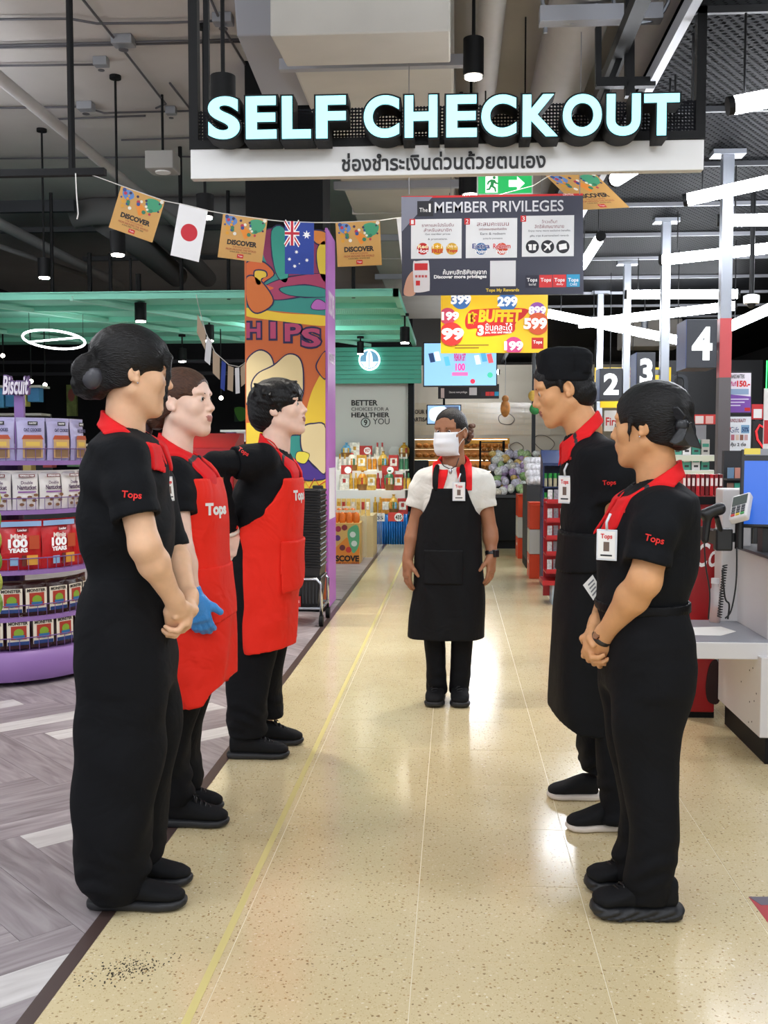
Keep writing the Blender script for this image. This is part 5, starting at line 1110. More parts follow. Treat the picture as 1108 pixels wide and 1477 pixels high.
# black produce table with colourful bags
pt = thing('produce_table', 'black table heaped with bagged sweets and vegetables by the aisle', 'table', at(745, 800, Y=14.6)); pa, pb = at(712, 780, Y=14.6).x, at(792, 780, Y=14.6).x; zt3 = at(740, 718, Y=14.6).z
MB().box2((pa, 14.6, .12), (pb, 16.0, zt3)).build('body', BLK, pt, bevel=.01); MB().box2((pa - .03, 14.57, zt3), (pb + .03, 16.0, zt3 + .04)).build('edge_rail', DKGREY, pt); MB().box2((pa + .05, 14.7, 0), (pb - .05, 15.9, .12)).build('plinth', BLK, pt)
MB().prism([(14.62, zt3), (15.95, zt3), (15.95, zt3 + .55)], (pa, 0, 0), (0, 1, 0), (0, 0, 1), (1, 0, 0), pb - pa).build('slope', DKGREY, pt)
rn = random.Random(9); PC = ('#cfc8d8', '#a9c28a', '#d8b46a', '#b89ac0', '#e6e2dc', '#8fb070', '#d8cfc0')
for k in range(70):
    u, v = (k % 10) / 9, (k // 10) / 6; x = pa + .06 + u * (pb - pa - .12) + rn.uniform(-.045, .045); y = 14.68 + v * 1.2 + rn.uniform(-.06, .06); zz = zt3 + .05 + v * .50 + rn.uniform(-.01, .05)
    i = rn.randrange(7); tag(MB().ball((x, y, zz + .03), (rn.uniform(.05, .08), .07, rn.uniform(.045, .075)), 10, 7).build('produce_bag', mat('bag_%d' % i, PC[i], .25, bump=.7, bscale=60, vary=.35, vscale=40), smooth='all'), '%s bag in the %s row of the produce heap, %s across' % (('lilac', 'green', 'amber', 'mauve', 'white', 'leaf green', 'cream')[i], nth[k // 10], nth[k % 10]), 'bag', 'bags heaped on the produce table')

# ------------------------------------------------------------------ silver poles with number boxes
SP = 1.9; Z4 = 6.8; XP = at(1043, 600, Y=6.78).x
def pole(k, lab, red=False):
    y = 6.78 + SP * k; o = thing('lane_pole', lab, 'pole', (XP, y, 0), 'silver lane poles')
    MB().box2((XP - .035, y - .035, .0), (XP + .035, y + .035, 3.21)).build('post', GALV, o, bevel=.004); MB().box2((XP - .10, y - .06, 3.21), (XP + .10, y + .06, ZM)).build('ceiling_plate', GALV, o)
    MB().box2((XP - .06, y - .06, 0), (XP + .06, y + .06, .015)).build('foot_plate', GALV, o)
    if red: a, b = at(1043, 460, Y=y).z, at(1043, 545, Y=y).z; MB().box2((XP - .037, y - .037, b), (XP + .037, y + .037, a)).build('red_band', mat('red_band', '#b8474a', .35), o); MB().box2((XP - .037, y - .037, .2), (XP + .037, y + .037, b)).build('dark_sleeve', mat('dull_grey_sleeve', '#5c5759', .5), o)
for k, lab in enumerate(('nearest silver pole with a red band, beside lane four', 'silver pole beside the lane box showing three', 'silver pole beside the lane box showing two', 'farthest silver pole beside the last dark box')): pole(k, lab, k == 0)
NB = mat('number_navy', '#2e3138', .45); NBL = mat('number_blue_side', '#3b4a78', .45)
for k, (n, bx) in enumerate((('4', (990, 460, 1035, 531)), ('3', (918, 508, 946, 563)), ('2', (865, 531, 898, 577)), ('1', (851, 551, 861, 579)))):
    y = 6.72 + SP * k; B = Board((0, y, 0)); x0, y0, x1, y1 = bx; o = thing('number_box', 'dark lane box showing a white %s' % {'4': 'four', '3': 'three', '2': 'two'}.get(n) if n != '1' else 'last dark lane box half hidden behind lane two', 'number box', at((x0+x1)/2, y1, Y=y), 'lane number boxes')
    a, b = at(x0, y1, Y=y), at(x1, y0, Y=y); MB().box2((a.x, y, a.z), (b.x, y + .28, b.z)).build('case', NB, o, bevel=.004); MB().box2((a.x - .004, y + .002, a.z), (a.x, y + .28, b.z)).build('blue_side', NBL, o)
    w = x1 - x0
    if n != '1': B.text(n, (x0 + w*.18, y0 + (y1-y0)*.16, x1 - w*.16, y1 - (y1-y0)*.16), .001, glow('#eef2f2', .75), o, bold=.04)
    MB().box2((b.x, y + .10, (a.z + b.z)/2 - .02), (XP, y + .14, (a.z + b.z)/2 + .02)).build('bracket', GALV, o)
# yellow boards behind the numbers
for k, (bx, Yd, c, tx, lab) in enumerate((((858, 530, 968, 564), 13.6, '#f0c61e', 'BUFFET', 'yellow board behind lane boxes two and three'), ((962, 566, 992, 592), 10.0, '#e8c030', '', 'small yellow board right of lane box three'), ((866, 576, 894, 588), 11.2, '#f0c61e', '', 'small yellow strip under lane box two'))):
    B = Board((0, Yd, 0)); o = thing('yellow_board', lab, 'sign', at((bx[0]+bx[2])/2, bx[3], Y=Yd)); B.rect(bx, -.02, .02, 'panel', flat(c), o); 
    if tx: B.text(tx, (bx[0] + 4, bx[1] + 4, bx[2] - 4, bx[3] - (bx[3]-bx[1])*.35), .001, flat('#c8402a') if k != 2 else flat('#3c3312'), o, bold=.03)
    q = at((bx[0]+bx[2])/2, bx[1], Y=Yd); MB().cyl((q.x, Yd + .01, q.z), (q.x, Yd + .01, top_at(q.x)), .004, 6).build('wire', BLK, o)
B = Board((0, 11.0, 0)); o = thing('first_sign', 'white sign reading First above the gum shelves', 'sign', at(885, 620, Y=11.0)); B.rect((872, 592, 898, 622), -.02, .02, 'panel', flat('#e6e4e0'), o); B.text('First', (874, 602, 896, 614), .001, RED_, o, bold=.02); MB().box2((at(885, 622, Y=11).x - .02, 11.0, 0), (at(885, 622, Y=11).x + .02, 11.04, at(885, 622, Y=11).z)).build('post', DKGREY, o)
# dark lettering panel + beams in the upper right depth
tag(MB().box2((at(965, 560, Y=14).x, 14, 0), (at(1100, 560, Y=14).x, 14.1, at(965, 520, Y=14).z)).build('dark_panel', mat('panel_black', '#121316', .4)), 'black shopfront panel behind the lane poles', 'panel')
B = Board((0, 13.98, 0)); o = tag(B.text('n', (966, 540, 992, 566), .0, mat('steel_letter', '#4a4c50', .3, metal=.8), None, name='steel_letter', t=.03), 'dull steel letter n on the black shopfront panel', 'letter')
tag(MB().box2((at(900, 470, Y=15).x, 15, at(900, 500, Y=15).z), (at(985, 470, Y=15).x, 15.6, ZM)).build('duct_box', mat('dull_beige_duct', '#8f8982', .7), bevel=.02), 'dull beige duct box behind the tube lights', 'duct')
o = thing('dome_camera', 'white dome security camera by the nearest pole', 'camera', at(1084, 440, Y=7.6)); p = at(1084, 434, Y=7.6); MB().lathe([(.052, p.z - .02), (.055, p.z), (.055, p.z + .035), (.03, p.z + .045)], (p.x, 7.6, 0), 20).build('housing', WHITEP, o, smooth=True); MB().ball((p.x, 7.6, p.z - .022), (.03, .03, .03), 14, 10).build('dome', BLKP, o, smooth='all'); MB().cyl((p.x, 7.6, p.z + .04), (p.x, 7.6, ZM), .018, 8).build('stem', BLK, o)
for k, (px, py, Yd, lab) in enumerate(((930, 466, 12.7, 'grey cylinder sensor under the tube lights'),)):
    p = at(px, py, Y=Yd); o = thing('spot_head', lab, 'spotlight', p); MB().cyl(p - Vector((0, 0, .06)), p + Vector((0, 0, .06)), .04, 12).build('housing', DKGREY, o, smooth=True); MB().cyl(p + Vector((0, 0, .06)), (p.x, p.y, ZM), .008, 6).build('stem', BLK, o)
# far horizontal dark bars between the aisle and the lanes
lo = thing('louvre_screen', 'dark louvre screen behind the chef cap', 'screen', at(815, 580, Y=17.5))
for k, yp in enumerate((545, 554, 563, 572, 581)): a, b = at(770, yp, Y=17.5), at(860, yp, Y=17.5); MB().box(((a.x+b.x)/2, 17.5, a.z), (b.x-a.x, .08, .06)).build('louvre_bar', mat('louvre', '#2c2e33', .6), lo)
for x in (a.x, b.x): MB().box2((x - .03, 17.47, 0), (x + .03, 17.53, ZM - .03)).build('post', mat('louvre', '#2c2e33'), lo)
# hanging fruit ornaments
for k, (px, py, r, c, lab) in enumerate(((770, 571, 8, '#c9a84a', 'round yellow and orange paper ornament near the chef cap'), (772, 590, 8, '#2f8a4a', 'green paper ornament under the yellow one'), (729, 575, 5, '#b5793a', 'dried brown hanging ornament in front of the bakery'))):
    p = at(px, py, Y=10.8); o = thing('hanging_ornament', lab, 'ornament', p, 'hanging paper ornaments'); MB().ball(p, (r*.0072, .02, r*.0072), 10, 8).build('shape', mat('ornament_%d' % k, c, .6, vary=.4, vscale=18), o, smooth='all'); MB().cyl(p, (p.x, 10.8, top_at(p.x)), .002, 5).build('thread', GALV, o)
    if k == 2: MB().ball(p - Vector((0, 0, .10)), (.05, .03, .09), 10, 8).build('bundle', mat('ornament_2', c), o, smooth='all')

# ------------------------------------------------------------------ orange and grey crates beside the lanes
OR = mat('orange_board', '#d8431c', .4); GR = mat('grey_board', '#c3c2bd', .5)
def tower(px0, px1, pyb, ytop, depth, lab):
    p = G(px0, pyb); y = p.y; B0 = at(px0, pyb, Y=y).x; B1 = at(px1, pyb, Y=y).x; zt = at((px0+px1)/2, ytop, Y=y).z; o = thing('security_gate', lab, 'security gate', (B0, y, 0), 'orange and grey entrance gates')
    for k, m in enumerate((OR, GR, OR)): MB().box2((B0, y, zt*k/3 + .002), (B1, y + depth, zt*(k+1)/3 - .002)).build('panel', m, o, bevel=.004)
    MB().box2((B0, y + .05, zt), (B1, y + depth, zt + .02)).build('cap', OR, o)
    Bx = Board((B0, 0, 0), (0, -1, 0), (0, 0, 1)); Bx.text('Tops', (-y - depth*.7, zt*.18, -y - depth*.3, zt*.26), .001, W_, o, px=False)
tower(763.5, 787, 835, 728, .35, 'nearer orange and grey gate panel beside the red rack'); tower(747, 759, 806, 716, .5, 'farther orange and grey gate panel beyond the first')
# red wire rack of hanging cards and blue bottle rack (behind the chef)
rk = thing('card_rack', 'tall red rack of hanging cards beside the chef', 'rack', G(800, 850)); YR = 9.2; xa2, xb2_ = at(788, 800, Y=YR).x, at(822, 800, Y=YR).x
REDM = mat('rack_red', '#a8181f', .35)
MB().box2((xa2, YR + .3, .05), (xb2_, YR + .33, at(800, 722, Y=YR).z)).build('back_panel', REDM, rk); MB().box2((xa2 - .03, YR, at(800, 838, Y=YR).z - .04), (xb2_, YR + .35, at(800, 838, Y=YR).z)).build('bottom_tray', REDM, rk); MB().box2((xa2 + .06, YR + .05, 0), (xb2_ - .02, YR + .3, at(800, 838, Y=YR).z - .04)).build('pedestal', mat('pale_blue_base', '#9fb4c4', .4), rk)
for k, yp in enumerate((725, 752, 777, 800, 826)):
    z = at(800, yp, Y=YR).z; MB().box2((xa2, YR, z - .01), (xb2_, YR + .3, z)).build('tray', REDM, rk); MB().box2((xa2, YR - .004, z), (xb2_, YR, z + .03)).build('tray_lip', REDM, rk)
    for j in range(4):
        x = xa2 + .035 + j*.055; tag(MB().box((x, YR + .06 + (j % 2)*.03, z + .058), (.042, .012, .105)).build('hang_card', mat('card_%d' % (j % 3), ('#c9c9cc', '#8a8a92', '#dcd8d2')[j % 3], .4, vary=.3, vscale=60), bevel=.003), 'small silver card pack, %s tray down and %s across the red rack' % (nth[k], nth[j]), 'card pack', 'card packs on the red rack')
br = thing('bottle_rack', 'navy rack of green-capped bottles beside the chef', 'rack', G(800, 812)); YQ = 10.6; xa3, xb3 = at(783, 700, Y=YQ).x, at(818, 700, Y=YQ).x; BLU = mat('rack_navy', '#1b2f5e', .4)
zt4 = at(800, 672, Y=YQ).z; MB().box2((xa3, YQ + .28, 0), (xb3, YQ + .31, zt4)).build('back_panel', BLU, br); MB().box2((xa3, YQ, zt4), (xb3, YQ + .3, zt4 + .03)).build('top', BLU, br); MB().prism([(0, zt4 + .03), (.30, zt4 + .03), (.30, zt4 + .16)], (xa3, YQ, 0), (0, 1, 0), (0, 0, 1), (1, 0, 0), xb3 - xa3).build('header', BLU, br)
for x in (xa3, xb3 - .015): MB().box2((x, YQ, 0), (x + .015, YQ + .3, zt4)).build('side', BLU, br)
for k, yp in enumerate((702, 730)):
    z = at(800, yp, Y=YQ).z; MB().box2((xa3, YQ, z - .015), (xb3, YQ + .3, z)).build('shelf', BLU, br)
    for j in range(5):
        x = xa3 + .03 + j*.05; o = thing('green_cap_bottle', 'small bottle with green cap, %s shelf of navy rack, %s across' % (('upper', 'lower')[k], nth[j]), 'bottle', (x, YQ + .06, z), 'green-capped bottles'); MB().cyl((x, YQ + .06, z), (x, YQ + .06, z + .085), .019, 10).build('body', mat('amber_label', '#c8c0a0', .4), o, smooth=True); MB().cyl((x, YQ + .06, z + .085), (x, YQ + .06, z + .135), .020, 10).build('cap', mat('green_cap', '#2fa04a', .35), o, smooth=True)
pp2 = thing('produce_mound', 'low cart behind the navy rack heaped with white bags', 'cart', G(775, 790)); YV = 12.2; va, vb = at(760, 700, Y=YV).x, at(800, 700, Y=YV).x; zv = at(780, 700, Y=YV).z; MB().box2((va, YV, .1), (vb, YV + .7, zv)).build('body', DKGREY, pp2); MB().box2((va, YV - .01, 0), (vb, YV + .7, .1)).build('plinth', BLK, pp2)
for k in range(24): u, v = (k % 6)/5, (k//6)/3; tag(MB().ball((va + .05 + u*(vb - va - .1), YV + .08 + v*.5, zv + .05 + v*.22), (.06, .07, .06), 10, 7).build('white_bag', mat('white_bag', '#d6d3d6', .25, bump=.8, bscale=50, vary=.3, vscale=30), smooth='all'), 'white bag on the cart behind the navy rack, %s row, %s across' % (nth[k//6], nth[k % 6]), 'bag', 'white bags on the cart')

# ------------------------------------------------------------------ gum and sweets shelves behind the bow
YG = 7.6; gs = thing('gum_shelf', 'white checkout shelf packed with gum and sweets behind the hair bow', 'shelf', G(1010, 900)); ga, gb = at(968, 680, Y=YG).x, at(1030, 680, Y=YG).x
rowy = (656, 678, 712, 742); MB().box2((ga, YG + .25, 0), (gb, YG + .28, at(1000, 612, Y=YG).z)).build('back_panel', GREYP, gs); MB().box2((ga, YG - .02, at(1000, 612, Y=YG).z), (gb, YG + .02, at(1000, 598, Y=YG).z)).build('header', mat('header_red', '#c8322e', .45), gs)
B = Board((0, YG - .021, 0)); B.rect((1003, 600, 1015, 611), .0, .001, 'white_patch', flat('#e6d8d4'), gs); B.rect((1018, 600, 1029, 611), 0, .001, 'white_patch', flat('#e0b0aa'), gs)
GCOL = ('#5aa890', '#e6e4e0', '#3f8f7a', '#d8d4cc', '#c84a44', '#e8e6e2', '#7fb8a4', '#b8b4ac')
for k, yp in enumerate(rowy):
    z = at(1000, yp, Y=YG).z; MB().box2((ga, YG, z - .03), (gb, YG + .25, z)).build('shelf_board', WHITEP, gs); x = ga + .02; n = 0
    while x < gb - .04:
        h = .11 if k < 3 else .05; i = (k*3 + n*5) % 8
        o = thing('gum_pack', '%s gum pack, %s row down and %s across' % (('green', 'white', 'dark teal', 'cream', 'red', 'pale', 'mint', 'grey')[i], nth[k], nth[n]), 'gum pack', (x + .03, YG + .06, z), 'gum packs behind the bow'); MB().box((x + .032, YG + .06, z + h/2), (.058, .05, h)).build('carton', flat(GCOL[i], .4), o, bevel=.003)
        MB().box((x + .032, YG + .0345, z + h*.62), (.046, .002, h*.22)).build('label_band', flat(GCOL[(i + 3) % 8]), o); MB().box((x + .032, YG + .0345, z + h*.25), (.03, .002, h*.14)).build('label_spot', flat('#3c3a3a'), o); x += .066; n += 1
    MB().box2((ga, YG - .006, z - .045), (gb, YG - .002, z - .005)).build('price_rail', flat('#d8dcc8'), gs)
# red cooler with white script
YO = G(1010, 1036).y; ca, cb = at(984, 900, Y=YO).x, at(1033, 900, Y=YO).x; zc = at(1010, 716, Y=YO).z; cl = thing('drinks_cooler', 'red drinks cooler with white script lettering beside the till', 'cooler', ((ca+cb)/2, YO, 0)); RC = mat('cooler_red', '#a0161c', .35)
MB().box2((ca, YO, .03), (cb, YO + .5, zc)).build('cabinet', RC, cl, bevel=.008); MB().box2((ca, YO + .01, 0), (cb, YO + .5, .03)).build('kick_plate', BLK, cl); B = Board((0, YO, 0)); B.text('Coca', (1004, 783, 1060, 818), .001, W_, cl, bold=.01, shear=.35)
MB().box2((ca + .01, YO - .02, zc - .04), (cb, YO, zc)).build('top_edge', BLK, cl)
B.poly(smoothpoly([(1024, 958), (1036, 955), (1038, 1010), (1022, 1012), (1018, 990)]), .001, .004, 'dark_bottle_print', flat('#2a0d10'), cl)
for k in range(9): 
    x = ca + .018 + k*.023; o = thing('chocolate_bar', 'thin %s chocolate bar standing on the red cooler, %s along' % (('red', 'dark red', 'maroon')[k % 3], nth[k]), 'chocolate bar', (x, YO + .12, zc), 'bars on the red cooler'); MB().box((x, YO + .12, zc + .055), (.018, .07, .11)).build('wrapper', flat(('#c02028', '#8f1a20', '#6a1418')[k % 3], .35), o, bevel=.002); MB().box((x, YO + .084, zc + .07), (.012, .002, .04)).build('label', flat('#e6ded6'), o)
# posters on a dark post
YPo = 7.0; dp = thing('poster_stand', 'dark stand holding two promotional posters', 'stand', at(1066, 700, Y=YPo)); da, dbb = at(1045, 600, Y=YPo).x, at(1084, 600, Y=YPo).x
MB().box2((da, YPo + .01, 0), (da + .06, YPo + .05, at(1060, 535, Y=YPo).z)).build('post', DKGREY, dp)
for bx, lab in (((1044, 536, 1084, 597), 'upper'), ((1043, 599, 1084, 657), 'lower')): B = Board((0, YPo, 0)); B.rect(bx, -.02, .03, 'frame', BLKP, dp)
B = Board((0, YPo - .012, 0))
p1 = tag(B.rect((1046, 538, 1083, 595), 0, .002, 'poster', mat('poster_white', '#e6e2ec', .4), None), 'upper promotional poster with a purple base and red 150', 'poster'); B.poly([(1046, 568), (1083, 572), (1083, 595), (1046, 595)], .002, .001, 'purple_field', flat('#7a4aa8'), p1)
B.text('BRANDS MATTERS', (1053, 540, 1074, 546), .003, flat('#4a4a52'), p1, bold=.02); B.text('ลดทันที', (1048, 550, 1062, 557), .003, flat('#c8308a'), p1, bold=.03); B.text('150.-', (1063, 549, 1082, 558), .003, CRIM, p1, bold=.05); B.rect((1050, 561, 1080, 569), .003, .001, 'product_print', flat('#8fa8c8'), p1)
for k in range(3): B.rect((1049, 575 + k*4.5, 1080 - k*6, 576.6 + k*4.5), .004, .0006, 'print_line', flat('#d8cfe6'), p1)
B.rect((1074, 588, 1082, 593), .004, .001, 'logo_tile', RED_, p1)
p2 = tag(B.rect((1045, 601, 1083, 655), 0, .002, 'poster', flat('#e4e8ee', .4), None), 'lower promotional poster with gift bows and the word Gift', 'poster'); B.text('BUNDLE BEAUTY', (1053, 604, 1076, 609), .003, flat('#8a3a4a'), p2, bold=.02); B.text('Gift', (1053, 616, 1066, 624), .003, flat('#2a4a7a'), p2); B.disc(1050, 618, 4, .003, .001, 'red_spot', CRIM, p2); B.rect((1069, 613, 1081, 625), .003, .001, 'bow_print', flat('#7fa8c8'), p2); B.text('50%', (1070, 616, 1080, 623), .005, flat('#2a4a7a'), p2, bold=.03)
for k in range(5): B.rect((1048 + k*6.4, 627, 1053 + k*6.4, 635), .003, .001, 'product_print', flat(('#c89a8a', '#b86a7a', '#d8c0b0', '#8a5a4a', '#c8a0a0')[k]), p2)
B.text('คุ้ม 2 ต่อ', (1054, 638, 1076, 645), .003, flat('#2a2a30'), p2, bold=.03); B.rect((1077, 649, 1082, 654), .003, .001, 'logo_tile', RED_, p2)
# red service signs at the right edge
B = Board((0, 6.4, 0)); o = thing('service_sign', 'red sign with a white square beside the posters', 'sign', at(1092, 608, Y=6.4)); B.rect((1085, 583, 1101, 605), -.01, .01, 'panel', flat('#c22a2e'), o); B.rect((1087, 590, 1099, 603), .001, .001, 'white_patch', flat('#e8e6e4'), o); MB().box2((at(1093, 605, Y=6.4).x - .01, 6.4, 0), (at(1093, 605, Y=6.4).x + .01, 6.42, at(1093, 605, Y=6.4).z)).build('post', DKGREY, o)
o = thing('service_sign', 'dark panel with a red heart outline at the right edge', 'sign', at(1098, 660, Y=6.2)); B = Board((0, 6.2, 0)); B.rect((1086, 607, 1130, 657), -.01, .01, 'panel', mat('panel_black', '#121316'), o); MB().tube([at(x, y, Y=6.19) for x, y in ((1104, 650), (1093, 634), (1091, 622), (1096, 613), (1104, 618), (1112, 613), (1117, 622), (1114, 634))], .006, 6, closed=True).build('heart_outline', glow('#d8262a', 1.2), o); MB().box2((at(1100, 657, Y=6.2).x, 6.2, 0), (at(1100, 657, Y=6.2).x + .03, 6.23, at(1100, 657, Y=6.2).z)).build('post', DKGREY, o)
o = thing('side_board', 'tall white and red board at the right edge of the till', 'sign', at(1108, 640, Y=5.6)); B = Board((0, 5.6, 0)); B.rect((1102, 560, 1140, 648), -.01, .01, 'panel', flat('#e0dedb'), o); B.rect((1102, 606, 1140, 640), .001, .001, 'red_band', flat('#c22a2e'), o); B.rect((1105.5, 520, 1107, 561), -.004, .004, 'green_light', glow('#2fd85a', 3), o); MB().box2((at(1120, 648, Y=5.6).x, 5.6, 0), (at(1120, 648, Y=5.6).x + .04, 5.64, at(1120, 648, Y=5.6).z)).build('post', DKGREY, o)

# ------------------------------------------------------------------ self-checkout till
TW = mat('till_white', '#d6d3d2', .35); TG = mat('till_grey', '#8d8f96', .4); TD = mat('till_dark', '#3a3b40', .4)
g0 = G(1095, 1104); XK, YK0 = g0.x, g0.y; YK1 = G(1041, 1050).y
til = thing('self_checkout', 'white self-checkout till with screen, card reader and scanner', 'checkout till', (XK, YK0, 0)); zd0 = at(1050, 952, Y=YK0).z
MB().box2((XK, YK0, .12), (XK + .7, YK1 + .1, .47)).build('lower_cabinet', TW, til, bevel=.004); MB().box2((XK + .03, YK0 + .02, 0), (XK + .7, YK1 + .08, .12)).build('plinth', BLK, til)
bx_ = Board((XK, 0, 0), (0, -1, 0), (0, 0, 1))
for (yy, zz) in ((.12, .40), (.17, .38), (.06, .30), (.30, .30), (.09, .26), (.16, .24), (.12, .16), (.17, .145)): MB().cyl((XK - .001, YK0 + yy, zz), (XK + .003, YK0 + yy, zz), .004, 8).build('screw_hole', BLK, til)
xd0 = at(985, 940, Y=YK0 + .2).x; zdk = at(1050, 927, Y=YK0 + .05).z; zdb = at(1050, 951, Y=YK0 + .05).z
dk = MB().box2((xd0, YK0 + .05, zdb), (XK + .7, YK1 + .05, zdk)).build('bagging_shelf', TW, til, bevel=.004); MB().box2((xd0 + .01, YK0 + .06, zdk), (XK + .3, YK1 + .04, zdk + .003)).build('grey_mat', TG, dk)
Bd = Board((0, 0, zdk + .003), (1, 0, 0), (0, 1, 0)); Bd.poly([(1000, 905), (1040, 904), (1062, 911), (1040, 917), (1000, 916)], .0, .001, 'paper_note', PAPERW, dk)
xu = at(1062, 860, Y=YK0 + .22).x; zu = at(1080, 803, Y=YK0 + .2).z
MB().box2((XK + .06, YK0 + .12, zdk), (XK + .7, YK1 + .1, zu)).build('upper_cabinet', TW, til, bevel=.006); MB().box2((XK + .05, YK0 + .11, zu), (XK + .72, YK1 + .12, zu + .012)).build('counter_top', TD, til)
MB().box2((XK + .14, YK0 + .118, zdk + .02), (XK + .16, YK0 + .121, zu)).build('door_seam', TD, til)
MB().box2((XK - .02, YK1 + .0, zdk), (XK + .12, YK1 + .14, at(1058, 705, Y=YK1).z)).build('side_column', TW, til, bevel=.008)
# monitor
ys_ = YK0 + .28; c0 = at(1094, 700, Y=ys_); mon = thing('touch_monitor', 'tilted black touch screen showing blue at the right edge', 'monitor', (c0.x, ys_, zu)); Mr = Matrix.Rotation(R(-18), 3, 'Z') @ Matrix.Rotation(R(-10), 3, 'X')
cc = at(1118, 705, Y=ys_); MB().box(cc, (.30, .03, .36), rot=Mr).build('bezel', BLKP, mon, bevel=.006); MB().box(cc + Mr @ Vector((0, -.0165, -.02)), (.265, .002, .29), rot=Mr).build('screen', glow('#1c57b8', .45), mon); MB().box(cc + Mr @ Vector((0, -.018, .165)), (.26, .002, .03), rot=Mr).build('top_strip', TG, mon)
MB().box(cc + Mr @ Vector((-.10, -.0185, .168)), (.07, .002, .028), rot=Mr).build('yellow_note', flat('#e8d35a'), mon); MB().box2((cc.x - .05, ys_, zu), (cc.x + .05, ys_ + .08, cc.z - .1)).build('stand', BLKP, mon)
# card reader on its arm
yr_ = YK0 + .16; rd = thing('card_reader', 'white card payment reader on a black pole', 'card reader', at(1070, 800, Y=yr_)); c1 = at(1069, 733, Y=yr_); M1 = Matrix.Rotation(R(-22), 3, 'Z') @ Matrix.Rotation(R(38), 3, 'X') @ Matrix.Rotation(R(-22), 3, 'Y')
MB().box(c1, (.085, .16, .035), rot=M1).build('body', TW, rd, bevel=.008); MB().box(c1 + M1 @ Vector((0, .035, .0185)), (.068, .062, .002), rot=M1).build('display', flat('#3f4a44'), rd)
for i in range(3):
    for j in range(4): MB().box(c1 + M1 @ Vector((-.022 + i*.022, -.01 - j*.017, .0195)), (.016, .011, .005), rot=M1).build('key', flat(('#5a5c60', '#5a5c60', '#5a5c60', ('#c83a32', '#d8b83a', '#3a9a4a')[i])[j]), rd)
pz = c1 - Vector((0, -.02, .03)); zpl = at(1069, 792, Y=yr_).z; MB().cyl((pz.x, pz.y, zpl), pz, .019, 12).build('pole', BLKP, rd, smooth=True)
# bracket + hand scanner
bq = at(1043, 778, Y=yr_ + .05); MB().box(bq, (.075, .06, .10)).build('arm_bracket', BLKP, rd, bevel=.008); MB().box(((bq.x + pz.x)/2, bq.y, bq.z + .01), (abs(pz.x - bq.x), .04, .04)).build('arm', BLKP, rd); MB().box2((bq.x - .02, bq.y, bq.z - .03), (bq.x + .02, YK1 + .01, bq.z + .03)).build('wall_arm', BLKP, rd)
sc0 = at(1026, 742, Y=yr_); sn = thing('barcode_scanner', 'black hand barcode scanner on its holder beside the card reader', 'scanner', sc0)

B3 = Solid([sc0.x - .12, sc0.y - .08, sc0.z - .2], [sc0.x + .12, sc0.y + .08, sc0.z + .08], .005); B3.cone(at(1017, 779, Y=yr_), at(1021, 745, Y=yr_), .016, .019, 0); B3.cone(at(1016, 741, Y=yr_), at(1038, 734, Y=yr_), .022, .028, .02); B3.build('body', BLKP, sn).matrix_parent_inverse = Matrix.Translation(sn.location).inverted()
MB().ball(at(1040, 733, Y=yr_), (.012, .022, .02), 10, 8).build('scan_window', mat('scan_glass', '#6b1a1a', .1), sn, smooth='all'); MB().cyl(at(1034, 746, Y=yr_), bq, .012, 8).build('cradle', BLKP, sn)
def cable(pts, r, lab, Yd): tag(MB().tube([at(x, y, Y=Yd) for x, y in smooth_open(pts)], r, 6).build('cable', BLKP, smooth='all'), lab, 'cable', 'till cables')
def smooth_open(pts, n=5):
    out = []; P = [pts[0]] + list(pts) + [pts[-1]]
    for i in range(1, len(P) - 2):
        p0, p1, p2, p3 = P[i-1], P[i], P[i+1], P[i+2]
        for j in range(n): t = j/n; out.append(tuple(.5*(2*p1[d] + (p2[d]-p0[d])*t + (2*p0[d]-5*p1[d]+4*p2[d]-p3[d])*t*t + (3*p1[d]-p0[d]-3*p2[d]+p3[d])*t**3) for d in (0, 1)))
    return out + [pts[-1]]
cable([(1016, 780), (1018, 815), (1024, 855), (1022, 893)], .0035, 'thin straight cable dropping from the scanner', yr_); cable([(1063, 790), (1062, 840), (1055, 880), (1046, 892)], .0035, 'cable dropping from the card reader pole', yr_); cable([(1042, 822), (1046, 862), (1052, 872), (1050, 893)], .004, 'cable looping beside the coiled one', yr_ + .02)
ct = []
for k in range(120): t = k/119; q = at(1046 - 8*t, 815 + 75*t, Y=yr_ + .03); a_ = k*1.05; ct.append(q + Vector((.010*math.cos(a_), .010*math.sin(a_), 0)))
tag(MB().tube(ct, .0028, 5).build('coiled_cable', BLKP, smooth='all'), 'black coiled cable hanging at the till', 'cable')
bt = thing('spray_bottle', 'clear bottle with orange liquid on the till shelf', 'bottle', at(1031, 890, Y=YK1)); p = at(1031, 892, Y=YK1 - .03); p.z = zdk + .003
MB().lathe([(.026, 0), (.028, .01), (.028, .15), (.018, .17), (.018, .19)], tuple(p), 18).build('glass', mat('clear_bottle', '#dfe4e6', .08, alpha=.35), bt, smooth=True); MB().lathe([(.023, .003), (.025, .012), (.025, .075)], tuple(p), 16).build('liquid', mat('orange_liquid', '#b8622a', .2), bt, smooth=True); MB().cyl(p + Vector((0, 0, .19)), p + Vector((0, 0, .215)), .02, 12).build('cap', flat('#d8d8da'), bt)
tag(MB().box(at(1088, 665, Y=YK1 + .4), (.05, .1, .12)).build('gift_card_pack', flat('#3a5a7a'), bevel=.004), 'small dark card pack behind the card reader', 'card pack')
cr = thing('card_stand', 'dark stand of gift cards behind the till', 'stand', at(1066, 760, Y=6.0)); ka, kb = at(1048, 660, Y=6.0).x, at(1078, 660, Y=6.0).x; MB().box2((ka, 6.05, 0), (kb, 6.1, at(1060, 650, Y=6.0).z)).build('back_panel', DKGREY, cr)
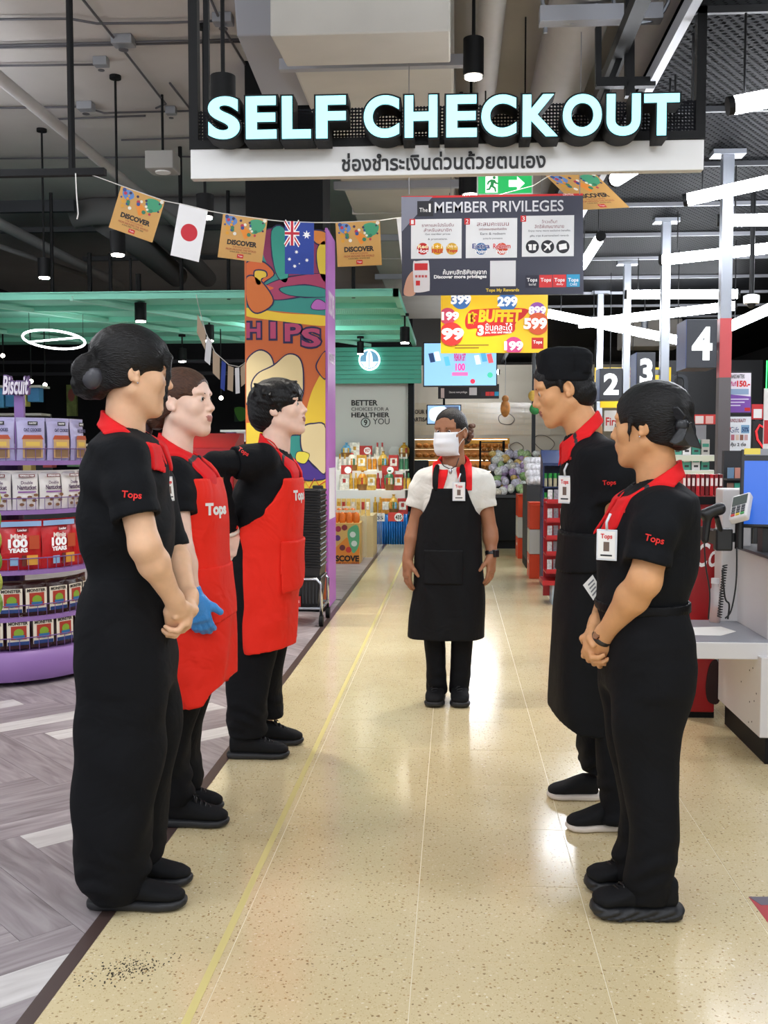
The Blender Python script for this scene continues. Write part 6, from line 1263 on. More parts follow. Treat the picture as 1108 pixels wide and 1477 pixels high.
for k, yp in enumerate((690, 712)):
    z = at(1060, yp, Y=6.0).z; MB().box2((ka, 5.97, z - .01), (kb, 6.05, z)).build('ledge', DKGREY, cr)
    for j in range(3): tag(MB().box((ka + .025 + j*.04, 6.0, z + .03), (.036, .012, .06)).build('gift_card', flat(('#6a8aa8', '#c88a7a', '#2f8a8a', '#8a6a5a', '#3aa088', '#a8a8b0')[k*3 + j]), bevel=.002), 'gift card on the %s ledge behind the till, %s across' % (('upper', 'lower')[k], nth[j]), 'gift card', 'gift cards behind the till')
tag(MB().box2((at(975, 735, Y=6.3).x, 6.3, 0), (at(1000, 735, Y=6.3).x, 6.6, at(985, 1010, Y=6.3).z + .05)).build('white_plinth', TW), 'low white plinth behind the legs beside the cooler', 'plinth')
# slip of paper tucked at the waist
B = Board(at(851, 847, Y=3.12), (1, 0, 0)); sl = tag(B.poly([(841, 844), (855, 829), (866, 848), (856, 866)], 0, .002, 'paper_slip', PAPERW, None), 'white printed slip sticking out at the belt of the person with bow', 'paper slip')
for k in range(4): B.poly([(848 + k*2, 843 + k*5), (856 + k*1.5, 835 + k*5), (857 + k*1.5, 837 + k*5), (849 + k*2, 845 + k*5)], .002, .0005, 'print_line', flat('#7a7a80'), sl)

# ------------------------------------------------------------------ people
def skin_mat(name, col, lip):
    m = mat(name, col, 0.48, bump=0.05, bscale=400, vary=0.05, vscale=30, spec=0.35)
    b = m.node_tree.nodes['Principled BSDF']
    b.inputs['Subsurface Weight'].default_value = 0.12; b.inputs['Subsurface Radius'].default_value = (0.02, 0.007, 0.004)
    return m
def cloth_mat(name, col, rough=0.85, bump=0.25, bscale=900, sheen=0.0, fold=0.35, fscale=9.0):
    """woven cloth: fine weave and broad soft creases in the relief"""
    if name in MATS: return MATS[name]
    m = mat(name, col, rough, bump=bump, bscale=bscale, sheen=sheen, spec=0.2)
    nt = m.node_tree; b = nt.nodes['Principled BSDF']; L = nt.links.new
    bp = [n for n in nt.nodes if n.type == 'BUMP'][0]; mp = [n for n in nt.nodes if n.type == 'MAPPING'][0]
    n3 = nt.nodes.new('ShaderNodeTexNoise'); n3.inputs['Scale'].default_value = fscale; n3.inputs['Detail'].default_value = 3; n3.inputs['Distortion'].default_value = 0.8
    L(mp.outputs[0], n3.inputs['Vector'])
    b2 = nt.nodes.new('ShaderNodeBump'); b2.inputs['Strength'].default_value = fold; b2.inputs['Distance'].default_value = 0.03
    L(n3.outputs['Fac'], b2.inputs['Height']); L(bp.outputs['Normal'], b2.inputs['Normal']); L(b2.outputs['Normal'], b.inputs['Normal'])
    return m
def hair_mat(name, col, rough=0.38, flow='back'):
    """combed hair in head coordinates: streaks run front to back, or from the crown down"""
    if name in MATS: return MATS[name]
    m = bpy.data.materials.new(name); m.use_nodes = True; MATS[name] = m; nt = m.node_tree; b = nt.nodes['Principled BSDF']; N = nt.nodes.new; L = nt.links.new
    tc = N('ShaderNodeTexCoord'); sp = N('ShaderNodeSeparateXYZ'); L(tc.outputs['Object'], sp.inputs[0])
    at2 = N('ShaderNodeMath'); at2.operation = 'ARCTAN2'; L(sp.outputs['X'], at2.inputs[0]); L(sp.outputs['Z' if flow == 'back' else 'Y'], at2.inputs[1])
    cb = N('ShaderNodeCombineXYZ'); L(at2.outputs[0], cb.inputs[0]); q = N('ShaderNodeMath'); q.operation = 'MULTIPLY'; q.inputs[1].default_value = 3.0; L(sp.outputs['Y' if flow == 'back' else 'Z'], q.inputs[0]); L(q.outputs[0], cb.inputs[1])
    n = N('ShaderNodeTexNoise'); n.inputs['Scale'].default_value = 26; n.inputs['Detail'].default_value = 5; L(cb.outputs[0], n.inputs['Vector'])
    c = srgb(col); r = N('ShaderNodeValToRGB'); r.color_ramp.elements[0].position = .35; r.color_ramp.elements[1].position = .68
    r.color_ramp.elements[0].color = (*[x * .55 for x in c], 1); r.color_ramp.elements[1].color = (*[min(1, x * 1.4) for x in c], 1)
    L(n.outputs['Fac'], r.inputs['Fac']); L(r.outputs['Color'], b.inputs['Base Color'])
    bp = N('ShaderNodeBump'); bp.inputs['Strength'].default_value = .75; bp.inputs['Distance'].default_value = .006; L(n.outputs['Fac'], bp.inputs['Height']); L(bp.outputs['Normal'], b.inputs['Normal'])
    b.inputs['Roughness'].default_value = rough; b.inputs['Specular IOR Level'].default_value = .33
    return m
BLACK = cloth_mat('black_pique', '#0c0e12', 0.8)
BLACKT = cloth_mat('black_trouser', '#0b0c10', 0.8, fold=0.5, fscale=6)
APRONK = cloth_mat('black_apron', '#0a0b0e', 0.66, fold=0.4, fscale=5)
REDC = cloth_mat('red_collar', '#e01e22', 0.7, fold=0.05)
REDA = cloth_mat('red_apron', '#ee2c1c', 0.62, fold=0.9, fscale=5)
WHITEC = cloth_mat('white_shirt', '#dcdad2', 0.75, fold=0.5, fscale=10)
HAIRK = hair_mat('black_hair', '#090809', 0.42)
HAIRB = hair_mat('brown_hair', '#4a2f20')
HAIRS = hair_mat('short_black_hair', '#0b0a0b', 0.42, 'down')
HAIRD = hair_mat('dark_brown_hair', '#150d0a', .45)
SHOEK = mat('black_shoe_upper', '#0c0d10', 0.75, spec=.25, bump=0.3, bscale=500)
SOLEK = mat('black_sole', '#1a1b1e', 0.55, bump=0.1, bscale=90)
SOLEW = mat('white_sole', '#cfc4b8', 0.6, bump=0.1, bscale=90)
LIPM = mat('lips', '#b5766a', 0.45); LIPD = mat('lips_deep', '#94594c', 0.45)
EYEW = mat('eye_white', '#c9c2ba', 0.2); IRIS = mat('iris_dark', '#160c08', 0.15)
BROW = mat('eyebrow', '#1a120e', 0.8)
PLAST = mat('clear_badge_sleeve', '#d9dde2', 0.2); 
REDP = mat('print_red', '#d8201c', 0.6); CHROME = mat('chrome', '#c9ccd2', 0.18, metal=1.0); BLKP = mat('black_plastic', '#0e0f12', 0.4)

def rotm(yaw=0, pitch=0, roll=0):
    return Matrix.Rotation(R(yaw), 3, 'Z') @ Matrix.Rotation(R(pitch), 3, 'X') @ Matrix.Rotation(R(roll), 3, 'Y')

class Person:
    def __init__(s, label, foot, facing, skin):
        p = G(*foot); s.o = Vector((p.x, p.y, 0)); s.face = facing; s.skin = skin
        s.rz = {1: -PI/2, -1: PI/2, 0: PI}[facing]
        s.Ri = Matrix.Rotation(-s.rz, 3, 'Z')
        s.root = thing('person', label, 'person', s.o, rz=s.rz)
        s.fines = []; s.ops = []
    def L(s, px, py, lat=0.0):
        """pixel -> person frame (x right, y forward, z up), lat = metres nearer to the camera than the feet"""
        return s.Ri @ (at(px, py, Y=s.o.y - lat) - s.o)
    def tab(s, rows, hw=1.0):
        """profile rows (py, x_back, x_front, half width[, lateral]) or frontal rows (py, x_left, x_right, half depth[, forward])"""
        out = []
        for r in rows:
            a, b = s.L(r[1], r[0]), s.L(r[2], r[0]); c = r[4] if len(r) > 4 else 0.0
            if s.face: out.append((a.z, c, (a.y + b.y) / 2, r[3] * hw, abs(a.y - b.y) / 2))
            else: out.append((a.z, (a.x + b.x) / 2, c, abs(a.x - b.x) / 2, r[3] * hw))
        return out
    # ---- head
    def head(s, px, py, lat=0.0, yaw=0, pitch=0, roll=0, sc=1.0):
        c = s.L(px, py, lat); F = Matrix.Translation(c) @ (rotm(yaw, pitch, roll) * sc).to_4x4()
        s.F = F; s.hc = c; s.sc = sc; s.hrot = rotm(yaw, pitch, roll)
        rm = 0.15 * sc; s.fines.append(([c[i] - rm for i in range(3)], [c[i] + rm for i in range(3)], 0.004))
        def e(B, cc, r, k, op='add', M=None): B.ell(cc, [x * sc for x in r], k, op, M=M if M is None else M, F=Matrix.Translation(c) @ s.hrot.to_4x4() @ Matrix.Scale(sc, 4))
        # ell() takes the rotation from F; keep it orthonormal
        def ell(B, cc, r, k=0.01, op='add', M=None):
            cw = F @ Vector(cc); B.ell(cw, [x * sc for x in r], k * sc, op, M=s.hrot @ (M if M is not None else Matrix.Identity(3)))
        def cone(B, a, b, r1, r2, k=0.01, op='add'): B.cone(F @ Vector(a), F @ Vector(b), r1 * sc, r2 * sc, k * sc, op)
        s.hell, s.hcone = ell, cone
        def op(B):
            ell(B, (0, -0.014, 0.030), (0.074, 0.094, 0.084), 0.0)
            ell(B, (0, 0.028, -0.020), (0.062, 0.062, 0.080), 0.03)
            ell(B, (0, 0.052, -0.070), (0.038, 0.036, 0.042), 0.03)
            for q in (-1, 1):
                cone(B, (q*0.052, -0.005, -0.055), (q*0.014, 0.066, -0.101), 0.020, 0.017, 0.03)
                ell(B, (q*0.036, 0.060, -0.022), (0.024, 0.022, 0.022), 0.025)
                ell(B, (q*0.029, 0.078, 0.027), (0.026, 0.012, 0.008), 0.018)
            ell(B, (0, 0.075, -0.104), (0.017, 0.014, 0.014), 0.018)
            ell(B, (0, 0.050, 0.050), (0.052, 0.031, 0.036), 0.03)
            for q in (-1, 1): ell(B, (q*0.031, 0.098, 0.006), (0.020, 0.018, 0.0115), 0.012, 'sub')
            for q in (-1, 1):
                ell(B, (q*0.031, 0.076, 0.005), (0.0165, 0.0135, 0.0125), 0.004)
                ell(B, (q*0.031, 0.0925, 0.0035), (0.0125, 0.008, 0.0042), 0.002, 'sub')
            cone(B, (0, 0.088, 0.014), (0, 0.105, -0.024), 0.0075, 0.0105, 0.014)
            ell(B, (0, 0.1055, -0.028), (0.0115, 0.011, 0.009), 0.008)
            for q in (-1, 1): ell(B, (q*0.0130, 0.095, -0.033), (0.0075, 0.011, 0.0075), 0.006)
            for q in (-1, 1): ell(B, (q*0.0065, 0.100, -0.040), (0.004, 0.005, 0.004), 0.002, 'sub')
            ell(B, (0, 0.084, -0.060), (0.027, 0.016, 0.022), 0.016)
            ell(B, (0, 0.0962, -0.0565), (0.020, 0.0065, 0.0042), 0.005)
            ell(B, (0, 0.0940, -0.0668), (0.016, 0.0070, 0.0052), 0.005)
            for q in (-1, 1):
                M = rotm(yaw=q*18, pitch=-10)
                ell(B, (q*0.076, -0.010, -0.004), (0.0085, 0.019, 0.031), 0.006, M=M)
                ell(B, (q*0.0885, -0.005, 0.004), (0.013, 0.012, 0.020), 0.002, 'sub', M=M)
                ell(B, (q*0.079, 0.000, -0.027), (0.006, 0.008, 0.010), 0.005, M=M)
        s.ops.append(op)
    def neck(s, base, r=0.052, r2=0.062):
        s.nb = Vector(base)
        a = s.F @ Vector((0, -0.020, -0.050))
        s.na = a
        s.ops.append(lambda B: B.cone(a, base, r * s.sc, r2 * s.sc, 0.03))
    # ---- arm and hand
    def arm(s, sh, el, wr_, r=(0.050, 0.040, 0.026), fine=0.006):
        sh, el, wr_ = Vector(sh), Vector(el), Vector(wr_)
        m = el.lerp(wr_, 0.28)
        s.ops.append(lambda B: B.chain([sh, el, m, wr_], [r[0], r[1], r[1] * 1.02, r[2]], 0.02))
        lo = [min(sh[i], el[i], wr_[i]) - 0.07 for i in range(3)]; hi = [max(sh[i], el[i], wr_[i]) + 0.07 for i in range(3)]
        s.fines.append((lo, hi, fine))
    def hand(s, wrist, d, thumb, palm, curl=(20, 25, 20), sc=1.0, spread=0.0, curls=None, tcurl=15, r0=0.026):
        w = Vector(wrist); d = Vector(d).normalized(); t = Vector(thumb); t = (t - d * t.dot(d)).normalized(); n = d.cross(t)
        if n.dot(Vector(palm)) < 0: n = -n
        M = Matrix((t, d, n)).transposed()
        P = lambda a, b, c: w + (t * a + d * b + n * c) * sc
        fl = (n, 0.55)
        def op(B):
            B.cone(w - d * 0.02, P(0, 0.03, 0), r0 * sc, 0.030 * sc, 0.02, flat=(n, 0.8))
            B.box(P(0, 0.052, 0), (0.040 * sc, 0.042 * sc, 0.0135 * sc), 0.012 * sc, 0.016, M=M)
            B.ell(P(0.024, 0.032, 0.008), (0.018 * sc, 0.028 * sc, 0.015 * sc), 0.012, M=M)
            for i, (a, ln) in enumerate(((0.030, 0.070), (0.0105, 0.079), (-0.0095, 0.073), (-0.029, 0.057))):
                p = P(a, 0.090 - abs(a) * 0.12, 0.0); ang = spread * (0.5 - i / 3.0) * 2; c = curls[i] if curls else curl
                dd = (d + t * math.tan(R(ang))).normalized(); acc = 0
                seg = (0.44, 0.31, 0.25); rr = [0.0098, 0.0090, 0.0080, 0.0068]; pts = [p - dd * 0.01]; 
                for j in range(3):
                    acc += c[j]; v = dd * math.cos(R(acc)) + n * math.sin(R(acc)); p = p + v * ln * seg[j] * sc; pts.append(p)
                B2 = pts
                B.chain(B2, [x * sc for x in rr], 0.0035)
            p = P(0.030, 0.026, 0.006); v = (d * 0.72 + t * 0.62 + n * 0.32).normalized(); q = p + v * 0.042 * sc
            v2 = (v * math.cos(R(tcurl)) + (d * 0.6 + n * 0.5 - t * 0.4) * math.sin(R(tcurl))).normalized(); e = q + v2 * 0.034 * sc
            B.chain([p, q, e], [0.0135 * sc, 0.0105 * sc, 0.0085 * sc], 0.008)
        s.ops.append(op)
        c = P(0, 0.09, 0.02); rm = 0.11 * sc
        s.fines.append(([c[i] - rm for i in range(3)], [c[i] + rm for i in range(3)], 0.004))
    def body(s, torso, lip=None, lipband=True, extra=None, hip_z=0.9, legs=True, lo=None, hi=None):
        """the one continuous figure: head, neck, trunk, arms, hands and legs (under the clothes)"""
        t = np.array(torso); z0 = t[:, 0].min()
        lo = lo or [-0.40, t[:, 2].min() - t[:, 4].max() - 0.1, 0.02]; 
        allf = s.fines
        L_ = [min(lo[i], min(f[0][i] for f in allf)) for i in range(3)]
        H_ = [max((0.40, t[:, 2].max() + t[:, 4].max() + 0.1, 1.5)[i], max(f[1][i] for f in allf)) for i in range(3)]
        B = Solid(L_, H_, 0.013, allf)
        for o in s.ops: o(B)
        B.loft([(r[0], r[1], r[2], r[3] - 0.022, r[4] - 0.020) for r in torso if r[0] < s.nb.z - 0.05] + [(s.nb.z - 0.035, 0, s.nb.y, 0.06, 0.05)], 0.02)
        for (a, k, b) in s.legs: B.chain([a, k, b], [0.045, 0.034, 0.028], 0.03)
        if extra: extra(B)
        Fi = s.F.inverted(); Fm = np.array(Fi)
        def mats(c):
            h = c @ Fm[:3, :3].T + Fm[:3, 3]
            x, y, z = h[:, 0], h[:, 1], h[:, 2]
            up = ((x / 0.023) ** 2 + ((z + 0.0575) / 0.0062) ** 2 < 1) & (y > 0.088)
            dn = ((x / 0.019) ** 2 + ((z + 0.0675) / 0.0070) ** 2 < 1) & (y > 0.088)
            return (up | dn) * 1
        o = B.build('body', [s.skin, lip or LIPM], s.root, mats=mats)
        s.body_o = o
        return o
    def eyes(s, look=0.0, brow=BROW, thick=0.0035, lash=True):
        for q in (-1, 1):
            c = s.F @ Vector((q*0.031, 0.0785, 0.0045))
            e = MB().ball(c, 0.0118 * s.sc, 16, 12).build('eye', EYEW, s.root, smooth='all', local=True)
            d = s.hrot @ Vector((math.sin(R(look)), math.cos(R(look)), -0.03)).normalized()
            MB().cyl(c + d * 0.0103 * s.sc, c + d * 0.0122 * s.sc, 0.0056 * s.sc, 16, r2=0.0050 * s.sc).build('iris', IRIS, e, local=True)
            pts = [s.F @ Vector((q * (0.014 + 0.036 * t), 0.0905 - 0.016 * t * t, 0.0235 + 0.006 * math.sin(t * 2.2))) for t in np.linspace(0, 1, 7)]
            MB().tube(pts, [0.0028, thick, thick, thick, 0.003, 0.0022, 0.001], 6).build('eyebrow', brow, s.root, smooth='all', local=True)
            if lash:
                pts = [s.F @ Vector((q * (0.0175 + 0.027 * t), 0.0905 - 0.011 * t * t, 0.0072 + 0.0035 * math.sin(t * PI))) for t in np.linspace(0, 1, 7)]
                MB().tube(pts, 0.0013, 5).build('eyelash', BROW, s.root, local=True)
    # ---- hair
    def hair(s, m, line=None, back=-0.07, grow=1.0, extra=None, name='hair', fringe=0.0, amp=0.0007, vox=0.005, part=0.0, cut_ear=True):
        c = s.hc; g = 0.22 * s.sc
        B = Solid([c[i] - g for i in range(3)], [c[i] + g for i in range(3)], vox)
        ell, cone = s.hell, s.hcone
        ell(B, (0, -0.012, 0.034), (0.083 * grow, 0.109 * grow, 0.093 * grow), 0.0)
        ell(B, (0, -0.040, -0.020), (0.074 * grow, 0.066 * grow, 0.075), 0.03)
        # face opening
        ell(B, (0, 0.112, -0.022), (0.066, 0.062, 0.094 - fringe), 0.012, 'sub')
        for q in (-1, 1): ell(B, (q*0.075, 0.050, -0.040), (0.030, 0.052, 0.060), 0.010, 'sub')
        if cut_ear:
            for q in (-1, 1): ell(B, (q*0.092, -0.004, -0.014), (0.026, 0.024, 0.034), 0.006, 'sub')
        # nape
        p = s.F @ Vector((0, -0.06, back)); n = s.hrot @ Vector((0, 0.35, -1)); B.plane(p, n)
        if extra: extra(B, ell, cone)
        Fm = np.array(s.F.inverted())
        def streak(x, y, z):
            a = Fm[0, 0] * x + Fm[0, 1] * y + Fm[0, 2] * z + Fm[0, 3]; h = Fm[2, 0] * x + Fm[2, 1] * y + Fm[2, 2] * z + Fm[2, 3]
            w = Fm[1, 0] * x + Fm[1, 1] * y + Fm[1, 2] * z + Fm[1, 3]
            return np.sin(310 * a + 40 * w) * 0.5 + np.sin(260 * (h + 0.45 * w) + 90 * a) * 0.7
        if amp: B.noise(amp, streak)
        o = B.build(name, m, s.root); o.data.transform(s.F.inverted()); o.matrix_local = s.F
        return o
    # ---- clothes
    def shirt(s, torso, sleeves, m=BLACK, vox=0.0065, hem=None, name='polo_shirt', necksub=0.068, fold=0.0035, top=None, extra=None, open_end=True, shoulder_r=0.07):
        nb = s.nb; torso = [r for r in torso if r[0] < nb.z - 0.022] + [(nb.z - 0.006, 0, nb.y, 0.070, 0.060)]
        t = np.array(torso)
        xs = [p[i] for sl in sleeves for p in sl[0] for i in range(3)]
        pts = [p for sl in sleeves for p in sl[0]]
        lo = [min([p[i] for p in pts] + [(-t[:, 3].max() if i == 0 else (t[:, 2] - t[:, 4]).min() if i == 1 else t[:, 0].min())]) - 0.10 for i in range(3)]
        hi = [max([p[i] for p in pts] + [(t[:, 3].max() if i == 0 else (t[:, 2] + t[:, 4]).max() if i == 1 else t[:, 0].max())]) + 0.10 for i in range(3)]
        B = Solid(lo, hi, vox)
        f = wr(9, 11, 38); f2 = wr(23, -17, 21, 2.0)
        B.loft(torso, 0.0, fold=lambda x, y, z: (fold * (f(x, y, z) + 0.7 * f2(x, y, z))).astype(np.float32))
        # shoulder slope: neck to shoulder tips
        for (pts_, rs, cut) in sleeves:
            A = Solid.__new__(Solid); A.ax = B.ax; A.D = np.full_like(B.D, 0.08)
            A.chain(pts_, rs, 0.02)
            if cut:
                a, b = Vector(pts_[-2]), Vector(pts_[-1]); d = (b - a).normalized()
                A.cone(b - d * 0.020, b + d * 0.01, rs[-1] + 0.0045, rs[-1] + 0.0045, 0.0); A.plane(b - d * 0.0, d)
                if open_end: A.cone(b - d * 0.02, b + d * 0.08, rs[-1] - 0.016, rs[-1] - 0.013, 0.0, 'sub')
            h = np.maximum(0.035 - np.abs(B.D - A.D), 0) / 0.035; B.D = np.minimum(B.D, A.D) - h * h * 0.035 * 0.25
            nb = s.nb
            B.cone(Vector(pts_[0]) + Vector((0, 0, 0.012)), (nb.x * 0.5 + pts_[0][0] * 0.14, nb.y, nb.z - 0.050), shoulder_r * 0.70, shoulder_r * 0.64, 0.045)
        B.noise(fold * 0.5, wr(31, 27, 17, 4.0))
        B.cone(s.na, s.nb + (s.nb - s.na).normalized() * 0.015, necksub, necksub, 0.006, 'sub')
        if hem is not None: B.plane((0, 0, hem), (0, 0, -1))
        if extra: extra(B)
        s.shirt_B = B.copy(); o = B.build(name, m, s.root); s.shirt_o = o
        return o
    def collar(s, back, front, hw=0.070, m=REDC, drop=0.044, flare=1.28, gap=0.016, fdrop=0.052, stripe=True, reach=0.115, nr=None):
        """fold-over collar lying on the shirt: back/front are points on its top edge in the person frame"""
        b, f = Vector(back), Vector(front); c = (b + f) / 2; ax = (f - b); ay = Vector((0, ax.y, ax.z)).normalized(); n = Vector((1, 0, 0)).cross(ay)
        if n.z < 0: n = -n
        SB = s.shirt_B; B = Solid([c.x - 0.19, min(b.y, f.y) - 0.10, min(b.z, f.z) - 0.14], [c.x + 0.19, max(b.y, f.y) + 0.12, max(b.z, f.z) + 0.05], 0.0048)
        # resample the shirt field
        ix = [np.clip(np.interp(B.ax[i], SB.ax[i], np.arange(len(SB.ax[i]))), 0, len(SB.ax[i]) - 1.001) for i in range(3)]
        i0 = [x.astype(int) for x in ix]; fr = [x - i for x, i in zip(ix, i0)]; D = 0
        for p in (0, 1):
            for q in (0, 1):
                for r in (0, 1):
                    w = (fr[0] if p else 1 - fr[0])[:, None, None] * (fr[1] if q else 1 - fr[1])[None, :, None] * (fr[2] if r else 1 - fr[2])[None, None, :]
                    D = D + w * SB.D[np.ix_(i0[0] + p, i0[1] + q, i0[2] + r)]
        nr = nr or hw - 0.010
        B.D = (D - 0.009).astype(np.float32)
        d = (s.nb - s.na).normalized(); bb = s.nb + d * 0.03
        B.cone(s.na, bb, nr + 0.009, nr + 0.020, 0.035)
        B.cone(s.na - d * 0.05, bb, nr, nr + 0.004, 0.0, 'sub')
        yb, yf = b.y, f.y
        def reg(x, y, z):
            h = (x - c.x) * n.x + (y - c.y) * n.y + (z - c.z) * n.z
            t = np.clip((y - yb) / (yf - yb), 0, 1.2); low = drop + (fdrop - drop) * t ** 3
            v = np.maximum(h, -h - low); v = np.maximum(v, np.abs(x - c.x) - reach)
            g = gap + np.maximum(0, -h) * 0.42
            return np.maximum(v, np.where(y > c.y, g - np.abs(x - c.x), -1.0))
        B.func(reg)
        def sm(cc):
            t = (cc[:, 1] - yb) / (yf - yb); return ((t > .80) & (t < .88)) * 1
        o = B.build('collar', [m, INK] if stripe else m, s.root, mats=sm if stripe else None)
        return o
    def trousers(s, pelvis, legs, m=BLACKT, vox=0.008, fold=0.004, name='trousers', hemcut=True):
        allr = list(pelvis) + [r for l in legs for r in l]; t = np.array(allr)
        lo = [(t[:, 1] - t[:, 3]).min() - 0.05, (t[:, 2] - t[:, 4]).min() - 0.05, t[:, 0].min() - 0.03]
        hi = [(t[:, 1] + t[:, 3]).max() + 0.05, (t[:, 2] + t[:, 4]).max() + 0.05, t[:, 0].max() + 0.03]
        B = Solid(lo, hi, vox)
        f = wr(7, 13, 20, 1.0); f2 = wr(30, 5, 9, 3.0)
        fo = lambda x, y, z: (fold * (f(x, y, z) * 0.8 + f2(x, y, z)) * (1 + 1.2 * np.exp(-((z - t[:, 0].min() - 0.06) / 0.09) ** 2) * np.sin(z * 95 + 4 * np.sin(y * 20)))).astype(np.float32)
        for l in legs:
            l = sorted(l, reverse=True); t0 = l[0]; l2 = [(t0[0] + 0.10, t0[1] * 0.9, t0[2], t0[3] * 0.72, t0[4] * 0.72), (t0[0], t0[1], t0[2], t0[3] * 0.93, t0[4] * 0.93)] + l[1:]
            B.loft(l2, 0.012, fold=fo, n=2.2, ends=.003)
        pv = sorted(pelvis, reverse=True); e = pv[-1]; pv = pv[:-1] + [(e[0], e[1], e[2], e[3] * 0.97, e[4] * 0.97), (e[0] - 0.07, e[1], e[2], e[3] * 0.55, e[4] * 0.55)]
        B.loft(pv, 0.022, fold=fo)
        return B.build(name, m, s.root)
    def shoe(s, heel, toe, w=0.048, h=0.085, upper=SHOEK, sole=SOLEK, st=0.03, name='shoe', laces=False, tongue=0.0, chunky=0.0, tilt=0.0):
        """heel / toe: local ground points"""
        h_, t_ = Vector(heel), Vector(toe); h_.z = t_.z = 0; d = t_ - h_; Ln = d.length; ang = math.atan2(-d.x, d.y)
        Mz = Matrix.Translation(h_) @ Matrix.Rotation(ang, 4, 'Z')
        B = Solid([-0.09, -0.05, -0.01], [0.09, Ln + 0.05, 0.2], 0.005)
        hh = h
        B.loft([(0.004, 0, st + hh*0.42, w*0.62, hh*0.50), (0.03, 0, st + hh*0.45, w*0.80, hh*0.58), (Ln*0.30, 0, st + hh*0.45, w*0.84, hh*0.60),
                (Ln*0.48, 0, st + hh*0.36, w*0.88, hh*0.48), (Ln*0.68, 0, st + hh*0.22, w*0.98, hh*0.34), (Ln*0.86, 0, st + hh*0.14, w*0.90, hh*0.26), (Ln*0.985, 0, st + hh*0.08, w*0.45, hh*0.15)],
               0, ax=1, n=2.4, ends=0.012)
        B.plane((0, 0, st * 0.6), (0, 0, -1))
        if chunky: B.noise(chunky, lambda x, y, z: np.sin(y * 70 + z * 60) * np.sin(z * 55 + x * 30))
        up = B.build(name, upper, s.root); up.matrix_local = Mz
        D = Solid([-0.09, -0.06, -0.01], [0.09, Ln + 0.05, 0.09], 0.005)
        D.loft([(-0.012 - chunky * 2, 0, st*0.60, w*0.50, st*0.26), (-0.002, 0, st*0.52, w*0.74, st*0.44), (0.025, 0, st*0.5, w*0.90, st*0.54), (Ln*0.3, 0, st*0.5, w*0.90, st*0.55), (Ln*0.5, 0, st*0.5, w*0.90, st*0.5),
                (Ln*0.72, 0, st*0.5, w*1.08, st*0.5), (Ln*0.9, 0, st*0.55, w*0.92, st*0.46), (Ln*1.01, 0, st*0.7, w*0.42, st*0.34)], 0, ax=1, n=3.6, ends=0.012)
        if chunky: D.noise(0.0016, lambda x, y, z: np.sin(y * 120 + 14 * np.sin(z * 40) + 0 * x))
        so = D.build('sole', sole, up)
        if laces:
            mb = MB()
            for i in range(4):
                y = Ln * (0.50 + 0.065 * i); z = st + hh * (0.83 - 0.12 * i); mb.tube([(-w*0.45, y, z - 0.012), (-w*0.2, y, z + 0.004), (w*0.2, y + 0.01, z + 0.004), (w*0.45, y + 0.012, z - 0.012)], 0.0035, 6)
            for q in (-1, 1): mb.tube([(0, Ln*0.49, st + hh*0.90), (q*0.014, Ln*0.50, st + hh*1.0), (q*0.030, Ln*0.54, st + hh*0.80), (q*0.010, Ln*0.50, st + hh*0.90)], 0.003, 6)
            o = mb.build('laces', BLKP, up, smooth='all'); o.matrix_parent_inverse = Matrix.Identity(4)
        return up
    def shell(s, name, m, solids, mask, inner, outer, vox=0.0065, box=None, noise=0.0, pocket=None, parent=None):
        """a cloth layer: solids = function(Solid, offset) that lays the form it lies on"""
        A = Solid(box[0], box[1], vox); B2 = Solid.__new__(Solid); B2.ax = A.ax; B2.D = A.D.copy()
        solids(A, outer); solids(B2, inner)
        A.D = np.maximum(A.D, -B2.D)
        if noise: A.noise(noise, wr(8, 9, 26, 0.4))
        A.func(mask)
        return A.build(name, m, parent or s.root)
    # ---- small things worn
    def stick_text(s, txt, o, origin, direction, up, size, m, parent=None, bold=0.02, squash=1.0, off=0.003, name='lettering'):
        """lettering that lies on the cloth of object o"""
        me = text_mesh(txt, bold); vs = np.empty(len(me.vertices) * 3); me.vertices.foreach_get('co', vs); vs = vs.reshape(-1, 3)
        lo, hi = vs.min(0), vs.max(0); vs = (vs - (lo + hi) / 2) * np.array([size / (hi[0] - lo[0]) * squash, size / (hi[0] - lo[0]), 0])
        bvh = BVHTree.FromPolygons([v.co.copy() for v in o.data.vertices], [tuple(p.vertices) for p in o.data.polygons])
        d = Vector(direction).normalized(); u = Vector(up); u = (u - d * u.dot(d)).normalized(); r = d.cross(u)
        me2 = bmesh.new(); me2.from_mesh(me)
        faces = [f for f in me2.faces if abs(f.normal.z) < 0.9 or f.normal.z < 0]; bmesh.ops.delete(me2, geom=faces, context='FACES')
        me2.verts.ensure_lookup_table(); idx = {}
        me3 = bpy.data.meshes.new('lettering'); me2.to_mesh(me3); me2.free()
        v3 = np.empty(len(me3.vertices) * 3); me3.vertices.foreach_get('co', v3); v3 = v3.reshape(-1, 3)
        v3 = (v3 - (lo + hi) / 2) * np.array([size / (hi[0] - lo[0]) * squash, size / (hi[0] - lo[0]), 0])
        out = []; oo = Vector(origin); last = None
        for v in v3:
            p = oo + r * v[0] + u * v[1]; hit = bvh.ray_cast(p - d * 0.3, d)
            if hit[0] is None: q = p if last is None else p + d * (last - p).dot(d)
            else: q = hit[0] - d * off; last = q
            out.append(q)
        me3.vertices.foreach_set('co', np.array(out, dtype=np.float32).ravel()); me3.update()
        ob = link(name, me3, m, parent or s.root, local=True)
        return ob
    def hit(s, o, p, d):
        bvh = BVHTree.FromPolygons([v.co.copy() for v in o.data.vertices], [tuple(q.vertices) for q in o.data.polygons])
        h = bvh.ray_cast(Vector(p) - Vector(d).normalized() * 0.4, Vector(d).normalized()); return h[0] if h[0] is not None else Vector(p)
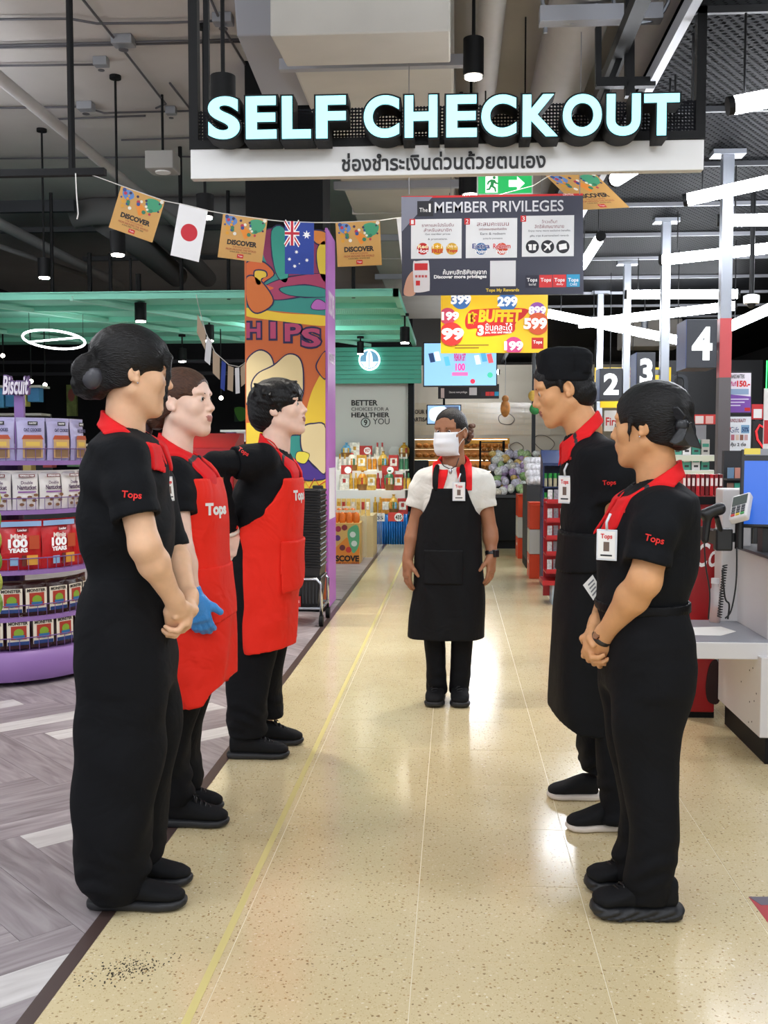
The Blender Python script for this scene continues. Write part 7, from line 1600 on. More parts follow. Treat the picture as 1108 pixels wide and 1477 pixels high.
    def view(s, p):
        """direction camera -> local point, in the person frame"""
        w = Matrix.Rotation(s.rz, 3, 'Z') @ Vector(p) + s.o
        return (s.Ri @ (w - Vector((0, 0, CAM_H)))).normalized()
    def badge(s, p, nrm, h=0.075, w=0.052, clip=True, up=(0, 0, 1)):
        n = Vector(nrm).normalized(); u = Vector(up).cross(n).normalized(); v = n.cross(u)
        B = Board(p, u, v)
        root = MB().prism([(-w/2, -h/2), (w/2, -h/2), (w/2, h/2), (-w/2, h/2)], B.P(0, 0, -0.002), u, v, n, 0.003).build('badge', PLAST, s.root, local=True, bevel=0.002)
        def pr(box, mm, nm, off=0.0015): 
            x0, y0, x1, y1 = box
            MB().prism([(x0, y0), (x1, y0), (x1, y1), (x0, y1)], B.P(0, 0, off), u, v, n, 0.0006).build(nm, mm, root, local=True)
        pr((-w*.42, -h*.44, w*.42, h*.44), PAPERW, 'card')
        o = B.text('Tops', (-w*.28, h*.16, w*.28, h*.36), 0.0024, REDP, root, px=False, bold=0.02); o.matrix_parent_inverse = Matrix.Identity(4)
        pr((-w*.14, -h*.20, w*.14, h*.10), flat('#6d5a50'), 'portrait', 0.0023); pr((-w*.28, -h*.36, w*.28, -h*.31), INK, 'print_line', 0.0023)
        if clip:
            MB().tube([B.P(0, h*.5, 0.001), B.P(0, h*.5 + 0.02, 0.004), B.P(0.008, h*.5 + 0.045, -0.004)], 0.004, 8).build('clip', PLAST, root, smooth='all', local=True)
        return root

def edge_mask(P, rows, hem_px, top_px, sides=None):
    """keep what lies forward of the edge rows (py, px), between hem and top"""
    pts = sorted((P.L(x, y).z, P.L(x, y).y) for (y, x) in rows); zs = np.array([p[0] for p in pts]); ys = np.array([p[1] for p in pts])
    zt = P.L(400, top_px).z; hz = [(P.L(x, y).y, P.L(x, y).z) for (x, y) in hem_px]; hz.sort(); hy = np.array([h[0] for h in hz]); hh = np.array([h[1] for h in hz])
    def f(x, y, z):
        e = np.interp(z.ravel(), zs, ys).astype(np.float32)[None, None, :]; h = np.interp(y.ravel(), hy, hh).astype(np.float32)[None, :, None]
        return np.maximum(np.maximum(e - y, z - zt), h - z) + 0 * x
    return f
def ribbon(P, pts, wdir, w, m, name, t=0.004, parent=None):
    mb = MB(); wd = Vector(wdir).normalized() * w / 2; pts = [Vector(p) for p in pts]; n = len(pts)
    mb.add([p + d for p in pts for d in (-wd, wd)], [(2*i, 2*i+1, 2*i+3, 2*i+2) for i in range(n - 1)])
    o = mb.build(name, m, parent or P.root, smooth='all', local=True); sm = o.modifiers.new('t', 'SOLIDIFY'); sm.thickness = t; sm.offset = 0
    sb = o.modifiers.new('s', 'SUBSURF'); sb.levels = 1; sb.render_levels = 1
    return o
def leg_pts(P, pel, foot):
    return (Vector(pel), Vector(pel).lerp(Vector(foot), 0.5), Vector(foot))
def tbox(tab, g=0.06):
    t = np.array(tab)
    return ([float((t[:, 1] - t[:, 3]).min() - g), float((t[:, 2] - t[:, 4]).min() - g), float(t[:, 0].min() - g)],
            [float((t[:, 1] + t[:, 3]).max() + g), float((t[:, 2] + t[:, 4]).max() + g), float(t[:, 0].max() + g)])

SK1 = skin_mat('skin_light_tan', '#e2b591', None); SK2 = skin_mat('skin_fair', '#ebc6b2', None); SK3 = skin_mat('skin_tan', '#cf9a76', None)
SK4 = skin_mat('skin_brown', '#a06e50', None); SK5 = skin_mat('skin_warm', '#d09a6c', None)

# ================= 1: black polo, wide trousers, hair in a low bun
def woman_front_left():
    P = Person('person in black polo and wide black trousers with low bun, nearest the cookie stand', (205, 1290), 1, SK1)
    P.head(193, 537, 0.0, yaw=26, pitch=-6, sc=1.02)
    nb = P.L(180, 618); P.neck(nb, 0.050, 0.060)
    sh = P.tab([(602,152,212,.085),(618,143,222,.150),(640,136,230,.172),(670,129,238,.18),(700,124,242,.18),(750,119,247,.172),(790,121,246,.16),(825,134,241,.145),(852,133,241,.15)])
    rs, re, rw = P.L(181,664,.150), P.L(209,788,.205), P.L(254,872,.085)
    ls, le, lw = P.L(196,664,-.150), P.L(248,788,-.19), P.L(274,868,-.015)
    P.arm(rs, re, rw, (.047,.043,.023)); P.arm(ls, le, lw, (.045,.042,.023))
    P.hand(rw, P.L(262,935,-.02) - rw, (-0.3,1,0.3), (-1,-0.3,-0.2), curl=(30,40,30), sc=0.98, tcurl=60)
    P.hand(lw, P.L(258,930,.06) - lw, (0.5,0.4,0.7), (0.6,-1,0), curl=(35,45,30), sc=0.98, tcurl=40)
    hip = P.L(182,920)
    P.legs = [leg_pts(P, hip + Vector((q*.08,0,0)), P.L(165,1280) + Vector((q*.095,0,0))) for q in (-1,1)]
    P.body(sh)
    P.eyes()
    def ex(B, ell, cone):
        ell(B, (0,-0.02,0.05), (0.088,0.108,0.084), 0.03)
        # side-swept long fringe in front of the face, and a big low bun with its folded ends
        for q in (-1, 1):
            B.chain([P.F @ Vector(v) for v in ((q*.020,.070,.085),(q*.052,.088,.050),(q*.062,.090,-.005),(q*.060,.088,-.070),(q*.056,.084,-.112))], [.012,.012,.008,.005,.003], 0.012, flat=(P.hrot @ Vector((q,0.4,0)), 0.6))
        ell(B, (0,-0.110,-0.035), (0.052,0.050,0.060), 0.02)
        ell(B, (0.020,-0.142,-0.015), (0.040,0.036,0.046), 0.02)
        ell(B, (-0.01,-0.135,-0.058), (0.038,0.034,0.032), 0.015)
        B.noise(0.0035, lambda x, y, z: np.sin(x*120+z*60)*np.sin(y*110-z*70) * (y < P.hc.y - 0.07))
    P.hair(HAIRK, extra=ex, back=-0.060, fringe=-0.012)
    # hair tie
    c = P.F @ Vector((0.050,-0.120,-0.035)); ax = P.hrot @ Vector((0.5,1,0.1))
    MB().ball(c, (.016,.030,.034), 12, 8, rot=P.hrot).build('hair_tie', mat('grey_satin', '#3a3a40', 0.35), P.root, smooth='all', local=True)
    P.shirt(sh, [([rs, P.L(189,705,.182), P.L(198,747,.196)], [.064,.066,.066], True), ([ls, P.L(222,700,-.18), P.L(246,790,-.185)], [.064,.064,.056], True)], hem=P.L(180,852).z)
    P.collar(P.L(149,591), P.L(216,632), hw=.066)
    ribbon(P, [P.hit(P.shirt_o, P.L(x,y), (0,-1,0)) + Vector((0.006,.004,0)) for (x,y) in ((218,640),(222,655),(227,672))], (1,0,0), .024, REDC, 'placket')
    P.trousers(P.tab([(826,136,242,.146),(860,124,247,.165),(900,119,247,.178),(940,121,250,.182),(985,127,249,.18)]),
        [P.tab([(950,121,250,.092,q*.084),(1000,128,249,.093,q*.086),(1060,127,248,.098,q*.09),(1100,125,243,.1,q*.092),(1150,123,236,.1,q*.094),(1200,123,228,.1,q*.095),(1250,129,222,.098,q*.096),(1274,156,212,.082,q*.096)]) for q in (1,-1)], fold=.004)
    y0 = P.L(132,1305,.09).y; y1 = P.L(268,1305,.09).y; e = P.L(278,1270,-.09).y
    P.shoe((.092,y0,0), (.080,y1,0), w=.048, h=.07, st=.032); P.shoe((-.092,e-(y1-y0),0), (-.08,e,0), w=.048, h=.07, st=.032)
    P.stick_text('Tops', P.shirt_o, P.L(190,715,.2), P.view(P.L(190,715,.2)), (0,0.10,1), .054, REDP)
    c = P.hit(P.shirt_o, P.L(240,678,-.03), P.view(P.L(240,678))); P.badge(P.L(244,705,-0.05), (0.25,1,0.1), up=(0,0,1))
    # earring
    MB().ball(P.F @ Vector((.082,.002,-.036)), .003, 8, 6).build('earring', CHROME, P.root, smooth='all', local=True)
    return P
# ================= 2: red apron, brown hair tied back, blue glove
def woman_red_apron():
    P = Person('person in red bib apron with brown hair tied back and blue glove', (268, 1178), 1, SK2)
    P.head(266, 580, 0.0, yaw=-14, pitch=2, sc=1.02)
    nb = P.L(254, 650); P.neck(nb, 0.050, 0.060)
    sh = P.tab([(640,236,284,.085),(656,230,298,.15),(685,227,310,.172),(715,226,317,.178),(750,227,320,.165),(790,228,320,.155),(830,228,322,.16)])
    rs, re, rw = P.L(251,690,.150), P.L(262,795,.235), P.L(279,862,.225)
    ls, le, lw = P.L(262,690,-.150), P.L(280,795,-.225), P.L(300,862,-.215)
    P.arm(rs, re, rw, (.046,.040,.023)); P.arm(ls, le, lw, (.045,.040,.023))
    P.hand(rw, P.L(294,912,.21) - rw, (0,1,.2), (-1,.2,0), curl=(20,25,20), sc=.95)
    P.hand(lw, P.L(310,910,-.2) - lw, (0,1,.3), (1,.2,0), curl=(30,35,25), sc=.95)
    hip = P.L(272,900)
    P.legs = [leg_pts(P, hip + Vector((q*.08,0,0)), P.L(262,1160) + Vector((q*.085,0,0))) for q in (-1,1)]
    P.body(sh); P.eyes(brow=mat('brown_brow','#3a2418',0.8))
    def ex(B, ell, cone):
        ell(B, (0,-0.115,-0.045), (0.045,0.045,0.050), 0.025)
        B.noise(0.003, lambda x, y, z: np.sin(x*120+z*60)*np.sin(y*110-z*70) * (y < P.hc.y - 0.07))
    P.hair(HAIRB, extra=ex, back=-0.055, fringe=-.004, grow=0.985)
    MB().ball(P.F @ Vector((0.01,-0.165,-0.085)), (.040,.034,.045), 14, 10, rot=P.hrot).build('scrunchie', mat('plum_scrunchie', '#33242b', 0.6, bump=0.8, bscale=60), P.root, smooth='all', local=True)
    P.shirt(sh, [([rs, P.L(254,715,.178), P.L(257,742,.19)], [.062,.062,.060], True), ([ls, P.L(268,720,-.18), P.L(274,770,-.19)], [.06,.06,.056], True)], hem=P.L(270,830).z)
    P.collar(P.L(231,624), P.L(296,664), hw=.066)
    at_ = P.tab([(688,228,313,.176),(715,227,320,.182),(750,228,324,.17),(790,228,325,.165),(850,226,330,.178),(890,226,333,.19),(960,230,334,.20),(1014,234,334,.205)])
    rows = [(680,282),(700,277),(722,270),(749,257),(775,242),(800,236),(1020,236)]
    solids = lambda B, off: B.loft(at_, 0, off=off, n=2.5, fold=lambda x, y, z: (0.008 * wr(30,26,3,.5)(x,y,z) * np.clip((1.0 - z) * 2.5, .25, 1.6)).astype(np.float32))
    ap = P.shell('apron', REDA, solids, edge_mask(P, rows, [(240,1014),(312,1000),(320,985),(338,972)], 687), -0.008, 0.006, box=tbox(at_))
    for q in (1, -1):
        a = P.hit(ap, P.L(281,688,.1 * q) , (0,-1,0)); a = Vector((q*.105, a.y, P.L(281,687).z))
        ribbon(P, [a - Vector((0,0,.01)), a + Vector((-.012*q,-.03,.05)), P.L(268,652) + Vector((q*.075,.004,0)), P.L(247,642) + Vector((q*.062,-.0,.006)), P.L(236,640) + Vector((q*.035,-.012,0))], (1,.35*q,0), .022, REDA, 'strap', parent=ap)
        MB().cyl(a + Vector((q*.004,.006,-.012)), a + Vector((q*.005,.010,-.012)), .006, 12).build('strap_button', mat('dull_brass','#8d6a3c',.35,metal=1), ap, local=True)
    rows2 = [(812,287),(830,286),(900,287),(1020,287)]
    solids2 = lambda B, off: B.loft(at_, 0, off=off, n=2.5)
    P.shell('pocket', REDA, solids2, edge_mask(P, rows2, [(285,895),(325,892),(338,885)], 813), 0.0, 0.014, box=tbox(at_), noise=.0015, parent=ap)
    v = P.view(P.L(305,735)); P.stick_text('Tops', ap, P.L(306,736,.03), (v + Vector((-.35,-.55,0))).normalized(), (0,0,1), .115, PAPERW, parent=ap, bold=.05)
    P.trousers(P.tab([(800,230,320,.155),(850,227,324,.17),(900,226,324,.178),(940,228,318,.18)]),
        [P.tab([(920,230,316,.085,q*.082),(1000,238,298,.082,q*.084),(1050,240,286,.08,q*.085),(1095,238,279,.078,q*.086),(1130,237,285,.076,q*.086),(1146,245,282,.062,q*.086)]) for q in (1,-1)], fold=.004)
    y0 = P.L(231,1186,.085).y; y1 = P.L(330,1186,.085).y; e = P.L(323,1162,-.085).y
    P.shoe((.085,y0,0), (.08,y1,0), w=.046, h=.084, st=.03, laces=True); P.shoe((-.085,e-(y1-y0),0), (-.08,e,0), w=.046, h=.084, st=.03, laces=True)
    # blue glove over the nearer hand
    B = Solid([.05,-.1,.5],[.36,.35,.9],.005)
    op = P.ops[-2]; op(B); B.cone(rw - (P.L(294,912,.21) - rw).normalized()*.05, rw, .027,.028,.02)
    B.D -= .004; B.plane(rw - (P.L(294,912,.21) - rw).normalized()*.035, (rw - P.L(294,912,.21)))
    B.build('glove', mat('blue_nitrile', '#3f8fd8', .4, bump=.3, bscale=120), P.root)
    return P
# ================= 3: red apron, short black hair, looking up
def man_red_apron():
    P = Person('person in red apron and long dark sleeves with hand on hip, looking up', (380, 1082), 1, SK2)
    P.head(405, 589, 0.0, yaw=-8, pitch=9, sc=1.02)
    nb = P.L(397, 648); P.neck(nb, 0.056, 0.066)
    sh = P.tab([(638,380,418,.09),(652,366,424,.165),(680,349,430,.20),(710,340,433,.205),(740,337,430,.195),(770,338,425,.18),(805,338,421,.175)])
    rs, re, rw = P.L(378,664,.172), P.L(307,670,.30), P.L(336,772,.14)
    ls, le, lw = P.L(390,673,-.175), P.L(384,760,-.20), P.L(392,840,-.16)
    P.arm(rs, re, rw, (.050,.043,.028)); P.arm(ls, le, lw, (.05,.042,.027))
    P.hand(rw, (-.05,.05,-1), (.2,1,0), (-1,-.3,.1), curl=(15,20,15), sc=1.02)
    P.hand(lw, (0,.05,-1), (0,1,0), (1,0,0), curl=(20,25,15), sc=1.02)
    hip = P.L(382,880)
    P.legs = [leg_pts(P, hip + Vector((.09,0,0)), P.L(362,1050) + Vector((.113,0,0))), leg_pts(P, hip + Vector((-.09,0,0)), P.L(384,1040) + Vector((-.112,0,0)))]
    P.body(sh, lip=LIPD); P.eyes(look=0, thick=.0045, lash=False)
    def ex(B, ell, cone):
        ell(B, (0,-0.025,0.045), (0.094,0.118,0.088), 0.03)
        ell(B, (0,-0.085,-0.02), (0.080,0.062,0.072), 0.03)
        rnd = random.Random(4)
        for i in range(34):    # loose tufts
            a = rnd.uniform(-2.6, 2.6); h = rnd.uniform(.03,.10); r = .085
            c0 = Vector((math.sin(a)*r*.9, math.cos(a)*r*1.05 - .02, h)); c1 = c0 + Vector((math.sin(a)*.02 + rnd.uniform(-.02,.02), math.cos(a)*.022, rnd.uniform(-.035,.022)))
            cone(B, c0, c1, .012, .004, .022)
        for x in (-.055,-.03,-.005,.02,.045): cone(B, (x,.070,.085), (x+.006,.098,.045 + abs(x)*.1), .016, .005, .008)
        for q in (-1,1): cone(B, (q*.079,.018,.03), (q*.078,.022,-.02), .010, .004, .006)
    P.hair(HAIRS, extra=ex, back=-0.085, fringe=0.012, amp=.0012)
    P.shirt(sh, [([rs, rs.lerp(re,.30), rs.lerp(re,.56)], [.072,.072,.066], True), ([ls, ls.lerp(le,.4), ls.lerp(le,.75)], [.07,.07,.064], True)], hem=P.L(380,805).z)
    for (a, b, c, n_) in ((rs, re, rw, 1), (ls, le, lw, -1)):   # tight long under-sleeve
        q = b.lerp(c, .93); pts = [a.lerp(b,.4), b, b.lerp(c,.3), q]
        lo = [min(p[i] for p in pts)-.1 for i in range(3)]; hi = [max(p[i] for p in pts)+.1 for i in range(3)]
        B = Solid(lo, hi, .006); B.chain(pts, [.054,.050,.049,.034], .02); B.plane(q, c - b); B.noise(.003, wr(60,60,60)); B.build('undersleeve', BLACK, P.root)
    MB().lathe([(.034,-.008),(.037,0),(.034,.008)], (0,0,0), 20).build('wristband', mat('cream_band','#d9cfbf',.6), P.root, smooth='all', local=True).matrix_local = Matrix.Translation(re.lerp(rw,.95)) @ (rw-re).to_track_quat('Z','Y').to_matrix().to_4x4()
    P.collar(P.L(381,628), P.L(421,662), hw=.072)
    at_ = P.tab([(688,352,434,.20),(720,345,436,.20),(758,345,434,.188),(790,345,433,.185),(840,346,431,.188),(860,349,425,.19),(934,351,424,.195)])
    rows = [(680,420),(700,416),(720,404),(740,386),(752,370),(758,356),(800,357),(940,362)]
    solids = lambda B, off: B.loft(at_, 0, off=off, n=2.5, fold=lambda x, y, z: (0.005 * wr(24,28,9,1.5)(x,y,z) * np.clip((1.15 - z) * 2, .25, 1.4)).astype(np.float32))
    ap = P.shell('apron', REDA, solids, edge_mask(P, rows, [(340,934),(364,934),(424,926)], 686), -0.008, 0.007, box=tbox(at_))
    P.shell('pocket', REDA, solids, edge_mask(P, [(760,415),(800,414),(850,416)], [(410,850),(440,846)], 776), 0.0, 0.020, box=tbox(at_), noise=.003, parent=ap)
    for q in (1,-1):
        a = Vector((q*.10, P.L(420,690).y, P.L(420,690).z))
        ribbon(P, [a, P.L(416,668) + Vector((q*.095,.0,0)), P.L(404,646) + Vector((q*.085,.004,.004)), P.L(392,634) + Vector((q*.066,0,.004)), P.L(384,632) + Vector((q*.04,-.012,0))], (1,.4*q,0), .020, REDA, 'strap', parent=ap)
    ribbon(P, [P.L(357,757) + Vector((.187,0,0)), P.L(348,755) + Vector((.17,0,0)), P.L(341,756) + Vector((.11,-.01,0)), P.L(338,756) + Vector((0,-.02,0))], (0,0,1), .022, REDA, 'waist_tie', parent=ap)
    P.stick_text('Tops', ap, P.L(428,716,.07), (-.55,-.85,0), (0,0,1), .12, PAPERW, parent=ap, bold=.05)
    P.stick_text('Tops', P.shirt_o, P.L(351,652,.23), P.view(P.L(351,652,.23)), (0,.55,.83), .05, REDP)
    P.trousers(P.tab([(770,337,422,.175),(818,329,423,.182),(880,331,420,.188),(915,333,416,.19)]),
        [P.tab([(890,331,412,.09,.09),(960,335,398,.085,.1),(1000,335,393,.082,.108),(1030,334,390,.078,.112),(1051,340,388,.066,.115)]),
         P.tab([(890,334,416,.09,-.09),(960,350,406,.085,-.1),(1000,358,402,.078,-.108),(1043,368,403,.060,-.112)])], fold=.004)
    y0, y1 = P.L(331,1092,.115).y, P.L(417,1092,.115).y; e = P.L(438,1070,-.115).y
    P.shoe((.12,y0,0), (.105,y1,0), w=.048, h=.084, st=.03, laces=True); P.shoe((-.115,e-(y1-y0),0), (-.11,e,0), w=.048, h=.084, st=.03, laces=True)
    return P
# ================= 4: white shirt, black apron, face mask
def woman_mask():
    P = Person('person in white shirt and long black apron wearing a face mask, mid aisle', (646, 1011), 0, SK4)
    P.head(650, 623, 0.0, yaw=-24, pitch=-4, sc=1.04)
    nb = P.L(655, 668); nb.y = -0.02; P.neck(nb, 0.052, 0.060)
    sh = P.tab([(664,638,674,.06),(673,618,692,.088),(686,606,703,.106),(705,607,702,.12),(740,609,693,.125),(780,606,692,.115),(810,602,694,.125)])
    rs, re, rw = P.L(614,694), P.L(597,764), P.L(588,808,.05)
    ls, le, lw = P.L(695,694), P.L(707,766), P.L(709,801,.04)
    for v in (rs, ls): v.y = -.01
    P.arm(rs, re, rw, (.044,.038,.026)); P.arm(ls, le, lw, (.044,.038,.026))
    P.hand(rw, (.02,.10,-1), (-.5,1,0), (-1,-.3,0), curl=(12,16,12), sc=1.0); P.hand(lw, (.03,.12,-1), (.5,1,0), (1,-.3,0), curl=(12,16,12), sc=1.0)
    h1, h2 = P.L(627,880), P.L(667,880); f1, f2 = P.L(631,1000), P.L(662,1000)
    P.legs = [leg_pts(P, h1, f1), leg_pts(P, h2, f2)]
    P.body(sh); P.eyes(look=-8, brow=BROW)
    def ex(B, ell, cone):
        ell(B, (-.02,-0.130,-0.02), (0.050,0.045,0.055), 0.02)
        B.noise(0.003, lambda x, y, z: np.sin(x*120+z*60)*np.sin(y*110-z*70) * (y < P.hc.y - 0.06))
    P.hair(HAIRD, extra=ex, back=-0.055, fringe=-.020, grow=.97)
    mb = MB(); rnd = random.Random(3)
    for i in range(9): mb.ball(P.F @ Vector((-.055 + rnd.uniform(-.015,.015), -.125 + rnd.uniform(-.03,.03), -.01 + rnd.uniform(-.04,.045))), (.016,.02,.014), 8, 6)
    mb.build('scrunchie', mat('brown_scrunchie', '#6b4a3a', .6, bump=.5, bscale=90), P.root, smooth='all', local=True)
    # pleated mask
    nu, nv = 17, 15; vs = []
    for j in range(nv):
        v = j / (nv - 1); z = .002 - v * .119
        for i in range(nu):
            u = (i / (nu - 1)) * 2 - 1; x = u * (.066 - .010 * abs(v - .5)); 
            bul = (1 - u * u) ** .6 if abs(u) < 1 else 0
            y = .052 + .070 * bul * (.80 + .28 * math.sin(PI * min(1, v * 1.08 + .05))) + .0028 * math.sin(v * 18) * bul
            if v > .85: y -= (v - .85) * .14
            vs.append(P.F @ Vector((x, y, z)))
    m = MB().add(vs, [(j*nu+i, j*nu+i+1, (j+1)*nu+i+1, (j+1)*nu+i) for j in range(nv-1) for i in range(nu-1)]).build('face_mask', mat('white_mask', '#eceef2', .7, bump=.15, bscale=300), P.root, smooth='all', local=True)
    sm = m.modifiers.new('t', 'SOLIDIFY'); sm.thickness = .003; sm.offset = 1
    for q in (-1, 1):
        MB().tube([P.F @ Vector(v) for v in ((q*.062,.056,-.004),(q*.074,.03,.006),(q*.083,-.004,.022),(q*.086,-.024,.004),(q*.080,-.010,-.024),(q*.070,.03,-.052),(q*.058,.056,-.088))], .0016, 6).build('ear_loop', PAPERW, m, local=True)
    P.shirt(sh, [([rs, P.L(604,706), P.L(598,731)], [.048,.050,.046], True), ([ls, P.L(701,706), P.L(703,731)], [.048,.050,.049], True)], m=WHITEC, name='shirt', hem=P.L(650,806).z, fold=.004)
    P.collar(nb + Vector((0,-.062,.055)), P.L(650,682,.10), hw=.074, fdrop=.066, gap=.02, stripe=False, reach=.105)
    # necklace
    pts = [P.L(x, y, l) for x, y, l in ((634,662,.045),(640,672,.085),(650,677,.105),(658,672,.092),(662,661,.05))]
    k = MB().tube(pts, .0028, 6).build('necklace', mat('dark_cord','#2b211c',.6), P.root, smooth='all', local=True)
    MB().ball(P.L(650,680,.112), (.009,.006,.016), 10, 8).build('pendant', CHROME, k, smooth='all', local=True)
    at_ = P.tab([(703,606,704,.128),(744,607,692,.135),(786,601,694,.135),(830,598,696,.145),(880,594,698,.16),(919,590,699,.17)])
    zt = P.L(650,703).z; zh = P.L(650,917).z
    ed = sorted((P.L(650,y).z, P.L(l,y).x, P.L(r,y).x) for y, l, r in ((700,625,672),(720,620,679),(735,613,686),(748,604,697),(760,560,740),(920,560,740)))
    zs = np.array([e[0] for e in ed]); xa = np.array([max(e[1], e[2]) for e in ed]); xb = np.array([min(e[1], e[2]) for e in ed])
    def mask(x, y, z):
        a = np.interp(z.ravel(), zs, xa).astype(np.float32)[None,None,:]; b = np.interp(z.ravel(), zs, xb).astype(np.float32)[None,None,:]
        return np.maximum(np.maximum(np.maximum(x - a, b - x), np.maximum(z - zt, zh - z)), -0.02 - y)
    solids = lambda B, off: B.loft(at_, 0, off=off, n=2.6, fold=lambda x, y, z: (0.005 * np.sin(x*42 + 3*np.sin(z*5)) * np.clip((1.0 - z) * 2, .1, 1.5) + 0*y).astype(np.float32))
    ap = P.shell('apron', APRONK, solids, mask, -.008, .006, box=tbox(at_))
    pz0, pz1 = P.L(650,790).z, P.L(650,838).z; px0, px1 = P.L(612,800).x, P.L(668,800).x
    P.shell('pocket', APRONK, solids, lambda x, y, z: np.maximum(np.maximum(np.maximum(x - max(px0,px1), min(px0,px1) - x), np.maximum(z - pz0 - .05*(x-min(px0,px1))*0, pz1 - z)), .02 - y), .0, .016, box=tbox(at_), parent=ap)
    for (x0, x1, q) in ((625,628,1),(672,668,-1)):
        a = P.L(x0 + (3 if q > 0 else -3),704,.135); b = P.L(x1,684,.122); c = P.L(x1 + (4 if q > 0 else -2),668,.06)
        ribbon(P, [a - Vector((0,0,.02)), a.lerp(b,.5) + Vector((0,.012,0)), b, c], (1,0,.25*q), .034, APRONK, 'strap', parent=ap)
    P.badge(P.L(662,709,.162), (0,1,.06), h=.098, w=.066)
    w = MB().lathe([(.030,-.013),(.0335,-.010),(.0335,.010),(.030,.013)], (0,0,0), 20).build('smartwatch', BLKP, P.root, smooth=True, local=True); wm = Matrix.Translation(lw - (lw-le).normalized()*.012) @ (lw-le).to_track_quat('Z','Y').to_matrix().to_4x4(); w.matrix_local = wm
    MB().box(lw + Vector((-.024,.022,.012)), (.034,.014,.040), rot=rotm(yaw=40)).build('watch_case', BLKP, w, bevel=.004).matrix_parent_inverse = wm.inverted()
    zt2 = P.L(650,800).z
    P.trousers(P.tab([(800,604,692,.115),(850,604,692,.125),(885,606,690,.125)]),
        [P.tab([(860,608,648,.085,0),(915,611,642,.078,0),(960,615,642,.072,0),(998,617,645,.07,0)]), P.tab([(860,646,690,.085,0),(915,652,684,.078,0),(960,650,679,.072,0),(998,648,677,.07,0)])], fold=.003)
    for a, b in ((P.L(631,1010).x, P.L(626,1010).x), (P.L(662,1010).x, P.L(664,1010).x)): P.shoe((a,-.085,0), (b,.175,0), w=.052, h=.085, st=.032, laces=True)
    # printed strip on the apron edge
    for k in range(12):
        y = 825 + k * 6; p = P.L(697 + k*.15, y, .035); MB().box(p, (.004,.012,.012)).build('edge_print', PAPERW if k % 4 else REDP, ap, local=True)
    return P
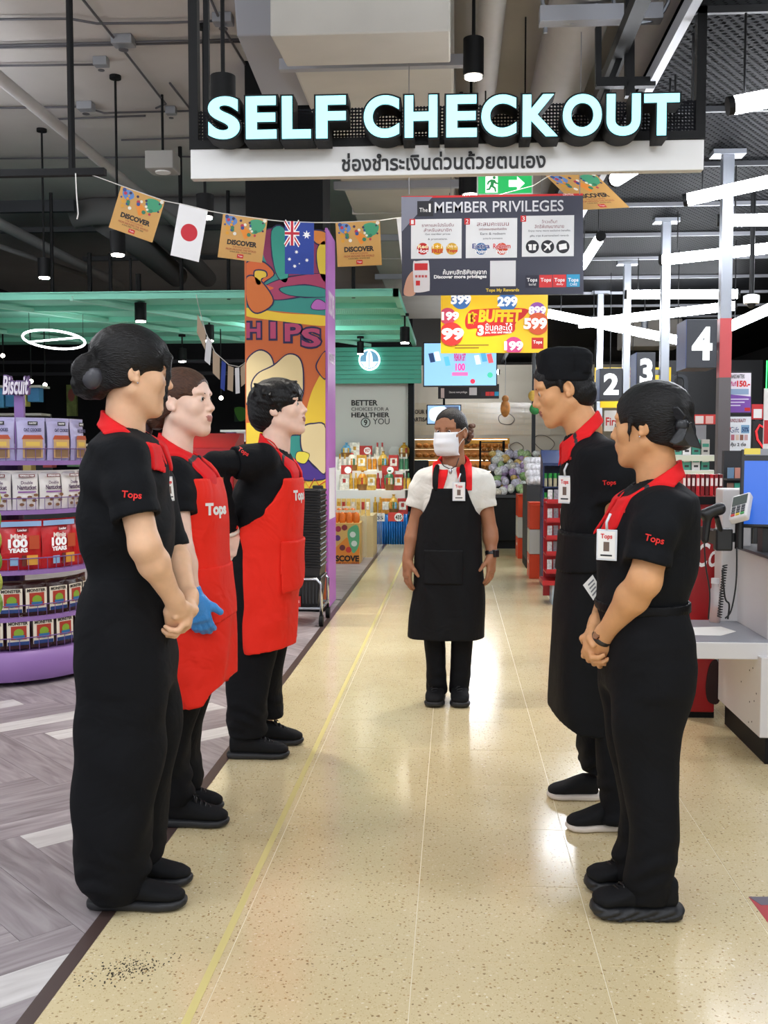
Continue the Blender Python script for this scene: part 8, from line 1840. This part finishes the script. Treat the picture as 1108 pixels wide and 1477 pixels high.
# ================= 5: chef's cap, long waist apron
def man_chef():
    P = Person('person in black flat-topped chef cap and long black waist apron looking down', (846, 1172), -1, SK5)
    P.head(811, 561, 0.0, yaw=3, pitch=-17, sc=1.03)
    nb = P.L(843, 622); P.neck(nb, 0.054, 0.064)
    sh = P.tab([(603,866,830,.09),(620,884,818,.16),(650,895,812,.20),(690,899,811,.205),(730,897,811,.20),(770,893,812,.19)])
    ls, le, lw = P.L(884,667,.175), P.L(893,775,.20), P.L(880,848,.10)      # arm on the camera side
    rs, re, rw = P.L(868,667,-.175), P.L(872,770,-.20), P.L(842,850,-.08)
    P.arm(ls, le, lw, (.048,.042,.027)); P.arm(rs, re, rw, (.048,.042,.027))
    P.hand(lw, (.12,.25,-1), (.4,1,0), (1,0,0), curl=(25,30,20)); P.hand(rw, (-.2,.1,-1), (-.4,1,0), (-1,0,0), curl=(35,40,30))
    hip = P.L(852,880)
    P.legs = [leg_pts(P, hip + Vector((-.09,-.06,0)), P.L(878,1155) + Vector((-.16,0,0))), leg_pts(P, hip + Vector((.09,-.03,0)), P.L(864,1120) + Vector((.155,0,0)))]
    P.body(sh, lip=LIPD); P.eyes(thick=.004, lash=False)
    P.hair(HAIRS, back=-0.085, grow=.985, extra=lambda B, ell, cone: [ell(B, (0,-.058,-.035), (.070,.055,.058), .02)] + [cone(B, (q*.077,.012,.03), (q*.077,.016,-.012), .010, .005, .006) for q in (-1,1)])
    # cap: band + softly gathered crown
    c = P.hc; g = .2; B = Solid([c[i]-g for i in range(3)], [c[i]+g for i in range(3)], .005)
    F = P.F; n = 30
    B.loft(P.tab([(552,851,776,.090),(530,853,774,.094),(512,852,774,.092),(504,846,782,.080),(501,838,800,.06)]), 0, n=2.6, fold=lambda x, y, z: (.004*np.sin(y*70+x*40)*(y < P.hc.y-.03)*(z > P.hc.z+.05)).astype(np.float32))
    B.noise(.003, lambda x, y, z: np.sin(x*60+y*50)*np.sin(z*45))
    B.build('chef_cap', BLACK, P.root)
    P.shirt(sh, [([rs, rs.lerp(re,.35), rs.lerp(re,.62)], [.07,.068,.06], True), ([ls, P.L(889,690,.19), P.L(889,722,.19)], [.07,.068,.062], True)], hem=P.L(850,772).z)
    P.collar(P.L(864,590), P.L(818,632), hw=.072)
    ribbon(P, [P.hit(P.shirt_o, P.L(x,y), (0,-1,0)) + Vector((-.01,.004,0)) for (x,y) in ((818,634),(813,646),(812,660))], (1,0,0), .026, REDC, 'placket')
    at_ = P.tab([(760,894,812,.192),(795,896,810,.197),(850,899,803,.20),(888,902,799,.205),(960,906,797,.21),(1012,908,795,.215),(1050,908,796,.215)])
    solids = lambda B, off: B.loft(at_, 0, off=off, n=2.5, fold=lambda x, y, z: (0.004 * wr(26,24,2,.5)(x,y,z) * np.clip((1.0 - z) * 2, .2, 1.5)).astype(np.float32))
    ap = P.shell('waist_apron', APRONK, solids, edge_mask(P, [(750,930),(1060,930)], [(790,1018),(800,1026),(829,1041),(900,1046)], 762), -.008, .006, box=tbox(at_))
    P.shell('apron_fold', APRONK, solids, edge_mask(P, [(750,930),(1060,930)], [(790,822),(910,812)], 764), .0, .014, box=tbox(at_), parent=ap)
    P.trousers(P.tab([(800,893,812,.18),(850,896,814,.185),(900,896,816,.19)]),
        [P.tab([(880,896,818,.09,-.09),(960,900,836,.09,-.11),(1050,898,850,.088,-.14),(1110,897,857,.085,-.155),(1160,899,858,.085,-.16)]), P.tab([(880,890,816,.09,.09),(960,886,830,.088,.11),(1047,882,846,.082,.14),(1088,880,840,.084,.15),(1128,882,846,.078,.16)])], fold=.005)
    y0, y1 = P.L(897,1196,.16).y, P.L(815,1196,.16).y; e = P.L(789,1147,-.16).y
    P.shoe((-.16,y0,0), (-.185,y1,0), w=.048, h=.07, st=.026, sole=SOLEW); P.shoe((.16,e-(y1-y0),0), (.165,e,0), w=.048, h=.07, st=.026, sole=SOLEW)
    P.stick_text('Tops', P.shirt_o, P.L(879,697,.2), P.view(P.L(879,697,.2)), (0,.05,1), .045, REDP)
    P.stick_text('Tops', P.shirt_o, P.L(824,661,.1), (.75,-.66,0), (0,0,1), .04, REDP)
    P.badge(P.hit(P.shirt_o, P.L(818,706,.09), (.75,-.66,0)) + Vector((-.012,.010,0)), (-.72,.70,0), h=.10, w=.060)
    return P
# ================= 6: black polo, bow in the hair
def woman_bow():
    P = Person('person in black polo with black satin hair bow and wristwatch, hands clasped', (905, 1303), -1, SK5)
    P.head(935, 613, 0.0, yaw=-27, pitch=-3, sc=.97)
    nb = P.L(948, 690); P.neck(nb, 0.052, 0.062)
    sh = P.tab([(676,974,918,.085),(692,990,906,.15),(715,1001,893,.175),(740,1007,880,.18),(770,1008,865,.18),(800,1006,860,.175),(825,1001,859,.165),(850,993,861,.155),(872,989,863,.15)])
    ls, le, lw = P.L(954,741,.150), P.L(930,838,.205), P.L(868,921,.07)
    rs, re, rw = P.L(935,741,-.150), P.L(892,835,-.19), P.L(860,905,-.01)
    P.arm(ls, le, lw, (.050,.044,.024)); P.arm(rs, re, rw, (.048,.042,.024))
    P.hand(lw, P.L(846,966,.0) - lw, (.6,1,.3), (1,-.3,0), curl=(35,50,35), sc=.95, tcurl=60); P.hand(rw, P.L(852,966,.05) - rw, (-.5,.5,.6), (-.5,-1,0), curl=(40,45,30), sc=.95, tcurl=40)
    hip = P.L(930,950)
    P.legs = [leg_pts(P, hip + Vector((q*.085,0,0)), P.L(930,1285) + Vector((q*.08,0,0))) for q in (-1,1)]
    P.body(sh); P.eyes()
    def ex(B, ell, cone):
        ell(B, (0,-.03,.040), (.086,.106,.086), .03)
        ell(B, (0,-.100,-.030), (.050,.040,.052), .02)
        for q in (-1,1): B.chain([P.F @ Vector(v) for v in ((q*.077,.028,.03),(q*.078,.034,-.02),(q*.074,.036,-.05))], [.008,.005,.002], .006)
    P.hair(HAIRK, extra=ex, back=-0.066, fringe=-.010)
    # satin bow: two loops, knot and tails
    c = P.F @ Vector((-.03,-.165,-.025)); SAT = mat('black_satin', '#1b1c20', .32, bump=.35, bscale=26)
    def W(dx, dy, dl=0.0): return P.L(984 + dx, 614 + dy, .085 + dl)
    bow = MB().ball(W(0,0,.02), (.016,.020,.022), 12, 8).build('hair_bow', SAT, P.root, smooth='all', local=True)
    def loop(pts, nm):
        mb = MB(); k = len(pts); mb.add([W(*p) for p in pts] + [W(p[0], p[1], p[2] - .022) for p in pts], [tuple(range(k)), tuple(range(2*k-1, k-1, -1))] + [(i, (i+1) % k, k + (i+1) % k, k + i) for i in range(k)])
        return mb.build(nm, SAT, bow, local=True, bevel=.004)
    loop([(-3,0,.02),(-16,-16,.01),(-14,-27,.02),(-6,-28,.03),(6,-14,.04)], 'bow_loop'); loop([(-4,2,.03),(-19,24,.035),(-10,28,.045),(2,22,.05),(8,4,.045)], 'bow_loop')
    loop([(3,-4,.02),(14,-6,.01),(20,12,.0),(29,34,-.01),(10,30,.0),(-14,30,.0),(-4,8,.02)], 'bow_tail')
    P.shirt(sh, [([ls, P.L(944,765,.19), P.L(934,812,.20)], [.064,.064,.061], True), ([rs, P.L(918,770,-.18), P.L(908,815,-.185)], [.062,.062,.058], True)], hem=P.L(930,872).z)
    P.collar(P.L(979,664), P.L(912,706), hw=.068)
    ribbon(P, [P.hit(P.shirt_o, P.L(x,y), (0,-1,0)) + Vector((-.006,.004,0)) for (x,y) in ((908,708),(903,718),(898,728))], (1,0,0), .024, REDC, 'placket')
    P.trousers(P.tab([(864,989,863,.15),(885,991,864,.165),(920,1000,866,.18),(950,1002,868,.186),(990,993,870,.18)]),
        [P.tab([(955,1001,870,.092,q*.086),(1000,988,871,.088,q*.084),(1047,975,877,.082,q*.08),(1082,970,884,.078,q*.08),(1133,971,893,.078,q*.08),(1185,970,901,.078,q*.08),(1220,967,899,.08,q*.08),(1255,962,892,.080,q*.08),(1280,958,896,.070,q*.08)]) for q in (-1,1)], fold=.0035)
    bl = P.tab([(858,990,862,.152),(884,990,863,.160)])
    P.shell('belt', mat('black_belt','#0a0a0c',.5,spec=.15,bump=.2,bscale=200), lambda B, off: B.loft(bl, 0, off=off, ends=0), lambda x, y, z: np.maximum(z - P.L(920,864).z, P.L(920,878).z - z) + 0*x + 0*y, -.004, .008, box=tbox(bl))
    y0, y1 = P.L(978,1325,.085).y, P.L(852,1325,.085).y; e = P.L(844,1295,-.085).y
    for q, a, b in ((-1, y0, y1), (1, e-(y1-y0), e)):
        sh_ = P.shoe((q*.085,a,0), (q*.09,b,0), w=.052, h=.082, st=.044, laces=True, chunky=.0018)
    MB().tube([P.L(968,1285,.085), P.L(974,1270,.085), P.L(970,1266,.085), P.L(964,1280,.085)], .004, 6).build('heel_loop', BLKP, P.root, smooth='all', local=True)
    P.stick_text('Tops', P.shirt_o, P.L(944,779,.2), P.view(P.L(944,779,.2)), (0,-.22,1), .052, REDP)
    P.stick_text('Tops', P.shirt_o, P.L(899,737,.1), (.75,-.66,0), (0,0,1), .034, REDP)
    P.badge(P.hit(P.shirt_o, P.L(876,786,.12), (.80,-.60,0)) + Vector((-.015,.012,0)), (-.85,.52,.02), h=.088, w=.062)
    w = MB().lathe([(.028,-.008),(.031,-.005),(.031,.005),(.028,.008)], (0,0,0), 20).build('wristwatch', mat('dark_strap','#2a2522',.5), P.root, smooth=True, local=True)
    wm = Matrix.Translation(lw - (lw-le).normalized()*.004) @ (lw-le).to_track_quat('Z','Y').to_matrix().to_4x4(); w.matrix_local = wm
    p = lw + Vector((-.022,.016,.012)); o = MB().cyl(p, p + Vector((-.6,.6,.5)).normalized()*.006, .012, 18).build('watch_face', mat('rose_gold','#b98a6a',.25,metal=1), w, local=True); o.matrix_parent_inverse = wm.inverted()
    MB().ball(P.F @ Vector((-.082,.002,-.036)), .0028, 8, 6).build('earring', CHROME, P.root, smooth='all', local=True)
    return P
PEOPLE = [f() for f in (woman_front_left, woman_red_apron, man_red_apron, woman_mask, man_chef, woman_bow)]
